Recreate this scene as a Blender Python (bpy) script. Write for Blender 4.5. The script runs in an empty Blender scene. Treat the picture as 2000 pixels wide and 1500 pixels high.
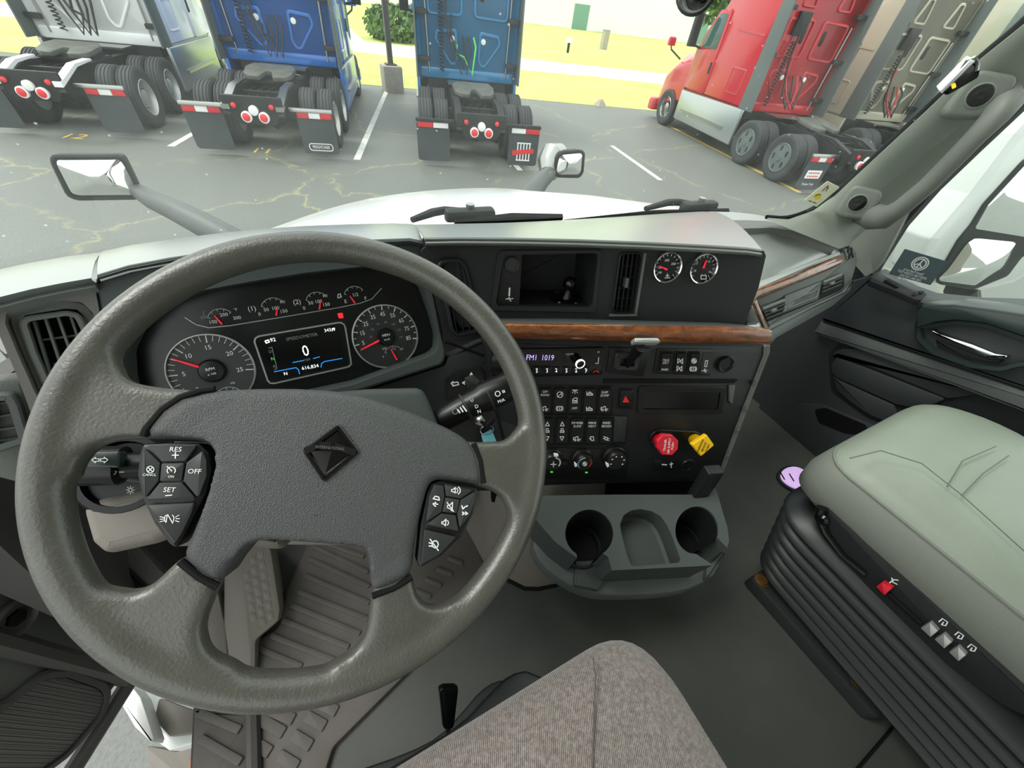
import bpy, bmesh, math, random
from mathutils import Vector as V, Matrix, geometry
random.seed(7)
PI = math.pi
SC = bpy.context.scene
COL = SC.collection
R_ = math.radians

# ---------------------------------------------------------------- camera, sky, sun, exposure
# World: camera stands at the origin (driver's head), X to the right of the cab, Y forward, Z up; the lot is at z = GZ.
GZ = -2.6
FPX = 750.0
dn = V((-100, 750, FPX)).normalized()
fw = V((-540, -810, FPX)); fw = (fw - dn * fw.dot(dn)).normalized()
rt = fw.cross(-dn).normalized()
ROT = Matrix((rt, fw, -dn))                       # camera axes (x right, y down, z forward) -> world
cam = bpy.data.cameras.new('camera'); cam.sensor_width = 36; cam.lens = 36 * FPX / 2000
cam.clip_start = 0.01; cam.clip_end = 400
co = bpy.data.objects.new('camera', cam); COL.objects.link(co)
m3 = Matrix(((ROT[0][0], -ROT[0][1], -ROT[0][2]), (ROT[1][0], -ROT[1][1], -ROT[1][2]), (ROT[2][0], -ROT[2][1], -ROT[2][2])))
co.matrix_world = m3.to_4x4()
SC.camera = co
w = bpy.data.worlds.new('overcast_sky'); SC.world = w; w.use_nodes = True
bg = w.node_tree.nodes['Background']; bg.inputs[0].default_value = (0.95, 1.0, 0.985, 1); bg.inputs[1].default_value = 1.3
sun = bpy.data.lights.new('sun', 'SUN'); sun.energy = 1.6; sun.angle = R_(25); sun.color = (1, 0.97, 0.92)
so = bpy.data.objects.new('sun', sun); COL.objects.link(so)
so.rotation_euler = V((0.55, -0.35, -1.0)).to_track_quat('-Z', 'Y').to_euler()
vs = SC.view_settings
SC.display_settings.display_device = 'sRGB'
vs.view_transform = 'Standard'; vs.look = 'None'; vs.exposure = 0.5; vs.gamma = 1; vs.use_curve_mapping = False

# ---------------------------------------------------------------- pixel rays -> points on real planes
def ray(u, v): return ROT @ V((u - 1000, v - 750, FPX))
def atz(u, v, z): r = ray(u, v); return r * (z / r.z)
def aty(u, v, y): r = ray(u, v); return r * (y / r.y)
def atx(u, v, x): r = ray(u, v); return r * (x / r.x)

class PL:
    """a plane with origin P, unit normal n (towards the viewer), h to the right and u up inside it"""
    def __init__(s, P, n, h=None):
        s.P = V(P); s.n = V(n).normalized()
        s.h = (V(h) if h else V((0, 0, 1)).cross(s.n)); s.h = (s.h - s.n * s.h.dot(s.n)).normalized()
        s.u = s.n.cross(s.h)
    def hit(s, u, v, c=0.0):
        r = ray(u, v); P = s.P + s.n * c
        return r * (P.dot(s.n) / r.dot(s.n))
    def px(s, u, v, c=0.0):
        d = s.hit(u, v, c) - s.P
        return (d.dot(s.h), d.dot(s.u))
    def pxs(s, pts, c=0.0): return [s.px(u, v, c) for u, v in pts]
    def pt(s, a, b, c=0.0): return s.P + s.h * a + s.u * b + s.n * c
    def mm(s, a, b, c=0.0, rot=0.0, flip=False):
        h = s.h * math.cos(rot) + s.u * math.sin(rot); u = s.n.cross(h)
        if flip: h = -h
        m = Matrix((h, u, s.n)).transposed().to_4x4(); m.translation = s.pt(a, b, c); return m
    def off(s, c): return PL(s.P + s.n * c, s.n, s.h)
FLAT = lambda z: PL((0, 0, z), (0, 0, 1), (1, 0, 0))

# ---------------------------------------------------------------- 2D outlines
def area(p): return sum(p[i - 1][0] * p[i][1] - p[i][0] * p[i - 1][1] for i in range(len(p))) / 2
def ccw(p): return list(p) if area(p) > 0 else list(p)[::-1]
def rnd(pts, r, seg=5):
    """polygon with rounded corners (r one number or one per corner)"""
    out = []; n = len(pts)
    for i in range(n):
        p = V(pts[i]); a = V(pts[i - 1]) - p; b = V(pts[(i + 1) % n]) - p
        ri = r[i] if isinstance(r, (list, tuple)) else r
        la, lb = a.length, b.length
        if la < 1e-9 or lb < 1e-9: continue
        a /= la; b /= lb
        ang = math.acos(max(-1, min(1, a.dot(b))))
        if ri <= 0 or ang > 3.05: out.append(tuple(p)); continue
        t = min(ri / math.tan(ang / 2), la * .48, lb * .48)
        p0 = p + a * t; p1 = p + b * t
        for k in range(seg + 1):
            s = k / seg; out.append(tuple(p0 * (1 - s) ** 2 + p * 2 * s * (1 - s) + p1 * s * s))
    return out
def rect(a, b, wd, ht, r=0.0, seg=4, rot=0.0):
    q = [(-wd / 2, -ht / 2), (wd / 2, -ht / 2), (wd / 2, ht / 2), (-wd / 2, ht / 2)]
    q = rnd(q, r, seg) if r else q
    c, s = math.cos(rot), math.sin(rot)
    return [(a + x * c - y * s, b + x * s + y * c) for x, y in q]
def circ(a, b, r, n=24, r2=None): return [(a + r * math.cos(2 * PI * k / n), b + (r2 or r) * math.sin(2 * PI * k / n)) for k in range(n)]
def inset(p, d):
    p = ccw(p); n = len(p); out = []
    for i in range(n):
        a = V(p[i]) - V(p[i - 1]); b = V(p[(i + 1) % n]) - V(p[i])
        if a.length < 1e-9: a = b
        if b.length < 1e-9: b = a
        na = V((-a.y, a.x)).normalized(); nb = V((-b.y, b.x)).normalized()
        m = na + nb
        if m.length < 1e-6: m = na
        m.normalize(); k = d / max(.4, m.dot(na)); out.append((p[i][0] + m.x * k, p[i][1] + m.y * k))
    return out
def resample(p, n, start=None):
    p = ccw(p); cx = sum(q[0] for q in p) / len(p); cy = sum(q[1] for q in p) / len(p)
    out = []
    # walk by arclength from the corner nearest the upper right
    st = max(range(len(p)), key=lambda i: (p[i][0] - cx) + (p[i][1] - cy)) if start is None else min(range(len(p)), key=lambda i: (p[i][0] - start[0]) ** 2 + (p[i][1] - start[1]) ** 2); p = p[st:] + p[:st]
    L = [0]
    for i in range(len(p)): L.append(L[-1] + (V(p[(i + 1) % len(p)]) - V(p[i])).length)
    j = 0
    for k in range(n):
        t = L[-1] * k / n
        while L[j + 1] < t: j += 1
        s = (t - L[j]) / max(1e-9, L[j + 1] - L[j]); q = V(p[j]).lerp(V(p[(j + 1) % len(p)]), s); out.append(tuple(q))
    return out
def smooth(pts, it=1, closed=True):
    for _ in range(it):
        q = []; n = len(pts)
        rng = range(n) if closed else range(n - 1)
        if not closed: q.append(tuple(pts[0]))
        for i in rng:
            a, b = V(pts[i]), V(pts[(i + 1) % n]); q.append(tuple(a * .75 + b * .25)); q.append(tuple(a * .25 + b * .75))
        if not closed: q.append(tuple(pts[-1]))
        pts = q
    return pts
def inside(p, poly):
    x, y = p; r = False
    for i in range(len(poly)):
        x1, y1 = poly[i - 1]; x2, y2 = poly[i]
        if (y1 > y) != (y2 > y) and x < (x2 - x1) * (y - y1) / (y2 - y1) + x1: r = not r
    return r

# ---------------------------------------------------------------- mesh builder
class MB:
    def __init__(s): s.v = []; s.f = []
    def add(s, vs, fs):
        o = len(s.v); s.v += [tuple(q) for q in vs]; s.f += [tuple(i + o for i in f) for f in fs]; return s
    def rings(s, rs, caps=(True, True), closed=True):
        n = len(rs[0]); vs = [q for r in rs for q in r]; fs = []
        for k in range(len(rs) - 1):
            for i in range(n if closed else n - 1):
                j = (i + 1) % n; fs.append((k * n + i, k * n + j, (k + 1) * n + j, (k + 1) * n + i))
        if caps[0]: fs.append(tuple(range(n))[::-1])
        if caps[1]: fs.append(tuple((len(rs) - 1) * n + i for i in range(n)))
        return s.add(vs, fs)
    def prism(s, pl, pts, c0, c1, bev=0.0, seg=2, back=True):
        p = ccw(pts)
        rs = [[pl.pt(a, b, c0) for a, b in p]]
        if bev > 0:
            for k in range(seg + 1):
                t = PI / 2 * k / seg
                q = inset(p, bev * (1 - math.cos(t))) if k else p
                rs.append([pl.pt(a, b, c1 - bev + bev * math.sin(t)) for a, b in q])
        else: rs.append([pl.pt(a, b, c1) for a, b in p])
        return s.rings(rs, (back, True))
    def frame(s, pl, outer, inner, c0, c1, cin=None, n=64, bev=0.0):
        """ring between two outlines; cin = depth the inner wall goes down to"""
        o = resample(outer, n); i = resample(inner, n, o[0])
        o2 = inset(o, bev) if bev else o
        rs = [[pl.pt(a, b, c0) for a, b in o]]
        if bev: rs.append([pl.pt(a, b, c1 - bev) for a, b in o])
        rs += [[pl.pt(a, b, c1) for a, b in o2], [pl.pt(a, b, c1) for a, b in i], [pl.pt(a, b, c0 if cin is None else cin) for a, b in i]]
        return s.rings(rs, (False, False))
    def holed(s, pl, outer, holes, c0, c1):
        outer = ccw(outer); loops = [outer] + [ccw(h)[::-1] for h in holes]
        vs = []; ed = []
        for lp in loops:
            o = len(vs); vs += [V(q) for q in lp]; ed += [(o + i, o + (i + 1) % len(lp)) for i in range(len(lp))]
        r = geometry.delaunay_2d_cdt(vs, ed, [], 0, 1e-7)
        tv, tf = r[0], [f for f in r[2]]
        keep = []
        for f in tf:
            c = (sum(tv[i][0] for i in f) / len(f), sum(tv[i][1] for i in f) / len(f))
            if inside(c, outer) and not any(inside(c, h) for h in holes): keep.append(tuple(f))
        s.add([pl.pt(a, b, c1) for a, b in tv], keep)
        s.add([pl.pt(a, b, c0) for a, b in tv], [f[::-1] for f in keep])
        for lp in loops:
            n = len(lp); s.add([pl.pt(a, b, c0) for a, b in lp] + [pl.pt(a, b, c1) for a, b in lp], [(i, (i + 1) % n, n + (i + 1) % n, n + i) for i in range(n)])
        return s
    def box(s, c, d, rz=0.0, ax=None):
        c = V(c); hx, hy, hz = [q / 2 for q in d]
        if ax: X, Y, Z = ax
        else: X = V((math.cos(rz), math.sin(rz), 0)); Y = V((-math.sin(rz), math.cos(rz), 0)); Z = V((0, 0, 1))
        vs = [c + X * (hx * i) + Y * (hy * j) + Z * (hz * k) for k in (-1, 1) for j in (-1, 1) for i in (-1, 1)]
        return s.add(vs, [(0, 2, 3, 1), (4, 5, 7, 6), (0, 1, 5, 4), (2, 6, 7, 3), (0, 4, 6, 2), (1, 3, 7, 5)])
    def rbox(s, c, d, bev, ax=None, rz=0.0):
        """box with rounded vertical-plan corners and chamfered top"""
        if ax: X, Y, Z = ax
        else: X = V((math.cos(rz), math.sin(rz), 0)); Z = V((0, 0, 1))
        pl = PL(c, Z, X); return s.prism(pl, rect(0, 0, d[0], d[1], min(bev * 1.5, d[0] * .3, d[1] * .3), 3), -d[2] / 2, d[2] / 2, min(bev, d[2] * .4))
    def tube(s, pts, r, n=10, caps=True, flat=1.0, up=None):
        pts = [V(q) for q in pts]; m = len(pts); rs = []
        t0 = (pts[1] - pts[0]).normalized(); ref = V(up) if up else (V((0, 0, 1)) if abs(t0.z) < .9 else V((1, 0, 0)))
        a = (ref - t0 * ref.dot(t0)).normalized()
        for i in range(m):
            t = (pts[min(i + 1, m - 1)] - pts[max(i - 1, 0)])
            t = t.normalized() if t.length > 1e-9 else t0
            a = (a - t * a.dot(t)); a = a.normalized() if a.length > 1e-6 else t.orthogonal().normalized()
            b = t.cross(a); ri = r[i] if isinstance(r, (list, tuple)) else r
            rs.append([pts[i] + a * (ri * flat * math.cos(2 * PI * k / n)) + b * (ri * math.sin(2 * PI * k / n)) for k in range(n)])
        return s.rings(rs, (caps, caps))
    def lathe(s, o, axis, prof, n=24, caps=(True, True)):
        o = V(o); z = V(axis).normalized(); x = z.orthogonal().normalized(); y = z.cross(x)
        rs = [[o + z * h + (x * math.cos(2 * PI * k / n) + y * math.sin(2 * PI * k / n)) * max(r, 1e-5) for k in range(n)] for r, h in prof]
        return s.rings(rs, caps)
    def grid(s, rows, th=0.0, nrm=None):
        n = len(rows[0]); m = len(rows)
        vs = [q for r in rows for q in r]; fs = [(k * n + i, k * n + i + 1, (k + 1) * n + i + 1, (k + 1) * n + i) for k in range(m - 1) for i in range(n - 1)]
        s.add(vs, fs)
        if th:
            d = V(nrm) * th; o = m * n
            s.add([V(q) - d for q in vs], [f[::-1] for f in fs])
            b = [(0, i) for i in range(n)] + [(k, n - 1) for k in range(1, m)] + [(m - 1, i) for i in range(n - 2, -1, -1)] + [(k, 0) for k in range(m - 2, 0, -1)]
            L = [vs[k * n + i] for k, i in b]; q = len(L)
            s.add(list(L) + [V(p) - d for p in L], [(i, (i + 1) % q, q + (i + 1) % q, q + i) for i in range(q)])
        return s
    def strokes(s, pl, lines, wd, c0, c1, closed=False):
        """flat pen strokes given in plane coordinates"""
        for ln in lines:
            ln = [V(q) for q in ln]
            for i in range(len(ln) - 1):
                d = ln[i + 1] - ln[i]
                if d.length < 1e-9: continue
                d.normalize(); q = V((-d.y, d.x)) * (wd / 2); e = d * (wd * .35)
                s.prism(pl, [tuple(ln[i] - e - q), tuple(ln[i + 1] + e - q), tuple(ln[i + 1] + e + q), tuple(ln[i] - e + q)], c0, c1)
        return s

OFF = {}
def link(o): COL.objects.link(o); return o
def mesh(name, mb, mat, ang=35, off=V((0, 0, 0)), recalc=True):
    me = bpy.data.meshes.new(name)
    me.from_pydata([(q[0] - off.x, q[1] - off.y, q[2] - off.z) for q in mb.v], [], mb.f)
    if recalc:
        bm = bmesh.new(); bm.from_mesh(me); bmesh.ops.remove_doubles(bm, verts=bm.verts, dist=1e-6)
        bmesh.ops.recalc_face_normals(bm, faces=bm.faces); bm.to_mesh(me); bm.free()
    if mat: me.materials.append(mat)
    if ang:
        me.shade_smooth(); me.set_sharp_from_angle(angle=R_(ang))
    return me
def thing(name, label, cat, loc, group=None, rz=0.0, off=None):
    o = link(bpy.data.objects.new(name, None)); o.empty_display_size = .05
    o.location = loc; o.rotation_euler = (0, 0, rz); o['label'] = label; o['category'] = cat
    if group: o['group'] = group
    OFF[o.name] = V(loc) if off is None else V(off)
    return o
def part(name, mb, mat, parent, label=None, ang=35, stuff=False):
    off = OFF[parent.name]
    o = link(bpy.data.objects.new(name, mesh(name, mb, mat, ang, off))); o.parent = parent; OFF[o.name] = off
    if label: o['label'] = label
    if stuff: o['kind'] = 'stuff'
    return o
def solo(name, mb, mat, label, cat, group=None, ang=35):
    xs = [q[0] for q in mb.v]; ys = [q[1] for q in mb.v]; zs = [q[2] for q in mb.v]
    off = V(((min(xs) + max(xs)) / 2, (min(ys) + max(ys)) / 2, min(zs)))
    o = link(bpy.data.objects.new(name, mesh(name, mb, mat, ang, off))); o.location = off; OFF[o.name] = off
    o['label'] = label; o['category'] = cat
    if group: o['group'] = group
    return o
def struct(name, mb, mat, parent=None, ang=35, label=None):
    off = OFF[parent.name] if parent else V((0, 0, 0))
    o = link(bpy.data.objects.new(name, mesh(name, mb, mat, ang, off))); OFF[o.name] = off
    if parent: o.parent = parent
    else: o['kind'] = 'structure'
    if label: o['label'] = label
    return o
def txt(parent, s, pl, a, b, size, mat, c=0.0006, rot=0.0, flip=False, name='lettering', sx=1.0, ext=0.0001, sp=1.0):
    """flat lettering centred at plane coordinates a, b; size = capital height"""
    cu = bpy.data.curves.new(name, 'FONT'); cu.body = s; cu.size = size / .7; cu.align_x = 'CENTER'; cu.align_y = 'CENTER'; cu.extrude = ext
    cu.resolution_u = 2; cu.space_character = sp; cu.space_line = .85
    cu.materials.append(mat)
    tmp = bpy.data.objects.new(name, cu); COL.objects.link(tmp); me = bpy.data.meshes.new_from_object(tmp.evaluated_get(bpy.context.evaluated_depsgraph_get()))
    bpy.data.objects.remove(tmp); me.name = name
    if not me.materials: me.materials.append(mat)
    o = link(bpy.data.objects.new(name, me)); m = pl.mm(a, b, c, rot, flip)
    if sx != 1.0: m = m @ Matrix.Diagonal((sx, 1, 1, 1))
    m.translation = m.translation - OFF[parent.name]; o.parent = parent; o.matrix_local = m; OFF[o.name] = OFF[parent.name]
    return o
def dup(o, parent=None, loc=None, rz=None, label=None):
    c = o.copy(); COL.objects.link(c)
    if parent: c.parent = parent
    if loc is not None: c.location = loc
    if rz is not None: c.rotation_euler = (0, 0, rz)
    if label: c['label'] = label
    for ch in list(o.children): dup(ch, c)
    return c

# ---------------------------------------------------------------- materials
def lin(h):
    if isinstance(h, str): h = [int(h[i:i + 2], 16) / 255 for i in (0, 2, 4)]
    return [(q / 12.92 if q <= .04045 else ((q + .055) / 1.055) ** 2.4) for q in h]
def mat(name, col, rough=.5, metal=0.0, bump=0.0, scale=300.0, spec=.5, var=0.0, vscale=8.0, coat=0.0, kind='noise', bdist=.001, emit=0.0, col2=None):
    m = bpy.data.materials.new(name); m.use_nodes = True; nt = m.node_tree; b = nt.nodes['Principled BSDF']
    c = lin(col); b.inputs['Base Color'].default_value = (*c, 1); b.inputs['Roughness'].default_value = rough
    b.inputs['Metallic'].default_value = metal; b.inputs['Specular IOR Level'].default_value = spec
    if coat: b.inputs['Coat Weight'].default_value = coat; b.inputs['Coat Roughness'].default_value = .08
    tc = None
    if bump or var:
        tc = nt.nodes.new('ShaderNodeTexCoord')
    if var:
        n = nt.nodes.new('ShaderNodeTexNoise'); n.inputs['Scale'].default_value = vscale; n.inputs['Detail'].default_value = 5; n.inputs['Roughness'].default_value = .6
        nt.links.new(tc.outputs['Object'], n.inputs['Vector'])
        mr = nt.nodes.new('ShaderNodeMapRange'); mr.inputs[1].default_value = .3; mr.inputs[2].default_value = .7; nt.links.new(n.outputs['Fac'], mr.inputs[0])
        mx = nt.nodes.new('ShaderNodeMix'); mx.data_type = 'RGBA'
        c2 = lin(col2) if col2 else [q * (1 - var) for q in c]
        mx.inputs[6].default_value = (*[min(1, q * (1 + var * (0 if col2 else 1))) for q in c], 1); mx.inputs[7].default_value = (*c2, 1)
        nt.links.new(mr.outputs[0], mx.inputs[0]); nt.links.new(mx.outputs[2], b.inputs['Base Color'])
    if bump:
        if kind == 'noise':
            n = nt.nodes.new('ShaderNodeTexNoise'); n.inputs['Scale'].default_value = scale; n.inputs['Detail'].default_value = 3; out = n.outputs['Fac']
        elif kind == 'cell':
            n = nt.nodes.new('ShaderNodeTexVoronoi'); n.inputs['Scale'].default_value = scale; n.feature = 'SMOOTH_F1'; out = n.outputs['Distance']
        nt.links.new(tc.outputs['Object'], n.inputs['Vector'])
        bp = nt.nodes.new('ShaderNodeBump'); bp.inputs['Strength'].default_value = bump; bp.inputs['Distance'].default_value = bdist
        nt.links.new(out, bp.inputs['Height']); nt.links.new(bp.outputs['Normal'], b.inputs['Normal'])
    if emit:
        b.inputs['Emission Color'].default_value = (*c, 1); b.inputs['Emission Strength'].default_value = emit
    return m
M = {}
def defm(k, *a, **kw): M[k] = mat(k, *a, **kw); return M[k]
defm('black_plastic', '17191a', .5, bump=.12, scale=900, spec=.4)
defm('soft_black', '222525', .62, bump=.25, scale=700, spec=.35)
defm('gloss_black', '0c0d0d', .18, spec=.5)
defm('deep_black', '0b0c0c', .7, spec=.2)
defm('lens_black', '17191a', .3, spec=.4)
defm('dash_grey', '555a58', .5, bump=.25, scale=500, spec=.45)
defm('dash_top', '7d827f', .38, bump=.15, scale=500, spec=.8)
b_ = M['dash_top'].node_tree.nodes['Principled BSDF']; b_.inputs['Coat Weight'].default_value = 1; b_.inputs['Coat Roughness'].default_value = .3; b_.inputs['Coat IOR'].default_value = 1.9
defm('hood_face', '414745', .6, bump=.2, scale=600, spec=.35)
defm('mid_grey', '60645f', .5, bump=.25, scale=600, spec=.4)
defm('beige_grey', '77726a', .55, bump=.25, scale=500, spec=.4)
defm('warm_dark', '4a4846', .6, bump=.25, scale=500, spec=.4)
defm('wheel_rim', '4a4a43', .34, coat=.35, bump=.7, scale=380, spec=.5, var=.18, vscale=14, bdist=.0008)
M['wheel_rim'].node_tree.nodes['Principled BSDF'].inputs['Coat Roughness'].default_value = .28
defm('wheel_pad', '434545', .45, bump=.8, scale=1150, spec=.45, kind='cell', bdist=.0009)
defm('button', '2e3030', .45, spec=.4)
defm('pod_black', '131414', .35, spec=.4)
defm('white_print', 'e9eee9', .5)
defm('grey_print', '8d918e', .5)
defm('green_print', '40d030', .5, emit=.6)
defm('red_print', 'e0282c', .5)
defm('needle', 'f0243c', .4, emit=.35)
defm('lit_white', 'f4f8f8', .4, emit=.8)
defm('lit_blue', '2a8fe0', .4, emit=.6)
defm('lit_red', 'ff2030', .4, emit=.8)
defm('lit_violet', 'c9a8ff', .4, emit=.7)
defm('lit_orange', 'ffb020', .4, emit=1.0)
defm('screen', '101214', .25)
defm('chrome', 'd8dad8', .12, metal=1)
defm('steel', 'a6a8a4', .3, metal=1)
defm('dull_silver', 'b9bcb8', .4, metal=.6)
defm('white_paint', 'e6e8e6', .25, coat=.5)
defm('mirror_glass', 'f2f4f2', .03, metal=1)
defm('brass_bolt', '8a6b3c', .4, metal=.8)
defm('red_plastic', 'd01830', .35)
defm('yellow_plastic', 'f4c016', .35)
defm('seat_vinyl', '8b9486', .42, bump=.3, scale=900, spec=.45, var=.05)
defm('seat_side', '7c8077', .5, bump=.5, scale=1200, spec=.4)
defm('headliner', 'b9b4a8', .9)
defm('panel_taupe', '6b6864', .55, bump=.25, scale=500, spec=.4)
defm('grip_grey', '6f736c', .5, bump=.25, scale=700, spec=.4)
defm('seam', '6a7067', .7)
defm('bellows', '161c1b', .42, spec=.45)
defm('floor_vinyl', '474a45', .55, bump=.25, scale=350, spec=.4, var=.14, vscale=6)
defm('mat_rubber', '5c5853', .6, bump=.3, scale=400, spec=.35, var=.16, vscale=9)
defm('door_dark', '35393a', .55, bump=.25, scale=600, spec=.4)
defm('door_gloss', '2c3734', .3, bump=.05, spec=.5)
defm('pillar', '7b8077', .6, bump=.25, scale=700, spec=.35)
defm('tag_blue', '6fc0cf', .5)
defm('card', '4b5c60', .6)
defm('sticker', 'ecebd0', .5)
# ================================================================ special procedural materials
def nodes(name):
    m = bpy.data.materials.new(name); m.use_nodes = True; nt = m.node_tree; M[name] = m
    return m, nt, nt.nodes['Principled BSDF'], nt.nodes.new, nt.links.new
def mixc(nt, fac, a, b):
    mx = nt.nodes.new('ShaderNodeMix'); mx.data_type = 'RGBA'
    for k, q in ((6, a), (7, b)):
        if isinstance(q, (tuple, list)): mx.inputs[k].default_value = (*q[:3], 1)
        else: nt.links.new(q, mx.inputs[k])
    if isinstance(fac, (int, float)): mx.inputs[0].default_value = fac
    else: nt.links.new(fac, mx.inputs[0])
    return mx.outputs[2]
def ramp(nt, src, a, b, lo=0.0, hi=1.0):
    r = nt.nodes.new('ShaderNodeMapRange'); r.inputs[1].default_value = a; r.inputs[2].default_value = b; r.inputs[3].default_value = lo; r.inputs[4].default_value = hi
    nt.links.new(src, r.inputs[0]); return r.outputs[0]
def noise(nt, vec, sc, det=4, rough=.55, dist=0.0):
    n = nt.nodes.new('ShaderNodeTexNoise'); n.inputs['Scale'].default_value = sc; n.inputs['Detail'].default_value = det; n.inputs['Roughness'].default_value = rough; n.inputs['Distortion'].default_value = dist
    nt.links.new(vec, n.inputs['Vector']); return n
def math_(nt, op, a, b):
    n = nt.nodes.new('ShaderNodeMath'); n.operation = op
    for k, q in ((0, a), (1, b)):
        if isinstance(q, (int, float)): n.inputs[k].default_value = q
        else: nt.links.new(q, n.inputs[k])
    return n.outputs[0]
def bump(nt, b, h, st, d):
    bp = nt.nodes.new('ShaderNodeBump'); bp.inputs['Strength'].default_value = st; bp.inputs['Distance'].default_value = d
    nt.links.new(h, bp.inputs['Height']); nt.links.new(bp.outputs['Normal'], b.inputs['Normal'])

m, nt, b, N, L = nodes('asphalt')
tc = N('ShaderNodeTexCoord').outputs['Object']
big = noise(nt, tc, .5, 6, .6); fine = noise(nt, tc, 45, 3, .7); mid = noise(nt, tc, 3.5, 5, .65)
base = mixc(nt, ramp(nt, fine.outputs['Fac'], .25, .8), lin('4c504d'), lin('7c807a'))
base = mixc(nt, ramp(nt, big.outputs['Fac'], .35, .7, 0, .55), base, lin('6a6e69'))
wob = N('ShaderNodeMix'); wob.data_type = 'VECTOR'; wob.inputs[0].default_value = .5; L(tc, wob.inputs[4]); L(noise(nt, tc, .9, 7, .62, .6).outputs['Color'], wob.inputs[5])
vo = N('ShaderNodeTexVoronoi'); vo.feature = 'DISTANCE_TO_EDGE'; vo.inputs['Scale'].default_value = .62; L(wob.outputs[1], vo.inputs['Vector'])
crack = ramp(nt, vo.outputs['Distance'], .002, .009, 1, 0)
grassy = math_(nt, 'MULTIPLY', ramp(nt, vo.outputs['Distance'], .004, .035, 1, 0), ramp(nt, mid.outputs['Fac'], .48, .62))
base = mixc(nt, math_(nt, 'MULTIPLY', grassy, .4), base, lin('918d68'))
base = mixc(nt, math_(nt, 'MULTIPLY', math_(nt, 'MULTIPLY', crack, .75), ramp(nt, big.outputs['Fac'], .42, .55)), base, lin('94906c'))
L(base, b.inputs['Base Color']); b.inputs['Roughness'].default_value = .55
bump(nt, b, fine.outputs['Fac'], .5, .01)
m, nt, b, N, L = nodes('lawn_grass')
tc = N('ShaderNodeTexCoord').outputs['Object']
a = noise(nt, tc, .35, 6, .7); c = noise(nt, tc, 9, 4, .7)
col = mixc(nt, ramp(nt, a.outputs['Fac'], .35, .65), lin('c6cf70'), lin('9cc248'))
col = mixc(nt, ramp(nt, c.outputs['Fac'], .3, .75, 0, .5), col, lin('dcdc96'))
L(col, b.inputs['Base Color']); b.inputs['Roughness'].default_value = .9; bump(nt, b, c.outputs['Fac'], .8, .05)
m, nt, b, N, L = nodes('burl_wood')
tc = N('ShaderNodeTexCoord').outputs['Object']
mp = N('ShaderNodeMapping'); mp.inputs['Scale'].default_value = (1, 1, 2.6); L(tc, mp.inputs[0])
a = noise(nt, mp.outputs[0], 22, 8, .68, 1.6); c = noise(nt, mp.outputs[0], 75, 5, .6, 2.5)
col = mixc(nt, ramp(nt, a.outputs['Fac'], .33, .68), lin('4a2412'), lin('9a5a2c'))
col = mixc(nt, ramp(nt, c.outputs['Fac'], .5, .72, 0, .6), col, lin('3a1a0c'))
L(col, b.inputs['Base Color']); b.inputs['Roughness'].default_value = .3; b.inputs['Coat Weight'].default_value = .9; b.inputs['Coat Roughness'].default_value = .05
m, nt, b, N, L = nodes('seat_fabric')
tc = N('ShaderNodeTexCoord').outputs['Object']
mp = N('ShaderNodeMapping'); mp.inputs['Rotation'].default_value = (0, 0, .5); L(tc, mp.inputs[0])
w1 = N('ShaderNodeTexWave'); w1.inputs['Scale'].default_value = 170; w1.inputs['Distortion'].default_value = 1.2; w1.inputs['Detail'].default_value = 2; w1.inputs['Detail Scale'].default_value = 3; L(mp.outputs[0], w1.inputs['Vector'])
vo = N('ShaderNodeTexVoronoi'); vo.inputs['Scale'].default_value = 420; L(tc, vo.inputs['Vector'])
a = noise(nt, tc, 210, 3, .8)
t = math_(nt, 'ADD', math_(nt, 'MULTIPLY', w1.outputs['Fac'], .35), math_(nt, 'MULTIPLY', a.outputs['Fac'], .75))
col = mixc(nt, ramp(nt, t, .35, .8), lin('4e4744'), lin('9a8f89'))
L(col, b.inputs['Base Color']); b.inputs['Roughness'].default_value = .95; b.inputs['Sheen Weight'].default_value = .25
bump(nt, b, t, .7, .0015)
m, nt, b, N, L = nodes('speaker_mesh')
tc = N('ShaderNodeTexCoord').outputs['Object']
vo = N('ShaderNodeTexVoronoi'); vo.inputs['Scale'].default_value = 420; vo.inputs['Randomness'].default_value = .0; L(tc, vo.inputs['Vector'])
L(mixc(nt, ramp(nt, vo.outputs['Distance'], .25, .5), lin('1d1c1c'), lin('6a6765')), b.inputs['Base Color']); b.inputs['Roughness'].default_value = .6
bump(nt, b, vo.outputs['Distance'], .8, .002)
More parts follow.
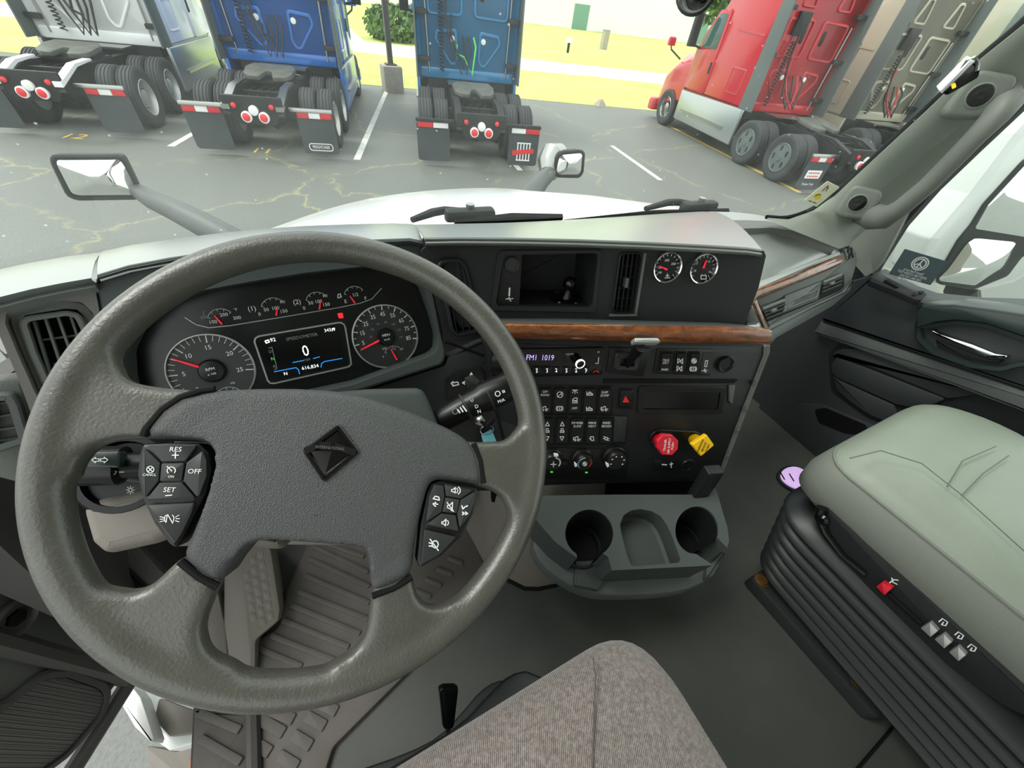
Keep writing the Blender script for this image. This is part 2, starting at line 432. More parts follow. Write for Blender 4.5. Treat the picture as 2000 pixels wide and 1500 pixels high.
# thin glass: clear pane with a film of dust and dried specks
def glass(name, dust, specks):
    m, nt, b, N, L = nodes(name); nt.nodes.remove(b)
    out = nt.nodes['Material Output']
    tr = N('ShaderNodeBsdfTransparent'); tr.inputs[0].default_value = (.95, .985, .96, 1)
    gl = N('ShaderNodeBsdfGlossy'); gl.inputs['Roughness'].default_value = .0
    m1 = N('ShaderNodeMixShader'); m1.inputs[0].default_value = .02; L(tr.outputs[0], m1.inputs[1]); L(gl.outputs[0], m1.inputs[2])
    tl = N('ShaderNodeBsdfTranslucent'); tl.inputs[0].default_value = (.9, .95, .9, 1)
    tc = N('ShaderNodeTexCoord').outputs['Object']
    a = noise(nt, tc, 5, 5, .6); vo = N('ShaderNodeTexVoronoi'); vo.inputs['Scale'].default_value = 45; L(tc, vo.inputs['Vector'])
    sp = math_(nt, 'MULTIPLY', ramp(nt, vo.outputs['Distance'], .04, .09, 1, 0), ramp(nt, noise(nt, tc, 7, 2).outputs['Fac'], .45, .51))
    f = math_(nt, 'ADD', ramp(nt, a.outputs['Fac'], .35, .7, dust * .5, dust * 1.5), math_(nt, 'MULTIPLY', sp, specks))
    m2 = N('ShaderNodeMixShader'); L(f, m2.inputs[0]); L(m1.outputs[0], m2.inputs[1]); L(tl.outputs[0], m2.inputs[2]); L(m2.outputs[0], out.inputs['Surface'])
glass('windshield_glass', .03, .3); glass('side_glass', .02, .05)
m, nt, b, N, L = nodes('truck_window'); b.inputs['Base Color'].default_value = (*lin('3f5a56'), 1); b.inputs['Roughness'].default_value = .05
m, nt, b, N, L = nodes('instrument_lens'); nt.nodes.remove(b)
tr = N('ShaderNodeBsdfTransparent'); gl = N('ShaderNodeBsdfGlossy'); gl.inputs['Roughness'].default_value = .0
mx = N('ShaderNodeMixShader'); mx.inputs[0].default_value = .0; tr.inputs[0].default_value = (.97, .98, .97, 1); L(tr.outputs[0], mx.inputs[1]); L(gl.outputs[0], mx.inputs[2]); L(mx.outputs[0], nt.nodes['Material Output'].inputs['Surface'])
defm('tire_rubber', '34383a', .75, bump=.3, scale=60, var=.15, vscale=6, bdist=.004)
defm('flap_rubber', '3d4446', .7, var=.15, vscale=3)
defm('chassis_black', '15191a', .5, var=.3, vscale=5)
defm('tail_red', 'e8303c', .25)
defm('reflect_red', 'd83038', .35)
defm('reflect_white', 'f0f0ee', .35)
defm('truck_white', 'f2f4f4', .3, coat=.4)
defm('truck_blue', '1c68bc', .25, coat=.6)
defm('truck_teal', '1a76a8', .25, coat=.6)
defm('truck_red', 'bb0f20', .25, coat=.4)
defm('truck_tan', 'b0ad98', .3, coat=.5)
defm('edge_rubber', '5a6462', .6)
defm('skirt_silver', 'b4bab6', .3, metal=.7)
defm('fifth_wheel_steel', '5b5d57', .5, metal=.3, var=.25, vscale=5)
defm('hose_green', '58c850', .5)
defm('hose_black', '1a1c1d', .5)
defm('hose_red', 'c03030', .5)
defm('concrete', 'a39d90', .85, var=.12, vscale=8)
defm('pole_brown', '57504a', .6)
defm('line_white', 'd2d2ca', .7, var=.2, vscale=7)
defm('line_yellow', 'd8b858', .7, var=.2, vscale=7)
defm('pavement', 'e2e0d8', .8)
defm('far_wall', 'f0f2f2', .6)
defm('far_green', '6f9a8c', .5)
defm('leaf', '5c7a44', .7, var=.3, vscale=3)
defm('bark', '4d4236', .8)
defm('orange', 'f06020', .5)

# ================================================================ the lot outside
def gpt(u, v, dz=0.0): return atz(u, v, GZ + dz)
G = FLAT(GZ)
mb = MB(); q = 90
mb.box((0, 5, GZ - .1), (2 * q, 2 * q, .2)); struct('ground', mb, M['asphalt'])
# lawn beyond the asphalt edge, with the pale road that crosses it
e0, e1 = gpt(0, 98), gpt(1290, 215); d = (e1 - e0).normalized(); nrm = V((-d.y, d.x, 0))
if nrm.y < 0: nrm = -nrm
LP = PL(e0, (0, 0, 1), d)
def strip(name, m, a0, a1, b0, b1, c):
    mb = MB(); rows = []
    for j in range(9):
        rows.append([LP.pt(a0 + (a1 - a0) * i / 40, b0 + (b1 - b0) * j / 8, c * (0.1 if (j == 0) else 1) + (random.uniform(-.015, .015) if j else 0)) for i in range(41)])
    mb.grid(rows, .15, (0, 0, 1)); return struct(name, mb, m)
strip('lawn', M['lawn_grass'], -30, 60, -.3, 7.5, .10)
strip('lawn_field', M['lawn_grass'], -30, 80, 12.5, 70, .12)
mb = MB(); mb.prism(LP, [(-30, 7.3), (80, 7.3), (80, 12.7), (-30, 12.7)], -.02, .11); struct('road', mb, M['pavement'])
mb = MB(); mb.prism(LP, [(6.5, 12), (9.5, 12), (2.5, 40), (-6, 40)], .1, .16); struct('path', mb, M['pavement'])
# painted bay lines and bay numbers on the asphalt
def line(name, pts, wd, m, label):
    mb = MB()
    for (u0, v0), (u1, v1) in pts:
        a, c = gpt(u0, v0), gpt(u1, v1); d = (c - a).normalized(); s = V((-d.y, d.x, 0)) * (wd / 2); up = V((0, 0, .006))
        mb.add([a - s, c - s, c + s, a + s, a - s + up, c - s + up, c + s + up, a + s + up], [(4, 5, 6, 7), (0, 1, 5, 4), (1, 2, 6, 5), (2, 3, 7, 6), (3, 0, 4, 7)])
    return struct(name, mb, m, label=label)
line('parking_line', [((755, 178), (697, 312))], .13, M['line_white'], 'white bay line between the two blue trucks')
line('parking_line', [((400, 248), (334, 286))], .13, M['line_white'], 'white bay line between white and blue truck')
line('parking_line', [((1288, 236), (1562, 376))], .12, M['line_yellow'], 'yellow bay line beside the red truck')
line('parking_line', [((1195, 285), (1290, 352))], .12, M['line_white'], 'faded white bay line right of the far mirror')
line('parking_line', [((1003, 318), (1016, 333))], .12, M['line_white'], 'short white and yellow line stub by the mud flap')
for s, u, v in (('12', 145, 267), ('11', 512, 295)):
    c = gpt(u, v); pl = PL((c.x, c.y, GZ), (0, 0, 1), (math.cos(-.29), math.sin(-.29), 0))
    t = thing('bay_number', 'yellow painted bay number %s on the asphalt behind the %s truck' % (s, 'white' if s == '12' else 'royal blue'), 'painted number', (c.x, c.y, GZ), 'bay numbers painted on the asphalt')
    txt(t, s, pl, 0, 0, .30, M['line_yellow'], c=.004, ext=.002)
# lamp post on its concrete foot
p = gpt(768, 178); t = thing('lamp_post', 'brown steel lamp post on a square concrete foot at the lawn edge', 'lamp post', p)
mb = MB(); mb.rbox(p + V((0, 0, .35)), (.62, .62, .7), .04); part('concrete_foot', mb, M['concrete'], t)
mb = MB(); mb.prism(PL(p, (0, 0, 1), (1, 0, 0)), rect(0, 0, .16, .16, .02), .7, 8.0); part('pole', mb, M['pole_brown'], t)
mb = MB(); mb.prism(PL(p, (0, 0, 1), (1, 0, 0)), rect(0, 0, .34, .34, .02), .7, .74); part('base_plate', mb, M['pole_brown'], t)
# small items on the grass
p = gpt(1108, 107); t = thing('marker_post', 'small dark marker post standing on the far grass', 'post', p)
mb = MB(); mb.tube([p, p + V((0, 0, .7))], .1, 8); part('post', mb, M['chassis_black'], t); mb = MB(); mb.rbox(p + V((0, 0, .85)), (.5, .12, .3), .03); part('plate', mb, M['far_wall'], t)
p = gpt(1177, 100); t = thing('utility_box', 'grey utility box standing on the far grass', 'utility box', p)
mb = MB(); mb.rbox(p + V((0, 0, .75)), (.6, .5, 1.5), .06); part('cabinet', mb, M['concrete'], t); mb = MB(); mb.rbox(p + V((0, 0, 1.53)), (.7, .6, .06), .02); part('lid', mb, M['far_wall'], t); mb = MB(); mb.box(p + V((0, 0, .04)), (1, .8, .08)); part('pad', mb, M['concrete'], t)
p = gpt(1172, 206); mb = MB(); rs = []
for k in range(5): rs.append([p + V((math.cos(2 * PI * i / 9) * (.3 - .055 * k) * (1 + .25 * math.sin(i * 2.3)), math.sin(2 * PI * i / 9) * (.2 - .035 * k), .05 * k)) for i in range(9)])
mb.rings(rs); solo('rock', mb, M['concrete'], 'brown rock lying where asphalt meets the lawn', 'rock')
# white hall far beyond the road
c = gpt(1180, 70); t = thing('white_hall', 'long low white hall with a green roof edge beyond the grass', 'building', (c.x, c.y, GZ))
ang = math.atan2(d.y, d.x); X = V((math.cos(ang), math.sin(ang), 0)); o = V((c.x, c.y, GZ)) + nrm * 8 + X * 6
wl = PL(o, -nrm, X)
mb = MB(); mb.prism(wl, [(-52, 0), (40, 0), (40, 9), (-52, 9)], -20, 0); part('wall', mb, M['far_wall'], t)
mb = MB(); mb.prism(wl, [(-53, 9), (41, 9), (41, 9.8), (-53, 9.8)], -21, .6); part('roof_edge', mb, M['far_green'], t)
for k in range(3):
    mb = MB(); mb.prism(wl, rect(-30 + 22 * k, 1.6, 2.6, 3.2), 0, .12); part('door', mb, M['far_green'], t)
# tree and shrubs
def crown(c, r, n, sz, sq=.8):
    mb = MB()
    for _ in range(n):
        v = V((random.gauss(0, 1), random.gauss(0, 1), random.gauss(0, 1))).normalized() * r * random.uniform(.55, 1); v.z *= sq
        a = V((random.gauss(0, 1), random.gauss(0, 1), random.gauss(0, 1))).normalized(); bb = a.orthogonal(); cc = a.cross(bb); s = sz * random.uniform(.6, 1.3); q = c + v
        mb.add([q - bb * s, q + cc * s * .5, q + bb * s, q - cc * s * .5], [(0, 1, 2, 3)])
    return mb
p = gpt(1385, 110); p = p.normalized() * 30; p.z = GZ; t = thing('tree', 'leafy green tree standing behind the red truck', 'tree', p)
part('foliage', crown(p + V((0, 0, 4.6)), 2.6, 2600, .17), M['leaf'], t, ang=0, stuff=True)
mb = MB(); mb.tube([p, p + V((.05, 0, 1.5)), p + V((0, 0, 4.5))], [.2, .16, .08], 8); part('trunk', mb, M['bark'], t)
p = gpt(775, 70); p = p.normalized() * 34; p.z = GZ; t = thing('shrub', 'low brown green shrub on the slope between the blue trucks', 'shrub', p)
part('foliage', crown(p + V((0, 0, .8)), 2.0, 1400, .16, .5), M['leaf'], t, ang=0, stuff=True)
mb = MB(); mb.tube([p, p + V((0, 0, .8))], .06, 6); part('stem', mb, M['bark'], t)

# ================================================================ parked tractor units
CACHE = {}
def wheel_pair(root, x, y, side, rim_mat, cover=False, single=False):
    """one axle end: outer (and inner) tyre, rim, hub"""
    def tire():
        mb = MB(); w_ = .145
        prof = [(.30, -w_ * .8), (.42, -w_), (.47, -w_ * .97), (.5, -w_ * .78)]
        for g in (-.09, -.03, .03, .09): prof += [(.5, g - .013), (.485, g - .006), (.485, g + .006), (.5, g + .013)]
        prof += [(.5, w_ * .78), (.47, w_ * .97), (.42, w_), (.30, w_ * .8)]
        return mb.lathe((0, 0, 0), (1, 0, 0), prof, 40, (False, False))
    if 'tire' not in CACHE: CACHE['tire'] = mesh('tire', tire(), M['tire_rubber'], 40)
    xs = [x] if single else [x, x - side * .33]
    for k, xx in enumerate(xs):
        o = link(bpy.data.objects.new('tire', CACHE['tire'])); o.parent = root; o.location = (xx, y, .5); OFF[o.name] = V((0, 0, 0))
        key = (rim_mat, cover, side, k)
        if key not in CACHE:
            mb = MB(); s = side
            if k: mb.lathe((0, 0, 0), (s, 0, 0), [(.3, -.1), (.28, 0), (.27, .1)], 24, (True, True))
            elif cover: mb.lathe((0, 0, 0), (s, 0, 0), [(.31, .0), (.31, .125), (.295, .14), (.28, .128), (.2, .135), (.08, .145), (.07, .16), (.01, .162)], 32)
            else: mb.lathe((0, 0, 0), (s, 0, 0), [(.3, -.1), (.31, .11), (.295, .125), (.28, .10), (.26, -.02), (.14, -.03), (.13, .07), (.09, .09), (.01, .092)], 32)
            CACHE[key] = mesh('rim', mb, M[rim_mat], 40)
        r = link(bpy.data.objects.new('rim', CACHE[key])); r.parent = o; OFF[r.name] = V((0, 0, 0))
        if k == 0:
            ck = ('nuts', side, cover)
            if ck not in CACHE:
                mb = MB()
                for i in range(5 if cover else 10):
                    a = 2 * PI * i / (5 if cover else 10); q = V((0, math.cos(a) * .195, math.sin(a) * .195))
                    if cover: mb.prism(PL(q + V((side * .133, 0, 0)), (side, 0, 0)), rect(0, 0, .05, .12, .02, rot=0), 0, .006)
                    else: mb.lathe(q, (side, 0, 0), [(.018, -.03), (.018, .02), (.012, .03)], 6)
                CACHE[ck] = mesh('wheel_nuts', mb, M['steel' if not cover else 'chassis_black'], 30)
            q = link(bpy.data.objects.new('wheel_nuts', CACHE[ck])); q.parent = o; q['kind'] = 'stuff'; OFF[q.name] = V((0, 0, 0))
def tractor(label, x, y, yaw, body, rim='dull_silver', cover=False, ramp_m='chassis_black', skirt=None, flap_bar='steel', front=False, box=None, sky=False, low=3.9):
    t = thing('semi_truck', label, 'truck', (x, y, GZ), 'tractor units parked across the lot', R_(-yaw), (0, 0, 0))
    B = M[body]; K = M['chassis_black']
    for s in (-1, 1):
        wheel_pair(t, s * 1.06, 1.2, s, rim, cover); wheel_pair(t, s * 1.06, 2.52, s, rim, cover)
        mb = MB(); mb.prism(PL((s * .43 - .05, 0, 0), (1, 0, 0), (0, 1, 0)), [(.02, .72), (7.4, .72), (7.4, 1.0), (.95, 1.0), (.05, .84)], 0, .1); part('frame_rail', mb, K, t)
        mb = MB(); mb.prism(PL((s * .43 - .065, 0, 0), (1, 0, 0), (0, 1, 0)), [(.0, .80), (.7, 1.0), (1.25, 1.03), (1.25, 1.06), (.68, 1.05), (.0, .87)], 0, .13); part('frame_ramp', mb, M[ramp_m], t)
        mb = MB(); mb.rbox((s * .95, .52, .50), (.64, .015, .66), .01, ax=(V((1, 0, 0)), V((0, 0, 1)), V((0, -1, 0)))) if False else mb.prism(PL((s * .93, .30, .08), (0, -1, 0)), rnd([(-.32, 0), (.32, 0), (.32, .66), (-.32, .66)], [.07, .07, .01, .01]), -.008, .008)
        part('mud_flap', mb, M['flap_rubber'], t)
        mb = MB(); mb.rbox((s * .88, .28, .80), (.76, .07, .06), .02); part('flap_bar', mb, M[flap_bar], t)
        for k, mm in ((0, 'reflect_red'), (1, 'reflect_white'), (2, 'reflect_red')) if flap_bar == 'steel' else ((0, 'reflect_red'), (1, 'reflect_white')):
            w_ = .2 if flap_bar == 'steel' else .3
            xx = s * .93 - .3 + w_ / 2 + k * w_ if s < 0 or flap_bar == 'steel' else s * .95 + .3 - w_ / 2 - k * w_
            mb = MB(); mb.prism(PL((xx, .285, .72), (0, -1, 0)), rect(0, 0, w_ * .97, .09, .005), -.01, .02, .004); part('reflector', mb, M[mm], t, 'red reflector strip' if k != 1 else 'white reflector strip')
        mb = MB(); mb.lathe((s * .14, .0, .70), (0, -1, 0), [(.085, -.04), (.085, .02), (.066, .03)], 20); a = part('tail_light', mb, M['reflect_white'], t)
        mb = MB(); mb.lathe((s * .14, .0, .70), (0, -1, 0), [(.064, .01), (.064, .034), (.04, .045), (.01, .047)], 20); part('lens', mb, M['tail_red'], a)
        mb = MB(); mb.lathe((s * .30, .02, .86), (0, -1, 0), [(.04, -.03), (.04, .02), (.02, .03)], 14); part('marker_light', mb, M['tail_red'], t)
        # gap fairing and roof edge beside the sleeper wall
        mb = MB(); mb.prism(PL((s * 1.215, 0, 0), (s, 0, 0), (s, 0, 0) if False else (0, s, 0)), [(s * 2.78, 1.12), (s * 3.3, 1.12), (s * 3.3, low), (s * 2.95, low)], -.035, .0, .01); part('gap_fairing', mb, M['edge_rubber'], t, 'dark rubber-edged gap fairing')
        for z in (1.45, 2.25, 3.1):
            mb = MB(); mb.rbox((s * 1.06, 3.12, z), (.30, .12, .09), .02); part('fairing_hinge', mb, K, t)
    mb = MB(); mb.lathe((0, 0, .80), (0, -1, 0), [(.075, -.04), (.075, .025), (.05, .035), (.01, .036)], 20); part('backup_light', mb, M['reflect_white'], t)
    mb = MB(); mb.prism(PL((0, .03, .58), (0, -1, 0)), rnd([(-.3, 0), (.3, 0), (.4, .16), (.48, .2), (.48, .42), (-.48, .42), (-.48, .2), (-.4, .16)], .03), -.06, 0, .01); part('rear_crossmember', mb, K, t)
    for yy in (.9, 1.86, 2.9):
        mb = MB(); mb.box((0, yy, .86), (.8, .12, .16)); part('crossmember', mb, K, t)
    for yy in (1.2, 2.52):
        mb = MB(); mb.tube([(-.8, yy, .5), (-.25, yy, .5), (0, yy, .5), (.25, yy, .5), (.8, yy, .5)], [.09, .1, .24, .1, .09], 12); part('drive_axle', mb, K, t)
        for s in (-1, 1):
            mb = MB(); mb.lathe((s * .52, yy + .3, .55), (0, 0, 1), [(.12, 0), (.15, .06), (.15, .2), (.11, .26)], 14); part('air_spring', mb, K, t)
    # fifth wheel: horseshoe plate with a slot open to the rear
    mb = MB(); o = [(-.42, -.30), (-.30, -.44), (-.12, -.46), (-.045, -.10), (.045, -.10), (.12, -.46), (.30, -.44), (.42, -.30), (.46, .1), (.36, .34), (-.36, .34), (-.46, .1)]
    ax = (V((1, 0, 0)), V((0, 1, .13)).normalized(), V((0, -.13, 1)).normalized())
    mb.prism(PL((0, 1.75, 1.17), ax[2], ax[0]), rnd(o, .05, 3), -.07, 0, .02); part('fifth_wheel', mb, M['fifth_wheel_steel'], t)
    mb = MB()
    for s in (-1, 1): mb.box((s * .36, 1.8, 1.06), (.08, .4, .14))
    mb.box((0, 1.8, 1.0), (.9, .7, .04)); part('fifth_wheel_mount', mb, K, t)
    mb = MB(); mb.box((0, 2.85, 1.08), (1.0, .5, .03)); part('deck_plate', mb, M['steel'], t)
    for k in range(4):
        mb = MB(); xs = -.25 + .16 * k; mb.tube([(xs, .25, .8), (xs + .1, .6, .86), (xs - .1, 1.0, .9), (xs + .05, 1.5, .93)], .014, 6); part('air_line', mb, K, t)
    # cab and sleeper
    mb = MB(); prof = [(3.2, 1.08), (3.2, low), (4.2, low + .08), (5.0, low - .25), (5.55, 2.75), (6.15, 2.15), (6.15, 1.08)]
    S = PL((0, 0, 0), (1, 0, 0), (0, 1, 0))
    mb.prism(S, rnd(prof, [.06, .25, .6, .6, .3, .1, .05], 5), -1.1, 1.2, .09)
    half = MB(); half.prism(PL((0, 0, 0), (-1, 0, 0), (0, -1, 0)), rnd([(-a, c) for a, c in prof], [.06, .25, .6, .6, .3, .1, .05], 5), -1.1, 1.2, .09)
    mb.v += half.v; n0 = len(mb.v) - len(half.v); mb.f += [tuple(i + n0 for i in f) for f in half.f]
    part('cab_body', mb, B, t)
    W = PL((0, 3.2, 0), (0, -1, 0))
    for s in (-1, 1):
        sh = [(s * .26, 2.02), (s * .74, 1.98), (s * .78, 1.80), (s * .42, 1.36), (s * .30, 1.36), (s * .22, 1.5)]
        mb = MB(); o = rnd(ccw(sh), .08, 4); mb.frame(W, o, inset(o, .055), -.01, .03, -.005, 48, .018); part('pressed_panel', mb, B, t)
        o = rnd(ccw([(s * .12, 2.22), (s * .92, 2.2), (s * .92, 2.95), (s * .12, 2.97)]), .1, 4); mb = MB(); mb.frame(W, o, inset(o, .05), -.01, .03, -.005, 48, .018); part('pressed_panel', mb, B, t)
        o = rnd(ccw([(s * .30, 3.12), (s * .75, 3.12), (s * .62, 3.62), (s * .42, 3.62)]), .08, 4); mb = MB(); mb.frame(W, o, inset(o, .05), -.01, .03, -.005, 48, .018); part('pressed_panel', mb, B, t)
        mb = MB(); mb.prism(W, rnd(ccw([(s * .26, 2.5), (s * .36, 2.5), (s * .36, 2.78), (s * .26, 2.78)]), .045, 4), -.01, .012, .008); part('grab_slot', mb, K, t)
        mb = MB(); mb.lathe((s * .36, 3.2, 1.84), (0, -1, 0), [(.055, 0), (.055, .012), (.03, .018), (.01, .018)], 18); part('emblem_disc', mb, M['reflect_white'], t)
        mb = MB(); mb.tube([(s * .92, 3.16, 1.2), (s * .98, 3.16, 2.9)], .02, 8); part('grab_rail', mb, M['steel'], t)
    mb = MB(); mb.prism(W, rnd([(-1.1, 1.1), (1.1, 1.1), (1.12, 1.3), (-1.12, 1.3)], .04), -.01, .04, .02); part('sill_panel', mb, B, t)
    mb = MB(); mb.box((0, 3.5, 1.0), (1.9, .5, .18)); part('cab_mount', mb, K, t)
    # hose rack: coiled lines hanging on the back wall
    for k, hm in enumerate(('hose_black', 'hose_red' if body in ('truck_red', 'truck_tan') else 'hose_black', 'hose_green' if body == 'truck_teal' else 'hose_black')):
        mb = MB(); x0 = -.5 + .12 * k; mb.tube([(x0, 3.12, 2.75 - .5 * k), (x0 - .02, 3.05, 2.2 - .3 * k), (x0 + .15, 2.95, 1.55), (x0 + .33, 2.8, 1.25), (x0 + .42, 2.95, 1.55 + .1 * k), (x0 + .38, 3.1, 1.9)], .022, 8); part('air_hose', mb, M[hm], t)
    mb = MB(); pts = []
    for i in range(140): a = i * .9; pts.append((-.62 + .05 * math.cos(a), 3.06 + .05 * math.sin(a), 1.25 + 1.3 * i / 140))
    mb.tube(pts, .012, 5); part('coiled_cable', mb, M['hose_black'], t)
    mb = MB(); mb.prism(W, rect(-.55, 2.85, .34, .42, .02), 0, .1, .01); part('cable_box', mb, K, t)
    # side panels, doors and windows
    for s in (-1, 1):
        sp = PL((s * 1.2, 0, 0), (s, 0, 0)); yy = lambda a: (s * a if sp.h.y * s > 0 else -s * a)
        f = 1 if sp.h.y > 0 else -1
        Q = lambda pts: [(f * a, c) for a, c in pts]
        mb = MB(); mb.prism(sp, rnd(Q([(5.0, 1.15), (5.95, 1.15), (5.95, 2.35), (5.5, 2.95), (5.0, 3.0)]), .08), -.01, .02, .012); dd = part('cab_door', mb, B, t)
        mb = MB(); mb.prism(sp, rnd(Q([(5.1, 2.15), (5.85, 2.15), (5.82, 2.4), (5.45, 2.88), (5.1, 2.9)]), .08), .0, .028, .006); part('door_window', mb, M['truck_window'], dd)
        mb = MB(); mb.rbox((s * 1.23, 5.1, 1.75), (.04, .06, .25), .015); part('door_handle', mb, K, dd)
        o = rnd(Q([(3.55, 1.35), (4.15, 1.35), (4.15, 1.9), (3.55, 1.9)]), .07); mb = MB(); mb.frame(sp, o, inset(ccw(o), .03), -.01, .014, -.002, 40, .008); part('locker_door', mb, B, t)
        if sky:
            mb = MB(); mb.prism(sp, rnd(Q([(3.85, 2.1), (4.15, 2.1), (4.15, 2.7), (3.85, 2.7)]), .1), -.01, .012, .006); part('sleeper_window', mb, M['chassis_black'], t)
        mb = MB(); mb.prism(sp, rnd(Q([(3.4, 2.55), (4.5, 2.6), (4.5, 2.64), (3.4, 2.59)]), .01), -.01, .012); part('body_crease', mb, B, t)
        mb = MB(); mb.prism(PL((s * 1.17, 0, 0), (s, 0, 0)), rnd(Q([(3.1, .30), (6.15, .34), (6.15, 1.1), (3.1, 1.12)]), .04), -.03, .04, .02); sk = part('side_skirt', mb, M[skirt or body], t)
        mb = MB(); mb.box((s * 1.2, 4.7, .62), (.12, 2.2, .05)); part('step', mb, M['steel'], sk)
        mb = MB(); mb.lathe((s * .75, 3.6, .72), (0, 1, 0), [(.01, 0), (.28, .02), (.32, .06), (.32, 1.2), (.01, 1.22)], 20); part('fuel_tank', mb, M['steel'], t)
        wheel_pair(t, s * 1.03, 6.9, s, 'steel', False, True)
        mb = MB(); mb.tube([(s * 1.15, 5.9, 2.1), (s * 1.5, 6.0, 2.2)], .03, 8); a = part('mirror_arm', mb, K, t)
        mb = MB(); mb.rbox((s * 1.48, 6.02, 2.5), (.24, .16, .75), .06); part('door_mirror', mb, K, t)
        mb = MB(); mb.tube([(s * .95, 7.2, 1.75), (s * 1.2, 7.5, 1.95), (s * 1.22, 7.55, 2.05)], .025, 8); part('hood_mirror_arm', mb, K, t)
        mb = MB(); mb.rbox((s * 1.22, 7.56, 2.15), (.24, .14, .22), .06); part('hood_mirror', mb, B, t)
    mb = MB(); rs = []
    for yy, w_, z0, z1 in ((6.0, 1.12, .8, 2.2), (6.5, 1.12, .75, 2.12), (7.1, 1.1, .6, 1.95), (7.6, 1.05, .45, 1.65), (7.95, .9, .4, 1.2), (8.05, .8, .4, .9)):
        rs.append([V((x_, yy, z_)) for x_, z_ in rnd([(-w_, z0), (w_, z0), (w_ * .98, z1 - .35), (w_ * .6, z1), (-w_ * .6, z1), (-w_ * .98, z1 - .35)], [.05, .05, .3, .3, .3, .3], 4)])
    mb.rings(rs); part('hood', mb, B, t)
    mb = MB(); mb.prism(PL((0, 8.06, 0), (0, 1, 0)), rnd([(-.6, .55), (.6, .55), (.5, 1.1), (-.5, 1.1)], .06), -.02, .02, .01); part('grille', mb, K, t)
    mb = MB(); mb.rbox((0, 7.95, .45), (2.3, .4, .35), .1); part('bumper', mb, M[body], t)
    return t
tr_white = tractor('white tractor unit with a silver skirt, leftmost of the parked trucks', -3.66, 10.97, 13, 'truck_white', ramp_m='truck_white', skirt='skirt_silver')
tr_blue = tractor('royal blue tractor unit with silver flap bars beside the white truck', -.345, 9.3, 15, 'truck_blue', ramp_m='steel')
tr_teal = tractor('teal blue tractor unit with black flap bars straight ahead', 3.52, 8.13, 16.5, 'truck_teal', flap_bar='chassis_black', rim='chassis_black')
tr_red = tractor('red tractor unit seen from its side with dark wheel covers', 11.6, 5.05, 13, 'truck_red', rim='edge_rubber', cover=True, skirt='skirt_silver', sky=False)
tr_tan = tractor('beige tractor unit parked just behind the red truck', 15.0, 4.25, 13, 'truck_tan', sky=True, skirt='truck_tan')
tr_far = tractor('second beige tractor unit half hidden by the windshield post', 18.8, 3.4, 13, 'truck_tan')
# marks on the mud flaps
F_ = PL((.93, .291, .08), (0, -1, 0))
for t, s in ((tr_blue, 'FREIGHTLINER'),):
    fl = txt(t, s, F_, .0, .12, .055, M['reflect_white'], sx=.62)
    mb = MB(); o = rnd(rect(0, .12, .44, .13), .06, 5); mb.frame(F_, o, inset(o, .014), 0, .003); part('emblem_ring', mb, M['reflect_white'], t)
mb = MB()
for k in range(5): mb.prism(F_, rect(-.12 + .065 * k, .26, .022, .32), 0, .003)
for k in range(2): mb.prism(F_, rect(.01, .1 + .32 * k, .30, .022), 0, .003)
part('flap_emblem', mb, M['reflect_white'], tr_teal, 'white grille emblem on the right flap')
mb = MB(); mb.prism(F_, rect(.0, .26, .46, .09, rot=.12), .003, .006); part('flap_banner', mb, M['reflect_red'], tr_teal, 'red banner across the flap emblem')
Fl = PL((-.93, .291, .08), (0, -1, 0))
mb = MB(); mb.prism(Fl, rect(0, .33, .42, .17, .02), 0, .004); pp = part('flap_placard', mb, M['reflect_white'], tr_red, 'white placard on the left mud flap')
mb = MB()
for k in range(2):
    for j in range(6): mb.prism(Fl, rect(-.14 + .055 * j, .36 - .07 * k, .035, .035), .004, .006)
part('placard_marks', mb, M['reflect_red'], pp)
txt(tr_red, 'Premier Truck', Fl, 0, .12, .05, M['reflect_white'], sx=.8)
# ================================================================ helpers that trace an outline onto a plane
def tp(pl, pts, c=0.0, r=0.0, seg=4):
    """pixel outline -> plane coordinates, corners rounded by r metres"""
    q = ccw(pl.pxs(pts, c)); return rnd(q, r, seg) if r else q
def plate(name, pl, pts, c0, c1, m, parent, r=0.0, bev=0.0, cpx=None, label=None, ang=35):
    mb = MB(); mb.prism(pl, tp(pl, pts, c1 if cpx is None else cpx, r), c0, c1, bev); return part(name, mb, M[m] if isinstance(m, str) else m, parent, label, ang)
def tx(parent, s, pl, u, v, hpx, m, c=.0008, d=(1, 0), sx=1.0, flip=False, name='lettering', sp=1.0):
    a, b = pl.px(u, v, c); p0 = V(pl.px(u, v - hpx / 2, c)); p1 = V(pl.px(u, v + hpx / 2, c))
    q = V(pl.px(u + d[0] * 20, v + d[1] * 20, c)) - V((a, b))
    return txt(parent, s, pl, a, b, (p1 - p0).length, M[m], c, math.atan2(q.y, q.x), flip, name, sx, sp=sp)
def ink(parent, pl, lines, wpx, m, c=.0004, t=.0005, name='symbol'):
    """pen strokes traced in pixels"""
    u, v = lines[0][0]; wd = (V(pl.px(u, v, c)) - V(pl.px(u + wpx, v, c))).length
    mb = MB(); mb.strokes(pl, [pl.pxs(l, c) for l in lines], wd, c, c + t); return part(name, mb, M[m], parent, ang=0)
def pts3(pl, pts, c=0.0): return [pl.hit(u, v, c) for u, v in pts]
def arc(cx, cy, rx, ry, a0, a1, n=12): return [(cx + rx * math.cos(R_(a0 + (a1 - a0) * i / n)), cy - ry * math.sin(R_(a0 + (a1 - a0) * i / n))) for i in range(n + 1)]

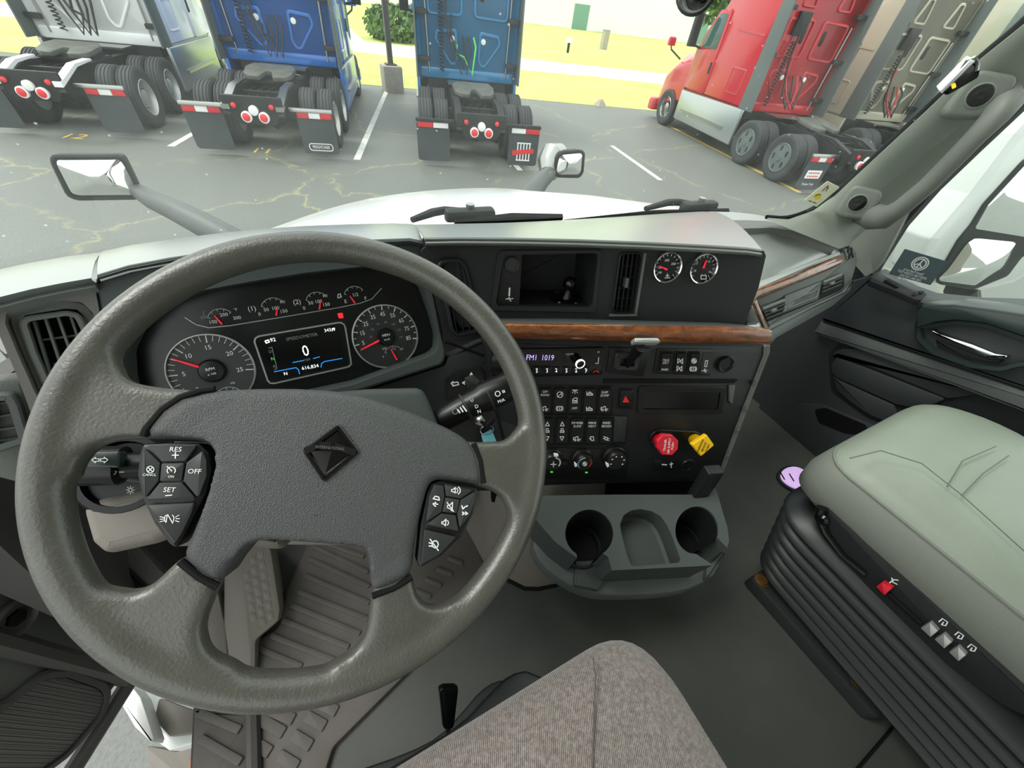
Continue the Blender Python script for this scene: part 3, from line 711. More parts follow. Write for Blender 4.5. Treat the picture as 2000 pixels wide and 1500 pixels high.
# ================================================================ cab shell
FZ = -1.02
mb = MB(); mb.prism(FLAT(FZ), [(-.432, -.9), (1.42, -.9), (1.42, 1.0), (-.432, 1.0)], -.06, 0); struct('floor', mb, M['floor_vinyl'])
mb = MB(); mb.grid([[V((x, .60, FZ)) for x in (-.45, .2, .8, 1.42)], [V((x, .70, FZ + .12)) for x in (-.45, .2, .8, 1.42)], [V((x, .80, FZ + .3)) for x in (-.45, .2, .8, 1.42)], [V((x, .84, -.50)) for x in (-.45, .2, .8, 1.42)]], .03, (0, -.7, .3)); struct('wall_front', mb, M['warm_dark'])
mb = MB(); mb.prism(PL((1.40, 0, 0), (-1, 0, 0)), [(-1.05, -1.08), (-.36, -1.08), (-.36, -.46), (-.56, -.44), (-.68, -.44), (-1.05, -.54)], -.05, 0); struct('wall_right', mb, M['door_dark'])
mb = MB(); mb.prism(PL((-.445, 0, 0), (1, 0, 0)), [(.40, -1.05), (1.0, -1.05), (1.0, -.56), (.66, -.45), (.47, -.43), (.42, -.60)], -.04, 0); struct('wall_left', mb, M['warm_dark'])
mb = MB(); mb.prism(FLAT(.62), [(-.55, -1.7), (1.45, -1.7), (1.45, .30), (-.55, .30)], 0, .05); struct('ceiling', mb, M['headliner'])
mb = MB(); mb.prism(PL((0, -1.6, 0), (0, 1, 0)), [(-1.45, -1.02), (.55, -1.02), (.55, .65), (-1.45, .65)], -.05, 0); struct('wall_back', mb, M['headliner'])
# windshield: curved glass from the dash line up past the top of the frame
base_px = [(-60, 540), (0, 528), (110, 505), (222, 490), (330, 475), (480, 455), (640, 443), (800, 440), (950, 437), (1100, 430), (1250, 420), (1380, 413), (1470, 418), (1560, 432), (1625, 455)]
WB = [atz(u, v, -.33) for u, v in base_px]
WS = [[p + V((0, .012, .0)) + (V((.45 - p.x, 0, 0)) * .10 + V((0, -.40, .95))) * t for p in WB] for t in (0, .25, .5, .75, 1.0)]
mb = MB(); mb.grid(WS); ws = struct('window_1', mb, M['windshield_glass'], ang=60, label='windshield')
def ws_hit(u, v, lift=.003):
    r = ray(u, v)
    for j in range(4):
        for i in range(len(WB) - 1):
            a, b, c, d = WS[j][i], WS[j][i + 1], WS[j + 1][i + 1], WS[j + 1][i]
            for t in ((a, b, c), (a, c, d)):
                h = geometry.intersect_ray_tri(*t, r, V((0, 0, 0)), True)
                if h: return h - r.normalized() * lift, ((b - a).cross(d - a)).normalized()
    return r * .001, V((0, -1, 0))
# windshield header and right post
mb = MB(); rs = []
fr = [(1500, 425, 1.00), (1540, 428, 1.07), (1588, 411, 1.15), (1632, 380, 1.20), (1719, 299, 1.20), (1812, 213, 1.19), (1914, 115, 1.18), (2005, 42, 1.17), (2100, -60, 1.16)]
bk = [(1640, 482, 1.22), (1658, 476, 1.27), (1672, 462, 1.30), (1700, 437, 1.33), (1775, 376, 1.34), (1862, 310, 1.34), (1950, 238, 1.33), (2030, 165, 1.32), (2130, 70, 1.31)]
for (u0, v0, x0), (u1, v1, x1) in zip(fr, bk):
    a, b = atx(u0, v0, x0), atx(u1, v1, x1); nv = (-(a + b)).normalized(); row = []
    for k in range(9):
        t = k / 8; row.append(a.lerp(b, t) + nv * .035 * math.sin(PI * t) ** .7)
    rs.append(row)
mb.grid(rs, .02, (.8, .4, 0)); post = struct('trim_1', mb, M['pillar'], ang=60, label='right windshield post cover')
sl = [r_[0] + V((0, .004, 0)) for r_ in rs]
for _ in range(2): sl = [sl[0]] + [q for a, b in zip(sl, sl[1:]) for q in (a * .75 + b * .25, a * .25 + b * .75)] + [sl[-1]]
mb = MB(); mb.tube(sl, .005, 6); struct('seal', mb, M['deep_black'], post)
# right side window glass with its frame
mb = MB(); mb.grid([[V((1.44, .62, -.45)), V((1.44, -.9, -.45))], [V((1.40, .50, .5)), V((1.40, -.9, .5))]], .005, (1, 0, 0)); struct('window_2', mb, M['side_glass'], label='passenger door glass')
mb = MB(); rs = []
for (u0, v0), (u1, v1) in [((1668, 512), (1712, 532)), ((1690, 478), (1722, 515)), ((1735, 420), (1768, 442)), ((1800, 362), (1830, 372)), ((1880, 290), (1910, 295)), ((1960, 222), (1995, 215)), ((2060, 130), (2100, 110))]:
    a, b = atx(u0, v0, 1.385), atx(u1, v1, 1.41); rs.append([a, a + V((-.012, 0, .004)), b + V((-.012, 0, .004)), b])
mb.grid(rs, .02, (-1, 0, 0)); struct('trim_2', mb, M['soft_black'], label='black frame of the passenger door glass')
mb = MB(); rs = [[atx(u, v, x) for u, v, x in q] for q in ([(1655, 470, 1.33), (1672, 520, 1.34), (1690, 540, 1.345)], [(1700, 432, 1.35), (1700, 495, 1.37), (1705, 530, 1.375)], [(1790, 365, 1.36), (1770, 420, 1.38), (1722, 512, 1.39)])]
mb.grid(rs, .015, (-1, 0, 0)); mb.grid([[atx(u, v, 1.345) for u, v in r_] for r_ in ([(1575, 428), (1655, 425)], [(1585, 480), (1660, 495)])]); struct('trim_3', mb, M['pillar'], label='grey corner cover below the post')

# ---------------------------------------------------------------- passenger door
D0 = PL((1.38, 0, -.6), (-1, 0, 0)); D1 = D0.off(.02); D2 = D0.off(.05)
mb = MB(); mb.prism(D0, [D0.px(*q) for q in [(1640, 545), (1700, 533), (1800, 588), (1990, 606)]] + [(.9, -1.05 + .6 + .2), (.9, -.45), (-.30, -.45), (-.42, -.42)], -.08, 0)
door = struct('door_1', mb, M['door_dark'], label='passenger door')
mb = MB(); mb.prism(D1, tp(D1, [(1648, 552), (1705, 537), (1790, 580), (1812, 590), (2010, 640), (2130, 700), (2130, 806), (2000, 760), (1800, 692), (1604, 625)], 0, .006), -.03, .012, .012); struct('upper_panel', mb, M['door_dark'], door)
mb = MB(); mb.grid([[atx(u, v, 1.375) for u, v in [(1690, 536), (1745, 562), (1800, 592), (1900, 602), (2060, 612)]], [atx(u, v, 1.425) for u, v in [(1700, 522), (1755, 545), (1830, 572), (1920, 581), (2060, 585)]]], .02, (.3, 0, 1)); struct('window_sill', mb, M['dash_grey'], door)
mb = MB(); mb.prism(D1, tp(D1, [(1604, 627), (1800, 694), (2000, 762), (2130, 808), (2130, 850), (1930, 778), (1700, 690), (1640, 668), (1590, 650)], 0, .004), -.03, .006, .006); struct('ledge', mb, M['dash_grey'], door)
# quilted map-pocket panel: three padded strips
for q in ([(1624, 700), (1630, 686), (1645, 681), (1690, 682), (1800, 722), (1930, 770), (1905, 772), (1850, 779), (1740, 733), (1636, 692)],
          [(1622, 712), (1634, 697), (1740, 738), (1848, 780), (1800, 800), (1750, 790), (1634, 738), (1624, 726)],
          [(1626, 735), (1634, 741), (1700, 772), (1745, 792), (1760, 835), (1700, 812), (1660, 785), (1634, 762)]):
    mb = MB(); mb.prism(D0, tp(D0, q, .012, .006), -.02, .012, .003); struct('padded_strip', mb, M['door_dark'], door)
mb = MB(); o = tp(D0, [(1616, 690), (1640, 672), (1700, 674), (1930, 762), (2060, 808), (2060, 900), (1760, 842), (1690, 815), (1622, 765)], .006, .03); mb.prism(D0, o, -.03, .003, .002); struct('pocket_panel', mb, M['soft_black'], door)
mb = MB(); mb.prism(D0, tp(D0, [(1590, 800), (1612, 797), (1690, 830), (1700, 850), (1650, 846), (1600, 826)], .004, .01), -.03, .004); struct('cup_recess', mb, M['deep_black'], door)
mb = MB(); mb.prism(D0, tp(D0, [(1560, 790), (1600, 790), (1720, 840), (1800, 900), (1700, 960), (1620, 935), (1560, 905), (1500, 860)], .01, .02), -.05, .002, .002); struct('kick_panel', mb, M['door_dark'], door)
# armrest with the handle cup
P3 = D0.off(.045)
mb = MB(); mb.prism(P3, tp(P3, [(1790, 640), (1795, 612), (1806, 593), (1870, 591), (1950, 601), (2060, 618), (2120, 640), (2120, 690), (2000, 652), (1930, 628), (1870, 622), (1832, 627)], 0, .006), -.06, .02, .006); struct('armrest', mb, M['door_gloss'], door)
mb = MB(); o = tp(P3, [(1787, 634), (1832, 627), (1870, 622), (1930, 628), (2000, 652), (2120, 690), (2120, 730), (2000, 716), (1955, 727), (1895, 719), (1820, 692), (1790, 664)], 0, .012)
mb.frame(P3, o, inset(o, .012), -.06, .008, -.03, 72, .004); mb.prism(P3, inset(o, .006), -.06, -.03); cup = struct('handle_cup', mb, M['door_gloss'], door)
for u, v in ((1889, 637), (1928, 648)):
    a, b = P3.px(u, v, -.02); mb = MB(); mb.lathe(P3.pt(a, b, -.03), P3.n, [(.017, 0), (.017, .010), (.014, .013), (.011, .011), (.002, .011)], 20); struct('round_switch', mb, M['button'], cup)
H = P3.off(.0)
mb = MB(); mb.prism(P3, tp(P3, [(1816, 648), (1822, 644), (1836, 652), (1900, 672), (1945, 690), (1970, 694), (1968, 698), (1950, 701), (1925, 698), (1895, 684), (1836, 660)], .004, .003), -.012, .006, .005); struct('pull_handle', mb, M['chrome'], door, label='chrome pull handle')
mb = MB(); mb.prism(P3, tp(P3, [(1825, 662), (1895, 688), (1930, 701), (1965, 702), (1950, 712), (1890, 704), (1830, 680)], -.01, .004), -.03, -.01, .004); struct('handle_base', mb, M['soft_black'], door)
S0 = PL((1.40, .2, -.400), (-.35, 0, 1), (0, -1, 0))
mb = MB(); mb.prism(S0, tp(S0, [(1700, 549), (1702, 541), (1758, 563), (1812, 573), (1800, 586), (1788, 585), (1745, 566)], .006, .003), -.01, .006, .002); wsw = struct('switch_plate', mb, M['soft_black'], door)
for q in ([(1781, 576), (1788, 569), (1796, 571), (1789, 578)], [(1790, 571), (1796, 568), (1806, 571), (1800, 574)]):
    mb = MB(); mb.prism(S0, tp(S0, q, .008, .001), .002, .011, .002); struct('window_switch', mb, M['button'], wsw)
mb = MB(); mb.prism(S0, tp(S0, [(1726, 549), (1730, 546), (1750, 556), (1756, 561), (1750, 562)], .008, .001), .002, .009, .001); struct('lock_slider', mb, M['deep_black'], wsw)
t = thing('reflection_patch', 'pale violet reflection built as a glowing patch low beside the passenger door', 'lamp', atz(1557, 935, FZ + .02))  # a violet reflection, added as a self-glowing patch; no lamp sits here
K0 = FLAT(FZ + .012)
mb = MB(); mb.prism(K0, smooth(tp(K0, [(1530, 915), (1556, 910), (1588, 930), (1592, 948), (1570, 960), (1540, 950), (1522, 932)]), 2), -.006, .004, .003); part('lens', mb, mat('reflection_violet', 'd9b8ee', .4, emit=.35), t)  # emissive sheet: its glow stands in for the reflected light
ink(t, K0, [[(1524, 922), (1532, 936)], [(1542, 926), (1550, 939)]], 2.5, 'deep_black', .005); mb = MB(); mb.prism(K0, inset(smooth(tp(K0, [(1530, 915), (1556, 910), (1588, 930), (1592, 948), (1570, 960), (1540, 950), (1522, 932)]), 2), -.008), -.012, -.002, .002); part('bezel', mb, M['soft_black'], t)  # dark slots and rim of the glowing patch

# ---------------------------------------------------------------- driver's door, standing open
h0, h1 = atz(238, 1320, -.99), atz(120, 1500, -.99); dd_ = (h1 - h0); dd_.z = 0; dd_.normalize()
nd = V((dd_.y, -dd_.x, 0));  nd = -nd if nd.dot(-h0) < 0 else nd
OD = PL(h0, nd)
mb = MB(); mb.prism(OD, tp(OD, [(236, 1330), (205, 1255), (150, 1165), (105, 1085), (60, 1010), (-40, 980), (-400, 1100), (-400, 2000), (60, 1560)], 0, .01), -.05, 0, .01)
odoor = struct('door_2', mb, M['mid_grey'], label='driver door standing open')
mb = MB(); o = tp(OD, [(2, 1390), (82, 1325), (130, 1322), (195, 1345), (205, 1358), (198, 1392), (130, 1470), (60, 1520), (-120, 1560), (-120, 1400)], .006, .02); mb.prism(OD, o, -.01, .006, .004); struct('speaker_grille', mb, M['speaker_mesh'], odoor)
mb = MB(); mb.frame(OD, inset(o, -.012), o, -.01, .010, None, 64, .004); struct('grille_rim', mb, M['warm_dark'], odoor)
a, b = OD.px(38, 1208, .01); mb = MB(); mb.lathe(OD.pt(a, b, 0), OD.n, [(.030, 0), (.030, .008), (.024, .010), (.020, .004), (.002, .003)], 20); struct('screw_cup', mb, M['warm_dark'], odoor)
mb = MB(); mb.lathe(OD.pt(a, b, .002), OD.n, [(.012, 0), (.012, .006), (.002, .007)], 6); struct('screw', mb, M['deep_black'], odoor)
if 0: mb = MB(); mb.prism(OD, tp(OD, [(-60, 1120), (60, 1060), (108, 1090), (200, 1255), (160, 1180), (60, 1140), (-60, 1180)], .01, .01), -.01, .015, .008)
mb = MB(); mb.tube([h0 + V((0, 0, -.02)), h0 + V((0, 0, .5))], .016, 8); mb.tube([h0 + V((0, 0, -.03)), h0 + V((0, 0, -.03)) + dd_ * .35], .014, 8); struct('door_seal', mb, M['warm_dark'], odoor)
# cab steps and sill outside the open door
t = thing('cab_step', 'white moulded cab step below the open driver door', 'step', atz(310, 1400, -1.5))
def zplate(name, z, th, pts, m, r=.01, bev=.01):
    pl = FLAT(z); mb = MB(); mb.prism(pl, tp(pl, pts, 0, min(r, .005)), -th, 0, .003); return part(name, mb, M[m], t)
zplate('sill_cover', -1.10, .04, [(233, 1330), (262, 1345), (275, 1362), (300, 1440), (296, 1452), (262, 1420), (230, 1365)], 'white_paint')
zplate('step_plate', -1.16, .05, [(276, 1346), (385, 1384), (385, 1450), (330, 1466), (302, 1446), (286, 1400)], 'white_paint', .008)
zplate('step_tread', -1.14, .03, [(310, 1362), (385, 1390), (385, 1432), (330, 1438), (300, 1405)], 'beige_grey', .012)
zplate('lower_skirt', -1.35, .3, [(282, 1455), (345, 1468), (400, 1450), (400, 1560), (330, 1530), (290, 1490)], 'beige_grey', .01)
mb = MB(); mb.prism(FLAT(-1.22), tp(FLAT(-1.22), [(372, 1475), (384, 1470), (384, 1530), (364, 1530)], 0, .004), -.03, 0, .004); part('reflector', mb, M['orange'], t, 'orange reflector')

# ================================================================ hood, cowl and mirrors seen through the glass
t = thing('hood', 'white sloping truck hood beyond the dashboard', 'hood', (.45, 1.5, -.9))
mb = MB(); rs = []
for y, zc, ze, w_ in ((.80, -.40, -.47, .98), (.95, -.405, -.48, .90), (1.15, -.435, -.53, .76), (1.4, -.50, -.62, .66), (1.7, -.62, -.76, .60), (2.1, -.82, -.98, .52), (2.4, -1.1, -1.25, .42)):
    rs.append([V((.47 + w_ * s, y, zc + (ze - zc) * abs(s) ** 2.4)) for s in [k / 10 - 1 for k in range(21)]])
mb.grid(rs, .03, (0, 0, 1)); part('bonnet_skin', mb, M['white_paint'], t, ang=60)
mb = MB(); mb.grid([[r_[0] for r_ in rs], [r_[0] + V((-.05, 0, -.5)) for r_ in rs]], .02, (1, 0, 0)); part('side_panel', mb, M['white_paint'], t, ang=60); mb = MB(); mb.grid([[r_[-1] for r_ in rs], [r_[-1] + V((.05, 0, -.5)) for r_ in rs]], .02, (-1, 0, 0)); part('side_panel', mb, M['white_paint'], t, ang=60)
def hood_mirror(label, head, glass, y, arm, foot):
    HM = PL((0, y, -.6), (0, -1, 0)); c = aty(*head[0], y)
    t = thing('hood_mirror', label, 'mirror', atz(*foot[0], foot[1]), 'mirrors on stalks beside the hood')
    mb = MB(); o = tp(HM, head, 0, .05, 5); o2 = inset(o, .03)
    mb.rings([[HM.pt(a, b, -.10) for a, b in inset(resample(o, 48), .05)], [HM.pt(a, b, -.05) for a, b in inset(resample(o, 48), .008)], [HM.pt(a, b, 0) for a, b in resample(o, 48)], [HM.pt(a, b, .006) for a, b in inset(resample(o, 48), .006)], [HM.pt(a, b, .006) for a, b in inset(resample(o, 48), .014)], [HM.pt(a, b, -.004) for a, b in inset(resample(o, 48), .016)]]); part('housing', mb, M['soft_black'], t)
    mb = MB(); q = inset(resample(tp(HM, glass, 0, .04, 5), 48), .002); cx = sum(p[0] for p in q) / 48; cy = sum(p[1] for p in q) / 48
    rr = []
    for k in range(6):
        s = 1 - k / 5.02; rr.append([HM.pt(cx + (p[0] - cx) * s, cy + (p[1] - cy) * s, .002 + .022 * (1 - s * s)) for p in q])
    mb.rings(rr, (False, True)); part('mirror_pane', mb, M['mirror_glass'], t, ang=60)
    mb = MB(); mb.tube([p for p in arm], [.030, .036, .042, .048, .052][:len(arm)], 12); part('arm', mb, M['dash_grey'], t)
    return t, HM
hood_mirror('hood mirror on a long grey stalk left of the hood', [(97, 302), (236, 302), (248, 312), (281, 380), (272, 390), (150, 392), (130, 384), (98, 318)], [(105, 310), (231, 309), (241, 318), (272, 377), (263, 383), (155, 384), (137, 377), (106, 322)], 2.1,
            [aty(268, 372, 2.12), aty(300, 392, 2.0), aty(345, 412, 1.9), aty(400, 440, 1.8), aty(470, 478, 1.7)], ((400, 440), -.75))
hood_mirror('hood mirror with a silvery shell on the right of the hood', [(1088, 296), (1136, 292), (1143, 298), (1140, 338), (1132, 348), (1088, 347), (1080, 338)], [(1092, 300), (1134, 296), (1139, 301), (1136, 336), (1129, 343), (1092, 343), (1086, 336)], 1.85,
            [aty(1084, 322, 1.93), aty(1072, 340, 1.86), aty(1058, 352, 1.8), aty(1042, 372, 1.72), aty(1020, 398, 1.65)], ((1042, 372), -.7))
rm = [o for o in bpy.data.objects if o.get('label', '').startswith('hood mirror with a silvery')][0]
mb = MB(); mb.tube([aty(1095, 300, 1.95), aty(1082, 306, 1.93), aty(1076, 322, 1.92), aty(1072, 340, 1.88)], [.05, .075, .075, .05], 12); part('shell', mb, M['steel'], rm, 'silvery mirror shell')
# wipers lying on the cowl
def wiper(label, arm, blade, pivot):
    Z = FLAT(-.345); t = thing('wiper', label, 'wiper', Z.hit(*pivot), 'windshield wipers')
    up = V((0, 0, .012))
    mb = MB(); mb.tube([Z.hit(u, v) + up for u, v in arm], [.006, .009, .009, .007], 8); part('arm', mb, M['soft_black'], t)
    mb = MB(); p = [Z.hit(u, v) for u, v in blade]; mb.tube([p[0], p[0].lerp(p[1], .5) + up * .4, p[1]], [.006, .009, .007], 6, flat=1.4); part('blade', mb, M['deep_black'], t)
    q = Z.hit(*pivot) + up; mb = MB(); d = (p[1] - p[0]).normalized(); mb.rbox(q, (.11, .03, .022), .008, ax=(d, V((-d.y, d.x, 0)), V((0, 0, 1)))); part('blade_holder', mb, M['soft_black'], t)
    mb = MB(); mb.lathe(q + V((0, 0, .01)), (0, 0, 1), [(.009, 0), (.009, .01), (.002, .012)], 6); part('pivot_bolt', mb, M['steel'], t)
wiper('black wiper lying on the cowl near the middle of the windshield', [(806, 441), (846, 426), (868, 422), (918, 424)], [(888, 437), (1097, 426)], (918, 428))
wiper('black wiper lying at the right end of the windshield', [(1258, 417), (1300, 405), (1320, 404), (1365, 411)], [(1100, 436), (1420, 414)], (1362, 411))
# passenger door mirror outside the side glass
MP = PL((1.86, .62, -.3), (-.42, -.9, .12))
t = thing('door_mirror', 'tall white shelled door mirror outside the passenger glass', 'mirror', MP.hit(1880, 570))
mb = MB(); o = tp(MP, [(1838, 560), (1796, 540), (1822, 470), (1900, 380), (1990, 262), (2120, 120), (2220, 300), (2080, 500), (1990, 560), (1920, 575)], 0, .03); mb.prism(MP, o, -.14, -.012, .03); part('housing', mb, M['white_paint'], t)
mb = MB(); mb.prism(MP, tp(MP, [(1838, 557), (1834, 540), (1875, 470), (1900, 440), (1925, 400), (2000, 318), (2140, 200), (2200, 320), (2080, 480), (2000, 500), (1970, 540), (1905, 566)], 0, .02), -.02, .0, .006); part('bezel', mb, M['soft_black'], t)
mb = MB(); mb.prism(MP, tp(MP, [(1904, 447), (1930, 402), (2000, 326), (2100, 240), (2140, 330), (2020, 466)], .003, .012), -.004, .003, .001); part('flat_pane', mb, M['mirror_glass'], t)
q = resample(tp(MP, [(1829, 548), (1852, 526), (1888, 476), (1904, 465), (1985, 473), (1975, 498), (1960, 524), (1905, 558)], .003, .015), 40); cx = sum(p[0] for p in q) / 40; cy = sum(p[1] for p in q) / 40
mb = MB(); mb.rings([[MP.pt(cx + (p[0] - cx) * s, cy + (p[1] - cy) * s, .003 + .03 * (1 - s * s)) for p in q] for s in (1, .8, .6, .4, .2, .02)], (False, True)); part('convex_pane', mb, M['mirror_glass'], t, ang=60)
mb = MB(); mb.tube([MP.pt(*MP.px(1905, 575), -.06), MP.pt(*MP.px(1930, 640), -.1)], .05, 10); part('bracket', mb, M['soft_black'], t)

# ================================================================ things fixed on the post and the glass
t = thing('grab_handle', 'long grey grab handle bolted along the right windshield post', 'grab handle', atx(1720, 430, 1.3))
path = [(1676, 396, 1.25), (1692, 414, 1.24), (1708, 424, 1.22), (1730, 425, 1.20), (1760, 406, 1.18), (1812, 362, 1.175), (1860, 314, 1.17), (1905, 268, 1.17), (1942, 230, 1.175), (1957, 208, 1.195), (1948, 192, 1.215), (1918, 186, 1.24)]
mb = MB(); mb.tube([atx(*q) for q in path], [.026, .026, .025, .022, .018, .0165, .0165, .0165, .019, .024, .026, .026], 14, flat=1.15); part('grip', mb, M['grip_grey'], t, ang=60)
for (u, v, x), c in (((1675, 397, 1.19), 0), ((1914, 187, 1.165), 1)):
    p = atx(u, v, x); nv = V((-.80, -.5, .12)).normalized()
    MPn = PL(p, nv); mb = MB(); mb.prism(MPn, rnd([(-.034, -.040), (.040, -.030), (.036, .034), (-.030, .036)], .018, 5), -.05, .0, .008, 3); mt = part('mount', mb, M['grip_grey'], t, ang=50)
    mb = MB(); mb.lathe(p, nv, [(.020, -.002), (.020, .001), (.018, .002), (.017, .001)], 24, (False, False)); part('bolt_rim', mb, M['pillar'], mt)
    mb = MB(); mb.lathe(p + nv * .0006, nv, [(.017, 0), (.017, .001), (.010, .0012), (.009, .005), (.006, .006), (.001, .003)], 16); part('bolt', mb, M['deep_black'], mt)
# toll box with an amber light clipped at the post
TB = PL(atx(1870, 150, 1.08), (-.8, -.55, -.1), None)
t = thing('toll_box', 'small black toll box with an amber light at the windshield post', 'electronic device', TB.P)
plate('case', TB, [(1836, 180), (1902, 118), (1916, 132), (1912, 152), (1850, 188)], -.02, .012, 'gloss_black', t, .006, .004)
plate('top_shell', TB, [(1834, 178), (1896, 116), (1906, 120), (1840, 184)], -.02, .018, 'white_paint', t, .002, .003)
plate('amber_light', TB, [(1858, 166), (1866, 162), (1868, 170), (1860, 174)], .01, .015, 'lit_orange', t, .001)
mb = MB(); mb.tube(pts3(TB, [(1878, 136), (1890, 118), (1903, 112), (1910, 122), (1908, 138)], .012), .003, 6); part('clip', mb, M['steel'], t)
# round sensor at the windshield top
h, hn = ws_hit(1362, 2); t = thing('rain_sensor', 'round black sensor housing stuck at the windshield top', 'sensor', h)
hd = h.normalized(); mb = MB(); rs_ = [(.001, .05), (.012, .047), (.020, .038), (.024, .025), (.024, -.01)]; mb.lathe(ws_hit(1362, -22)[0], -hd, [(r_, z_ - .03) for r_, z_ in rs_], 24); part('housing', mb, M['gloss_black'], t)
mb = MB(); mb.lathe(ws_hit(1362, -22)[0], -hd, [(.028, -.035), (.028, -.03), (.024, -.028)], 24); part('mounting_ring', mb, M['soft_black'], t)
# sticker low on the windshield and the card on the side glass
h, hn = ws_hit(1603, 380, .004); hn = -hn if hn.dot(h) > 0 else hn; SP = PL(h, hn)
t = thing('windshield_sticker', 'pale yellow inspection sticker low on the right of the windshield', 'sticker', h)
plate('paper', SP, [(1569, 393), (1616, 354), (1640, 366), (1595, 404)], -.001, 0, 'sticker', t, .002)
plate('yellow_mark', SP, [(1588, 384), (1596, 377), (1605, 382), (1603, 388), (1594, 390)], 0, .0006, mat('mark_yellow', 'e8d84a', .6), t, .001)
ink(t, SP, [[(1606, 373), (1617, 363), (1617, 368), (1613, 373)], [(1592, 383), (1597, 380), (1603, 380)], [(1580, 392), (1585, 394)], [(1588, 395), (1594, 397)]], 1.4, 'soft_black', .0008)
CP = PL(atx(1790, 520, 1.415), (-1, 0, .04))
t = thing('window_card', 'slate grey card with white print on the passenger glass', 'card', CP.P)
plate('card_sheet', CP, [(1767, 486), (1851, 511), (1817, 557), (1736, 535)], -.001, 0, 'card', t, .002)
cc = V(CP.px(1797, 515)); ru = (V(CP.px(1797, 503)) - cc).length
mb = MB(); o = circ(*cc, ru * 1.1, 28); mb.frame(CP, o, inset(o, ru * .16), 0, .0006); o = circ(*cc, ru * .82, 28); mb.frame(CP, o, inset(o, ru * .16), 0, .0006)
mb.strokes(CP, [[tuple(cc), tuple(cc + V((math.cos(a), math.sin(a))) * ru * .75)] for a in (PI / 2, -PI / 2, -.7, PI + .7)], ru * .16, 0, .0006); part('peace_emblem', mb, M['white_print'], t)
for k, s in enumerate(('Report Road use by', '(HURT) 881-CITIZEN TEXT', '(760) 884-1178 CALL', '(Comments) 0781-888')):
    tx(t, s, CP, 1781 - 3.2 * k + 3, 530.5 + 6.0 * k, 4.6, 'white_print', .0008, (1, .29), .62, True)
# ================================================================ dashboard
CL = PL((0, .569, -.368), (0, -math.cos(R_(31.8)), math.sin(R_(31.8))))     # instrument plane
CF = CL.off(.045)                                                             # its hood face
QN = V((-.305, -.902, .305)); Q0 = V((.32, .312, -.444))
CSL = PL(Q0 * 1.15, QN); CSU = PL(Q0 * 1.21, QN)                              # lower and upper centre stack
PF = PL((1.07, .43, -.405), (.085, -.72, .66))                                  # passenger fascia
LPN = PL(CF.hit(182, 556), (.28, -.85, .45))                                  # left vent panel
KP = PL(CSL.hit(962, 720, -.02), (-.18, -.84, .5))                            # knee panel right of the column
dash = thing('dashboard', 'dark grey wraparound dashboard with wood trim', 'dashboard', (.45, .6, -.9))
D_ = lambda n, mb, m, lab=None, ang=35: part(n, mb, M[m], dash, lab, ang)
# dash tops
def lerp_rows(A, B, n=6, sag=0.0):
    rows = []
    for k in range(n + 1):
        t = k / n; rows.append([a.lerp(b, t) + V((0, 0, sag * math.sin(PI * t))) for a, b in zip(A, B)])
    return rows
brow = [(830, 464), (900, 463), (1000, 464), (1130, 467), (1260, 472), (1380, 478), (1460, 483), (1488, 487)]
A = [atz(u, v, -.33) for u, v in [(800, 440), (890, 438), (970, 436), (1080, 431), (1200, 424), (1300, 417), (1370, 413), (1400, 414)]]
Bt = [CSU.hit(u, v, .03) for u, v in brow]
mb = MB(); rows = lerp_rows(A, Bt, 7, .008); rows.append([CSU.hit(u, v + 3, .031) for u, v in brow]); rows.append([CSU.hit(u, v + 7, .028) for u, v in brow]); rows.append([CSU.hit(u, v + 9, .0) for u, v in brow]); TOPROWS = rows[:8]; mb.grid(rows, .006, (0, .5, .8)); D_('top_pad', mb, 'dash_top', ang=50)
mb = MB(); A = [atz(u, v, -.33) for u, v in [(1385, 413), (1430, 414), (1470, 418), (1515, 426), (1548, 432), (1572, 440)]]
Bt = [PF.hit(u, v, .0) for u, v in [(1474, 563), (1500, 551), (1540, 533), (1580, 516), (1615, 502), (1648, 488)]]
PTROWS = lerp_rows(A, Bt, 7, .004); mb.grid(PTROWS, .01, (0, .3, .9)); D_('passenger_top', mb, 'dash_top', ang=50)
rid = [((1370, 431), (1383, 449), .325), ((1420, 430), (1422, 448), .330), ((1460, 430), (1462, 446), .334), ((1510, 432), (1508, 445), .336), ((1555, 440), (1548, 451), .337), ((1600, 456), (1590, 466), .345), ((1642, 476), (1632, 483), .365)]
ra = [atz(*a, -z) for a, b, z in rid]; rb = [atz(*b, -z) for a, b, z in rid]
mb = MB(); mb.grid([[p + V((0, .01, -.05)) for p in ra], ra, rb, [p + V((0, -.002, -.05)) for p in rb]], .004, (0, 0, 1)); D_('defrost_ridge', mb, 'mid_grey', ang=25)
# instrument hood
hb = [(190, 536), (250, 518), (330, 503), (420, 490), (520, 479), (620, 472), (720, 468), (800, 465), (826, 470)]
A = [atz(u, v, -.33) for u, v in [(222, 491), (270, 482), (340, 473), (420, 462), (500, 453), (590, 446), (680, 442), (760, 440), (800, 440)]]
Bt = [CF.hit(u, v, .01) for u, v in hb]
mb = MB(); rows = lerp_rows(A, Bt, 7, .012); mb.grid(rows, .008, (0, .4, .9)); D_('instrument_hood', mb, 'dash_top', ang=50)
mb = MB(); mb.grid([[CF.hit(u, v, .01) for u, v in hb], [CF.hit(u, v + 3, .013) for u, v in hb], [CF.hit(u, v + 9, .006) for u, v in hb], [CF.hit(u, v + 12, -.004) for u, v in hb]], .003, (0, .9, .3)); D_('hood_lip', mb, 'hood_face', ang=60)
outer = [(182, 545), (250, 524), (330, 509), (420, 496), (520, 485), (620, 478), (720, 474), (812, 471), (828, 482), (838, 520), (862, 640), (872, 690), (866, 712), (700, 765), (400, 830), (250, 850), (236, 820), (215, 700), (196, 620)]
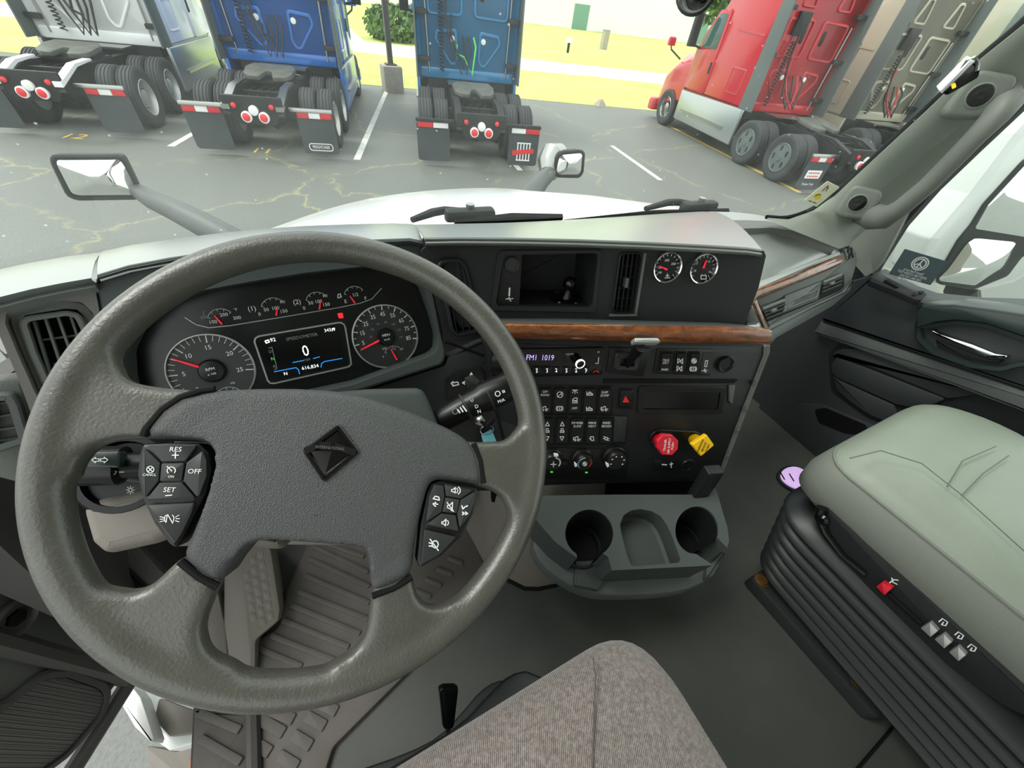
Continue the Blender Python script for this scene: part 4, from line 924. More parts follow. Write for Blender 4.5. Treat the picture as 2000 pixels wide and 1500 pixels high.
inner = [(240, 745), (236, 690), (262, 640), (310, 598), (400, 566), (500, 548), (600, 532), (720, 519), (790, 524), (826, 556), (846, 612), (858, 655), (856, 684), (845, 694), (690, 752), (400, 815), (262, 830)]
mb = MB(); mb.frame(CF, CF.pxs(outer), tp(CF, inner, 0, .01), -.06, .0, -.043, 110, .004); D_('instrument_surround', mb, 'hood_face')
mb = MB(); q = CF.pxs(outer[:1] + outer[-4:]); e = [CF.hit(u, v, 0) for u, v in outer[-4:] + outer[:1]]; mb.grid([e, [p + V((-.01, .10, -.06)) for p in e]], .006, (1, 0, 0)); D_('surround_side', mb, 'dash_grey')
# left: pad, groove and vent panel
hbL = [(0, 580), (60, 565), (120, 553), (178, 543)]
A = [atz(u, v, -.33) for u, v in [(-30, 534), (55, 515), (140, 500), (220, 491)]]; Bt = [LPN.hit(u, v, .012) for u, v in hbL]
A = [A[0] + (A[0] - A[1])] + A; Bt = [Bt[0] + (Bt[0] - Bt[1])] + Bt
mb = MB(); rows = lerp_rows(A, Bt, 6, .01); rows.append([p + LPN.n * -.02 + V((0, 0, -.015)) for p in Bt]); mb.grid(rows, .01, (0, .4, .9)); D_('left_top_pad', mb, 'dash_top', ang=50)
pan = [(-40, 596), (0, 588), (60, 572), (120, 562), (172, 555), (182, 572), (208, 650), (240, 760), (300, 960), (120, 960), (76, 850), (38, 745), (0, 658), (-20, 620)]
vent = [(12, 612), (24, 600), (120, 586), (160, 590), (182, 612), (206, 690), (222, 760), (80, 790), (66, 762), (34, 690), (10, 632)]
mb = MB(); mb.holed(LPN, tp(LPN, pan, 0, .012), [tp(LPN, vent, 0, .008)], -.03, 0); D_('left_panel', mb, 'panel_taupe')
mb = MB(); mb.prism(LPN, tp(LPN, pan, 0, 0), -.075, -.055); D_('left_backing', mb, 'soft_black')
mb = MB(); mb.frame(LPN, tp(LPN, vent, 0, .008), inset(tp(LPN, vent, 0, .008), .010), -.05, -.012, -.05, 72, .002); D_('vent_step', mb, 'mid_grey')
def vent_thing(label, pl, out, bars, cross, frame_w, m, cat='air vent', depth=.03, loc=None):
    t = thing('air_vent', label, cat, pl.hit(*out[0]) if loc is None else loc, 'air vents in the dashboard')
    o = tp(pl, out, 0, .01); mb = MB(); mb.frame(pl, o, inset(o, frame_w), -depth, .004, -depth, 72, .002); part('vent_frame', mb, M[m], t)
    mb = MB(); mb.prism(pl, inset(o, frame_w * .6), -depth - .004, -depth); part('vent_back', mb, M['deep_black'], t)
    for nm, L_, c in (('slat', bars, -.006), ('cross_slat', cross, -.012)):
        for ln in L_:
            p = [V(pl.px(*q, c)) for q in ln]; d = (p[1] - p[0]).normalized(); k = V((-d.y, d.x)) * .0011
            mb = MB(); mb.prism(pl, [tuple(p[0] - k), tuple(p[1] - k), tuple(p[1] + k), tuple(p[0] + k)], c - .010, c); part(nm, mb, M[m], t)
    return t
vent_thing('tall air vent at the far left of the dashboard', LPN.off(-.01), [(36, 630), (46, 618), (130, 606), (158, 612), (172, 640), (196, 720), (206, 758), (96, 780), (84, 752), (56, 690)], [((88, 622), (132, 755)), ((112, 617), (160, 752)), ((136, 613), (182, 750)), ((66, 628), (108, 765))], [((84, 664), (172, 652)), ((104, 712), (188, 700))], .006, 'mid_grey')
LP2 = LPN.off(-.02)
vent_thing('small louvred air vent below the far left vent', LP2, [(-45, 775), (0, 768), (28, 768), (40, 790), (62, 862), (0, 882), (-45, 890)], [((-40, 795), (30, 783)), ((-40, 822), (38, 806)), ((-40, 846), (48, 832)), ((-40, 868), (55, 852))], [], .008, 'dash_grey')
mb = MB(); mb.prism(LP2, tp(LP2, [(-60, 752), (0, 744), (44, 742), (72, 840), (110, 940), (60, 960), (-60, 930)], 0, .01), -.06, -.012, .006); D_('left_lower_panel', mb, 'mid_grey')
# centre vent beside the instruments
CV = PL(CSU.hit(880, 560, .01), (-.12, -.90, .35))
mb = MB(); mb.holed(CV, tp(CV, [(820, 490), (842, 479), (900, 478), (928, 496), (936, 540), (952, 640), (940, 662), (880, 672), (868, 660), (848, 560)], 0, .012), [inset(tp(CV, [(852, 516), (866, 505), (898, 503), (912, 520), (940, 634), (932, 650), (890, 658), (880, 646)], 0, .01), .0015)], -.05, -.004); D_('centre_vent_pod', mb, 'black_plastic')
vent_thing('air vent half hidden behind the wheel rim right of the instruments', CV.off(.002), [(852, 516), (866, 505), (898, 503), (912, 520), (940, 634), (932, 650), (890, 658), (880, 646)], [((868, 508), (893, 654)), ((882, 506), (906, 652)), ((896, 506), (919, 650)), ((906, 514), (930, 646))], [((866, 560), (922, 552)), ((878, 612), (934, 606))], .005, 'black_plastic')
# upper centre stack
mb = MB(); cub = [(976, 492), (1172, 489), (1160, 604), (962, 602)]
mb.holed(CSU, tp(CSU, [(824, 468), (1000, 468), (1260, 478), (1492, 490), (1496, 500), (1482, 560), (1452, 640), (1300, 640), (1100, 634), (985, 632), (900, 640), (850, 560)], 0, 0), [tp(CSU, cub, 0, .006), inset(tp(CSU, [(1212, 492), (1250, 491), (1254, 500), (1238, 606), (1232, 613), (1200, 612), (1194, 604), (1208, 500)], 0, .01), .001)], -.03, 0); D_('upper_stack_panel', mb, 'soft_black')
t = thing('dash_cubby', 'open storage cubby in the upper dash beside the steering wheel', 'cubby', CSU.hit(1068, 604))
mb = MB(); o = tp(CSU, [(974, 488), (1178, 486), (1164, 612), (958, 608)], .003, .006); i_ = tp(CSU, [(984, 498), (1168, 494), (1156, 600), (968, 598)], .003, .006); mb.frame(CSU, o, i_, -.01, .004, -.008, 64, .002); part('cubby_frame', mb, M['soft_black'], t)
mb = MB(); o = tp(CSU, [(982, 496), (1170, 492), (1158, 602), (966, 600)], 0, .006); mb.rings([[CSU.pt(a, b, -.005) for a, b in o], [CSU.pt(a, b, -.10) for a, b in inset(o, .006)]], (False, True)); part('cubby_box', mb, M['soft_black'], t)
plate('socket_panel', CSU, [(984, 496), (1020, 494), (1014, 598), (970, 598)], -.012, -.003, 'black_plastic', t, .003, .001)
def socket(parent, pl, u, v, r, m='button', name='power_socket'):
    a, b = pl.px(u, v, .003); mb = MB(); mb.lathe(pl.pt(a, b, -.002), pl.n, [(r, 0), (r, .006), (r * .92, .008), (r * .8, .0075), (r * .78, .006), (r * .1, .006)], 24); return part(name, mb, M[m], parent)
socket(t, CSU.off(-.003), 1000, 517, .0125, name='power_socket')
plate('usb_slot', CSU, [(994, 562), (997, 562), (996, 578), (993, 578)], -.004, -.0022, 'white_print', t)
ink(t, CSU, [[(988, 584), (1002, 583)], [(992, 584), (995, 580)], [(994, 584), (998, 588)]], 1.4, 'white_print', -.0025)
# ball mount standing in the cubby
b0 = CSU.hit(1105, 590, -.045); t = thing('ball_mount', 'black ball mount screwed down inside the dash cubby', 'phone mount', b0)
zax = V((0, 0, 1))
mb = MB(); mb.lathe(b0, zax, [(.031, 0), (.032, .004), (.026, .009), (.012, .012), (.008, .022), (.0065, .028)], 28); part('base_disc', mb, M['gloss_black'], t)
mb = MB(); mb.lathe(b0 + zax * .038, zax, [(.001, -.0125)] + [(.0125 * math.cos(a), .0125 * math.sin(a)) for a in [R_(k) for k in range(-70, 80, 20)]] + [(.001, .0125)], 20); part('ball', mb, M['gloss_black'], t, ang=60)
for a in (20, 110, 200, 290):
    q = b0 + V((math.cos(R_(a)) * .021, math.sin(R_(a)) * .021, .006)); mb = MB(); mb.lathe(q, zax, [(.005, 0), (.005, .003), (.003, .0045), (.001, .0045)], 10); part('screw', mb, M['steel'], t)
v_ = vent_thing('tall narrow grid vent beside the two round gauges', CSU, [(1212, 492), (1250, 491), (1254, 500), (1238, 606), (1232, 613), (1200, 612), (1194, 604), (1208, 500)], [((1219, 494), (1204, 610)), ((1228, 493), (1213, 610)), ((1237, 493), (1222, 610)), ((1246, 493), (1231, 609))], [((1210, 519), (1252, 518)), ((1207, 541), (1248, 541)), ((1203, 563), (1245, 563)), ((1200, 582), (1242, 583)), ((1198, 597), (1240, 598))], .0028, 'black_plastic', depth=.02)
plate('thumb_wheel', CSU, [(1223, 544), (1229, 543), (1226, 562), (1220, 562)], -.01, .001, 'dash_grey', v_, .001)
mb = MB(); mb.prism(CSU, CSU.pxs([(1257, 494), (1262, 494), (1244, 612), (1239, 612)], .002), 0, .004, .0005); D_('vent_edge', mb, 'mid_grey'); mb = MB(); mb.prism(CSU, CSU.pxs([(1190, 614), (1244, 613), (1244, 617), (1190, 618)], .002), 0, .004, .0005); D_('vent_edge', mb, 'mid_grey')
# wood trim: ledge, burl band along the stack and on along the passenger fascia
W1 = CSL.off(.022)
mb = MB(); mb.grid([[CSU.hit(u, v, .0) for u, v in [(950, 622), (985, 622), (1100, 622), (1250, 626), (1400, 630), (1452, 634)]], [W1.hit(u, v, 0) for u, v in [(950, 628), (985, 632), (1100, 634), (1250, 637), (1400, 640), (1486, 642)]]], .008, (0, .2, .9)); D_('ledge', mb, 'dash_grey')
mb = MB(); n = 7
rows = []
for c, dv in ((-.006, 0), (.004, 0), (.008, 6), (.008, 22), (.002, 31), (-.012, 33)):
    rows.append([W1.hit(u, v + dv * k, c) for u, v, k in [(940, 627, .9), (985, 630, .92), (1100, 632, .95), (1250, 635, 1), (1400, 637, 1), (1470, 639, 1), (1494, 640, 1), (1504, 644, .85)]])
mb.grid(rows, .004, (0, .8, -.2)); D_('wood_trim', mb, 'burl_wood', 'burl wood trim band', 60)
F1 = PF.off(.012)
wood2 = [(1503, 672), (1500, 652), (1492, 628), (1470, 590), (1468, 573), (1480, 563), (1540, 541), (1600, 517), (1638, 500), (1651, 501), (1652, 511), (1640, 519), (1600, 536), (1540, 560), (1492, 576), (1480, 583), (1484, 596), (1500, 632), (1506, 652), (1504, 668)]
mb = MB(); mb.prism(F1, tp(F1, wood2, .010, .003), -.02, .010, .004); D_('wood_trim', mb, 'burl_wood', 'burl wood trim turning along the passenger side', 60)
mb = MB(); mb.prism(F1, tp(F1, [(1452, 636), (1478, 634), (1484, 628), (1478, 612), (1458, 582), (1458, 568), (1476, 556), (1640, 492), (1642, 497), (1482, 563), (1470, 573), (1471, 588), (1492, 628), (1490, 640), (1470, 642)], .006, .001), -.02, .006, .001); D_('trim_piping', mb, 'dull_silver', 'pale grey lip above the wood')
# passenger fascia
mb = MB(); mb.prism(PF, tp(PF, [(1466, 566), (1640, 492), (1652, 486), (1668, 492), (1671, 510), (1660, 548), (1640, 570), (1500, 640), (1480, 600)], 0, .004), -.05, .006, .006); D_('fascia', mb, 'mid_grey')
mb = MB(); mb.prism(PF, tp(PF, [(1490, 645), (1500, 634), (1640, 570), (1662, 545), (1655, 570), (1620, 600), (1510, 662), (1495, 680)], .0, .003), -.06, .008, .006); D_('fascia_lower', mb, 'dash_grey')
mb = MB(); mb.prism(PF, tp(PF, [(1480, 604), (1530, 580), (1640, 534), (1648, 536), (1648, 560), (1640, 568), (1500, 628), (1488, 622)], .006, .003), .002, .0075, .001); D_('vent_bay', mb, 'deep_black')
for nm, bars in (('louvred vent on the passenger fascia nearest the centre stack', [((1487, 604), (1530, 587)), ((1490, 611), (1532, 594)), ((1492, 617), (1530, 602)), ((1495, 623), (1526, 611))]), ('louvred vent at the door end of the passenger fascia', [((1606, 552), (1642, 537)), ((1606, 558), (1643, 542)), ((1605, 564), (1643, 549)), ((1604, 571), (1641, 556))])):
    t = thing('air_vent', nm, 'air vent', PF.hit(*bars[3][0]), 'air vents in the dashboard')
    for k, ln in enumerate(bars):
        mb = MB(); mb.tube([PF.hit(*q, .010) for q in ln], .0035 if k else .005, 6); part('slat', mb, M['mid_grey' if k == 0 else 'soft_black'], t)
    mb = MB(); c = PF.hit((bars[1][0][0] + bars[2][1][0]) / 2, (bars[1][0][1] + bars[2][1][1]) / 2, .014); mb.rbox(c, (.02, .008, .008), .002, ax=(PF.h, PF.u, PF.n)); part('slat_tab', mb, M['dash_grey'], t)
t = thing('name_plate', 'dark name plate between the passenger side vents', 'name plate', PF.hit(1570, 590))
plate('plate', PF, [(1535, 577), (1607, 548), (1599, 585), (1530, 612)], 0, .012, 'dash_grey', t, .003, .003)
mb = MB(); o = tp(PF, [(1542, 587), (1600, 563), (1596, 580), (1538, 603)], .014, .002); mb.frame(PF, o, inset(o, .0022), .010, .0145, .012, 40); part('raised_border', mb, M['mid_grey'], t)
tx(t, 'INTERNATIONAL', PF, 1569, 583, 6.5, 'mid_grey', .0125, (1, -.40), .8)
G_ = PL(PF.hit(1655, 497, .008), PF.n)
t = thing('corner_grille', 'small gridded grille at the door corner of the dashboard', 'grille', PF.hit(1660, 500))
plate('grille_body', PF, [(1646, 478), (1660, 478), (1670, 488), (1670, 502), (1656, 507), (1652, 494)], -.01, .010, 'mid_grey', t, .003, .002)
for u, v in ((1657, 484), (1663, 487), (1657, 491), (1664, 494), (1660, 498), (1666, 500), (1659, 502), (1652, 482)):
    mb = MB(); a, b = PF.px(u, v, .011); mb.prism(PF, rect(a, b, .010, .009, .002), .009, .0112); part('grille_hole', mb, M['deep_black'], t)
# lower centre stack body
stack = [(940, 662), (1000, 660), (1250, 666), (1495, 672), (1498, 690), (1460, 790), (1408, 932), (1396, 940), (1200, 946), (1060, 950), (1000, 950)]
mb = MB(); mb.prism(CSL, tp(CSL, stack, 0, .006), -.12, 0, .006); D_('centre_stack', mb, 'black_plastic')
mb = MB(); e = [CSL.hit(u, v, 0) for u, v in [(1497, 676), (1496, 692), (1458, 790), (1406, 930)]]; f_ = [e[0] + V((.012, .02, 0)), e[1] + V((.014, .02, 0)), e[2] + V((.014, .02, 0)), e[3] + V((.012, .02, 0))]
mb.tube([p + V((.004, .004, 0)) for p in e], [.007, .007, .007, .006], 8); mb.grid([e, [p + V((.02, .14, 0)) for p in e]], .006, (1, 0, 0)); D_('stack_edge', mb, 'mid_grey')
for u, v in ((1474, 748), (1456, 800), (1440, 842), (1420, 892)):
    mb = MB(); c = CSL.hit(u, v, .004); mb.rbox(c, (.006, .003, .010), .001, ax=(V((.9, -.3, 0)), V((.3, .9, 0)), V((0, 0, 1)))); D_('edge_clip', mb, 'dash_grey')
mb = MB(); mb.prism(CSL, tp(CSL, [(1180, 740), (1440, 741), (1432, 748), (1178, 748)], .001, 0), 0, .003, .001); D_('panel_seam', mb, 'deep_black')
mb = MB(); mb.prism(CSL, tp(CSL, [(1424, 752), (1436, 752), (1430, 790), (1424, 784)], .002, .001), 0, .003, .001); D_('corner_chip', mb, 'dash_grey')
# knee panel between instruments and stack, with the mirror control
mb = MB(); mb.prism(KP, tp(KP, [(700, 766), (868, 714), (874, 700), (966, 660), (1010, 700), (1030, 960), (900, 960), (700, 900)], 0, .005), -.05, 0, .004); D_('knee_panel', mb, 'black_plastic')
mb = MB(); mb.tube([KP.hit(*q, .0) for q in [(870, 668), (962, 700), (966, 790), (985, 860), (998, 940)]], .0025, 6); D_('panel_gap', mb, 'deep_black')
t = thing('menu_control', 'square menu keypad with arrows on the panel right of the instruments', 'keypad', KP.hit(905, 790))
plate('base', KP, [(870, 738), (882, 725), (940, 716), (947, 726), (945, 764), (936, 776), (880, 786), (871, 776)], -.002, .003, 'pod_black', t, .004, .0015)
plate('joystick', KP, [(908, 740), (926, 733), (938, 744), (932, 756), (914, 760)], .002, .012, 'button', t, .003, .003)
tx(t, 'OK', KP, 929, 757, 8, 'white_print', .0045, (1, -.15))
ink(t, KP, [[(882, 748), (894, 746), (896, 751), (884, 754)], [(885, 745), (881, 749), (885, 752)]], 1.8, 'white_print', .0035)
for q in ([(917, 733), (921, 727), (924, 732)], [(902, 748), (908, 744), (908, 752)], [(942, 744), (946, 748), (942, 752)]):
    plate('arrow', KP, q, .003, .0042, 'white_print', t)

# ---------------------------------------------------------------- instrument cluster
ic = thing('instrument_cluster', 'instrument cluster with round dials and a lit trip screen', 'instrument cluster', CL.hit(560, 780))
plate('dial_face', CL, [(236, 745), (230, 690), (262, 632), (310, 592), (400, 562), (600, 527), (720, 514), (795, 520), (832, 555), (864, 655), (860, 690), (850, 700), (690, 757), (400, 820), (255, 835)], -.01, 0, 'screen', ic)
def ring(parent, pl, ctr, r, w_, c0, c1, m, name='ring'):
    mb = MB(); o = circ(*ctr, r, 56); mb.frame(pl, o, circ(*ctr, r - w_, 56), c0, c1, None, 56, w_ * .3); return part(name, mb, M[m], parent, ang=60)
def ticks(parent, pl, ctr, r0, r1, angs, wd, m, name='tick_marks', c=.0006):
    mb = MB(); mb.strokes(pl, [[(ctr[0] + r * math.cos(R_(a)), ctr[1] + r * math.sin(R_(a))) for r in (r0, r1)] for a in angs], wd, c, c + .0004); return part(name, mb, M[m], parent, ang=0)
def needle(parent, pl, ctr, ang, r0, r1, wd, c=.004):
    a = R_(ang); d = V((math.cos(a), math.sin(a))); q = V((-d.y, d.x)); p0 = V(ctr) + d * r0; p1 = V(ctr) + d * r1
    mb = MB(); mb.prism(pl, [tuple(p0 - q * wd), tuple(p1 - q * wd * .45), tuple(p1 + q * wd * .45), tuple(p0 + q * wd)], c, c + .002, .0005); return part('needle', mb, M['needle'], parent, 'red needle')
def ang_px(pl, ctr, u, v, c=0):
    q = V(pl.px(u, v, c)) - V(ctr); return math.degrees(math.atan2(q.y, q.x))
RD = .0534
c1 = CL.px(415, 723.5); c2 = CL.px(753.7, 657.5)
def dial(ctr, name, hub_r):
    mb = MB(); mb.prism(CL, circ(*ctr, RD * .96, 48), 0, .0004); d = part(name, mb, mat(name, '3a3b3b' if name == 'tachometer' else '2a2b2c', .5), ic)
    ring(d, CL, ctr, RD, .0022, 0, .005, 'dull_silver', 'chrome_ring')
    mb = MB(); mb.lathe(CL.pt(*ctr, 0), CL.n, [(hub_r * 1.15, 0), (hub_r * 1.15, .004), (hub_r, .007), (hub_r * .1, .0075)], 28); part('hub', mb, M['screen'], d)
    return d
d1 = dial(c1, 'tachometer', .0145)
def ray_pos(ctr, a, r): return (ctr[0] + r * math.cos(R_(a)), ctr[1] + r * math.sin(R_(a)))
a0 = 222; step = -(222 + 12) / 25.0
ticks(d1, CL, c1, RD * .80, RD * .94, [a0 + step * k for k in range(26)], .0007, 'white_print')
ticks(d1, CL, c1, RD * .76, RD * .94, [a0 + step * k for k in range(0, 26, 5)], .0014, 'white_print')
for k, s in enumerate(('0', '5', '10', '15', '20', '25')):
    x_, y_ = ray_pos(c1, a0 + step * 5 * k, RD * .62); txt(d1, s, CL, x_, y_, .0062, M['white_print'], .0008)
txt(d1, 'RPM', CL, c1[0], c1[1] + .003, .0042, M['white_print'], .0085); txt(d1, 'x 100', CL, c1[0], c1[1] - .004, .0032, M['white_print'], .0085)
needle(d1, CL, c1, ang_px(CL, c1, 338, 700), .015, RD * .88, .0014)
def small_arc(parent, ctr, r, a0, a1, n=4):
    mb = MB(); mb.strokes(CL, [[ray_pos(ctr, a0 + (a1 - a0) * k / 14, r) for k in range(15)]] + [[ray_pos(ctr, a0 + (a1 - a0) * k / n, r), ray_pos(ctr, a0 + (a1 - a0) * k / n, r * .82)] for k in range(n + 1)], .0005, .0006, .001); return part('scale', mb, M['white_print'], parent, ang=0)
small_arc(d1, (c1[0] + .008, c1[1] - .046), .018, 150, 30); txt(d1, 'PSI', CL, c1[0] + .018, c1[1] - .024, .003, M['white_print'], .0008)
d2 = dial(c2, 'speedometer', .0125)
s0 = ang_px(CL, c2, 700, 673); s1 = ang_px(CL, c2, 809, 661)
s0 = s0 if s0 > 0 else s0 + 360
for k, s in enumerate(('5', '15', '25', '35', '45', '55', '65', '75', '85')):
    a = s0 + (s1 - s0) * k / 8; x_, y_ = ray_pos(c2, a, RD * .70); txt(d2, s, CL, x_, y_, .0070, M['white_print'], .0008, sx=.85)
ticks(d2, CL, c2, RD * .84, RD * .95, [s0 + (s1 - s0) * k / 8 for k in range(9)], .0016, 'white_print')
ticks(d2, CL, c2, RD * .88, RD * .95, [s0 + (s1 - s0) * (k + .5) / 8 for k in range(8)], .001, 'white_print')
for k, s in enumerate(('20', '40', '60', '80', '100', '120', '140')):
    x_, y_ = ray_pos(c2, s0 + (s1 - s0) * (.62 + k * 1.22) / 8, RD * .45); txt(d2, s, CL, x_, y_, .0034, M['grey_print'], .0008)
txt(d2, 'MPH', CL, c2[0], c2[1] + .003, .0044, M['white_print'], .0085); txt(d2, 'km/h', CL, c2[0], c2[1] - .004, .0034, M['white_print'], .0085)
needle(d2, CL, c2, ang_px(CL, c2, 706, 682), .010, RD * .86, .0016)
fc = (c2[0] + .006, c2[1] - .034); small_arc(d2, fc, .016, 150, 30, 2); needle(d2, CL, fc, 105, -.008, .013, .0012, .0025)
for s, x_, y_ in (('E', -.018, .002), ('F', .016, .008), ('1/2', .002, .011), ('DEF', -.013, .015)): txt(d2, s, CL, fc[0] + x_, fc[1] + y_, .003, M['white_print'], .0008)
# row of four small gauges with its silver underline
mb = MB(); mb.strokes(CL, [CL.pxs([(362, 620), (384, 634), (408, 640), (450, 636), (560, 618), (660, 601), (704, 592), (726, 584), (745, 563)])], .0011, .0006, .002); part('trim_line', mb, M['dull_silver'], ic, ang=0)
def mini(u, v, name, labs, nu, nv, red=False):
    c = CL.px(u, v); mb = MB(); mb.prism(CL, circ(*c, .004, 12), 0, .0005); g = part(name, mb, M['screen'], ic)
    small_arc(g, c, .0165, 155, 35, 4)
    for s, du, dv, h in labs: tx(g, s, CL, u + du, v + dv, h, 'white_print', .0008, (1, -.13))
    p0 = V(CL.px(u + nu[0], v + nu[1])); p1 = V(CL.px(u + nv[0], v + nv[1])); d = p1 - p0
    needle(g, CL, tuple(p0), math.degrees(math.atan2(d.y, d.x)), 0, d.length, .0011, .0025); return g
g = mini(434, 626, 'coolant_gauge', [('100', -18, 3, 6.5), ('200', 3, -11, 6.5), ('300', 29, -5, 6.5), ('°F', 26, -21, 5)], (1, 7), (-14, -10)); ink(g, CL, [[(392, 619), (404, 617)], [(398, 617), (398, 608)], [(393, 622), (405, 620)]], 1.4, 'grey_print')
g = mini(536, 604, 'air_gauge', [('0', -29, 10, 6.5), ('50', -16, 1, 6.5), ('100', 2, -2, 6.5), ('150', 18, 4, 6.5), ('PSI', 16, -14, 5)], (4, 12), (6, -2)); tx(g, '(1)', CL, 492, 603, 9, 'white_print', .0008, (1, -.13))
g = mini(621, 592, 'air_gauge', [('0', -27, 10, 6.5), ('50', -14, 0, 6.5), ('100', 1, -3, 6.5), ('150', 16, 3, 6.5), ('PSI', 14, -14, 5)], (3, 12), (5, -4)); tx(g, '(2)', CL, 580, 590, 9, 'white_print', .0008, (1, -.13))
g = mini(694, 580, 'fuel_gauge', [('E', -19, 9, 6.5), ('1/2', 0, -4, 6.5), ('F', 20, 3, 6.5)], (-1, 12), (-11, -2)); ink(g, CL, [[(660, 582), (660, 575), (665, 574), (665, 581), (660, 582)], [(665, 576), (667, 580)]], 1.5, 'white_print')
mb = MB(); mb.prism(CL, tp(CL, [(659, 612), (669, 611), (671, 621), (662, 622)], 0, .001), 0, .0008); part('warning_light', mb, M['lit_red'], ic, 'lit red warning light')
# trip screen
sc_px = [(494, 664), (500, 656), (665, 628), (675, 634), (688, 712), (682, 718), (530, 752), (522, 746)]
mb = MB(); o = tp(CL, sc_px, .003, .004); mb.frame(CL, o, inset(o, .0022), 0, .004, None, 64, .0007); sr = part('screen_ring', mb, M['dull_silver'], ic)
i_px = [(503, 670), (510, 664), (655, 639), (662, 644), (677, 706), (672, 711), (540, 741), (530, 737)]
plate('trip_screen', CL, i_px, 0, .001, 'gloss_black', ic, .003); sp = bpy.data.objects[[o.name for o in bpy.data.objects if o.name.startswith('trip_screen')][-1]]
dr = (1, -.17)
tx(sp, 'SPEEDOMETER', CL, 590, 658, 6, 'grey_print', .0014, dr); tx(sp, '0', CL, 597, 686, 21, 'lit_white', .0014, dr, .8); tx(sp, 'mph', CL, 600, 702, 4.5, 'grey_print', .0014, dr)
tx(sp, '616,834', CL, 606, 717, 6.5, 'lit_white', .0014, dr); tx(sp, '92', CL, 533, 664, 7, 'lit_white', .0014, dr); tx(sp, '343', CL, 640, 645, 6, 'lit_white', .0014, dr)
tx(sp, 'D', CL, 528, 687, 5, 'grey_print', .0014, dr); tx(sp, 'N', CL, 533, 701, 6, 'green_print', .0014, dr); tx(sp, 'R', CL, 536, 716, 5, 'grey_print', .0014, dr); tx(sp, 'N', CL, 558, 730, 6, 'lit_white', .0014, dr)
ink(sp, CL, [[(518, 666), (524, 664), (526, 668), (520, 670), (518, 666)], [(649, 646), (649, 642), (653, 641), (653, 645)]], 2.2, 'lit_white', .0014)
ink(sp, CL, [[(525, 680), (531, 678), (541, 720), (536, 722)]], 1.4, 'grey_print', .0014)
ink(sp, CL, [[(536, 726), (578, 718), (583, 722), (585, 730)], [(627, 717), (628, 710), (634, 706), (668, 700)], [(572, 708), (593, 704)], [(612, 700), (624, 697)]], 1.8, 'lit_blue', .0014)
mb = MB(); mb.add([CL.pt(a, b, .034) for a, b in ccw(CL.pxs([(246, 740), (242, 694), (268, 646), (314, 604), (404, 572), (600, 538), (720, 525), (786, 531), (820, 560), (850, 656), (848, 682), (690, 744), (400, 806), (268, 822)], .034))], [tuple(range(14))]); part('lens_cover', mb, M['instrument_lens'], ic, ang=0)
# ================================================================ centre stack fittings
def quad(u, v, du, dv, sk=0): return [(u, v), (u + du, v), (u + du - sk, v + dv), (u - sk, v + dv)]
rd = thing('radio', 'slim radio showing FM1 with a round volume knob', 'radio', CSL.hit(1080, 738))
plate('faceplate', CSL, [(960, 683), (1176, 679), (1181, 684), (1176, 732), (966, 739), (958, 730)], 0, .004, 'gloss_black', rd, .003, .001)
plate('display', CSL, [(1000, 686), (1098, 685), (1096, 712), (1000, 714)], .004, .0046, 'screen', rd, .002)
tx(rd, 'FM1  1019', CSL, 1055, 699, 10.5, 'lit_violet', .005, (1, .01), .8)
a, b = CSL.px(1124, 698, .004); a2, b2 = CSL.px(1132, 709, .022); kn = MB(); p0 = CSL.pt(a, b, .004); p1 = CSL.pt(a2, b2, .022)
kn.lathe(p0, (p1 - p0), [(.0085, 0), (.0082, .012), (.0078, .0215), (.006, .0225), (.0005, .0225)], 28); k_ = part('volume_knob', kn, M['gloss_black'], rd)
mb = MB(); mb.lathe(p0, (p1 - p0), [(.0082, .019), (.0087, .0215), (.0078, .0235), (.0068, .0228)], 28, (False, False)); part('knob_ring', mb, M['lit_white'], k_)
for k, (u, s) in enumerate(((1049, '2'), (1069, '3'), (1087, '4'), (1107, '5'), (1126, '6'), (1145, '7'))):
    q = plate('preset_button', CSL, quad(u - 8, 717, 15, 13, .5), .004, .0055, 'pod_black', rd, .001, .0004); tx(q, s, CSL, u - .5, 725.5, 5, 'lit_white', .006); tx(q, '-', CSL, u - .5, 719.5, 9, 'lit_white', .006)
ink(rd, CSL, [[(1159, 727), (1162, 724), (1166, 724), (1169, 727)]], 2.2, 'red_print', .005)
tx(rd, 'VOL/PWR', CSL, 1113, 692, 2.6, 'white_print', .005); ink(rd, CSL, [[(1168, 710), (1169, 698)], [(1163, 709), (1168, 710)]], 1.4, 'white_print', .005); tx(rd, 'o', CSL, 1169, 687, 5, 'white_print', .005)
# brake hand lever in its square boot
hl = thing('hand_lever', 'grey T-handled hand lever rising from a square boot under the wood trim', 'lever', CSL.hit(1225, 715))
plate('bezel', CSL, [(1192, 678), (1272, 680), (1257, 736), (1184, 728)], 0, .003, 'pod_black', hl, .005, .001)
mb = MB(); o = tp(CSL, [(1202, 688), (1253, 692), (1246, 726), (1199, 724)], .008, .008); mb.frame(CSL, o, inset(o, .010), 0, .009, .002, 64, .003); mb.prism(CSL, inset(o, .009), -.001, .0025); part('boot', mb, M['button'], hl)
q0 = CSL.hit(1223, 714, .003); q1 = CSL.hit(1237, 694, .03); q2 = CSL.hit(1250, 676, .052)
mb = MB(); mb.tube([q0, q0.lerp(q1, .6), q1, q2], [.0065, .007, .0085, .012], 10, flat=.7); part('shaft', mb, M['pod_black'], hl)
HLp = PL(CSL.hit(1262, 666, .058), (-.25, -.5, .83), CSL.h)
mb = MB(); mb.prism(HLp, tp(HLp, [(1239, 659), (1286, 659), (1293, 669), (1240, 669)], 0, .003), -.016, 0, .003); part('handle', mb, M['dull_silver'], hl, 'grey T handle')
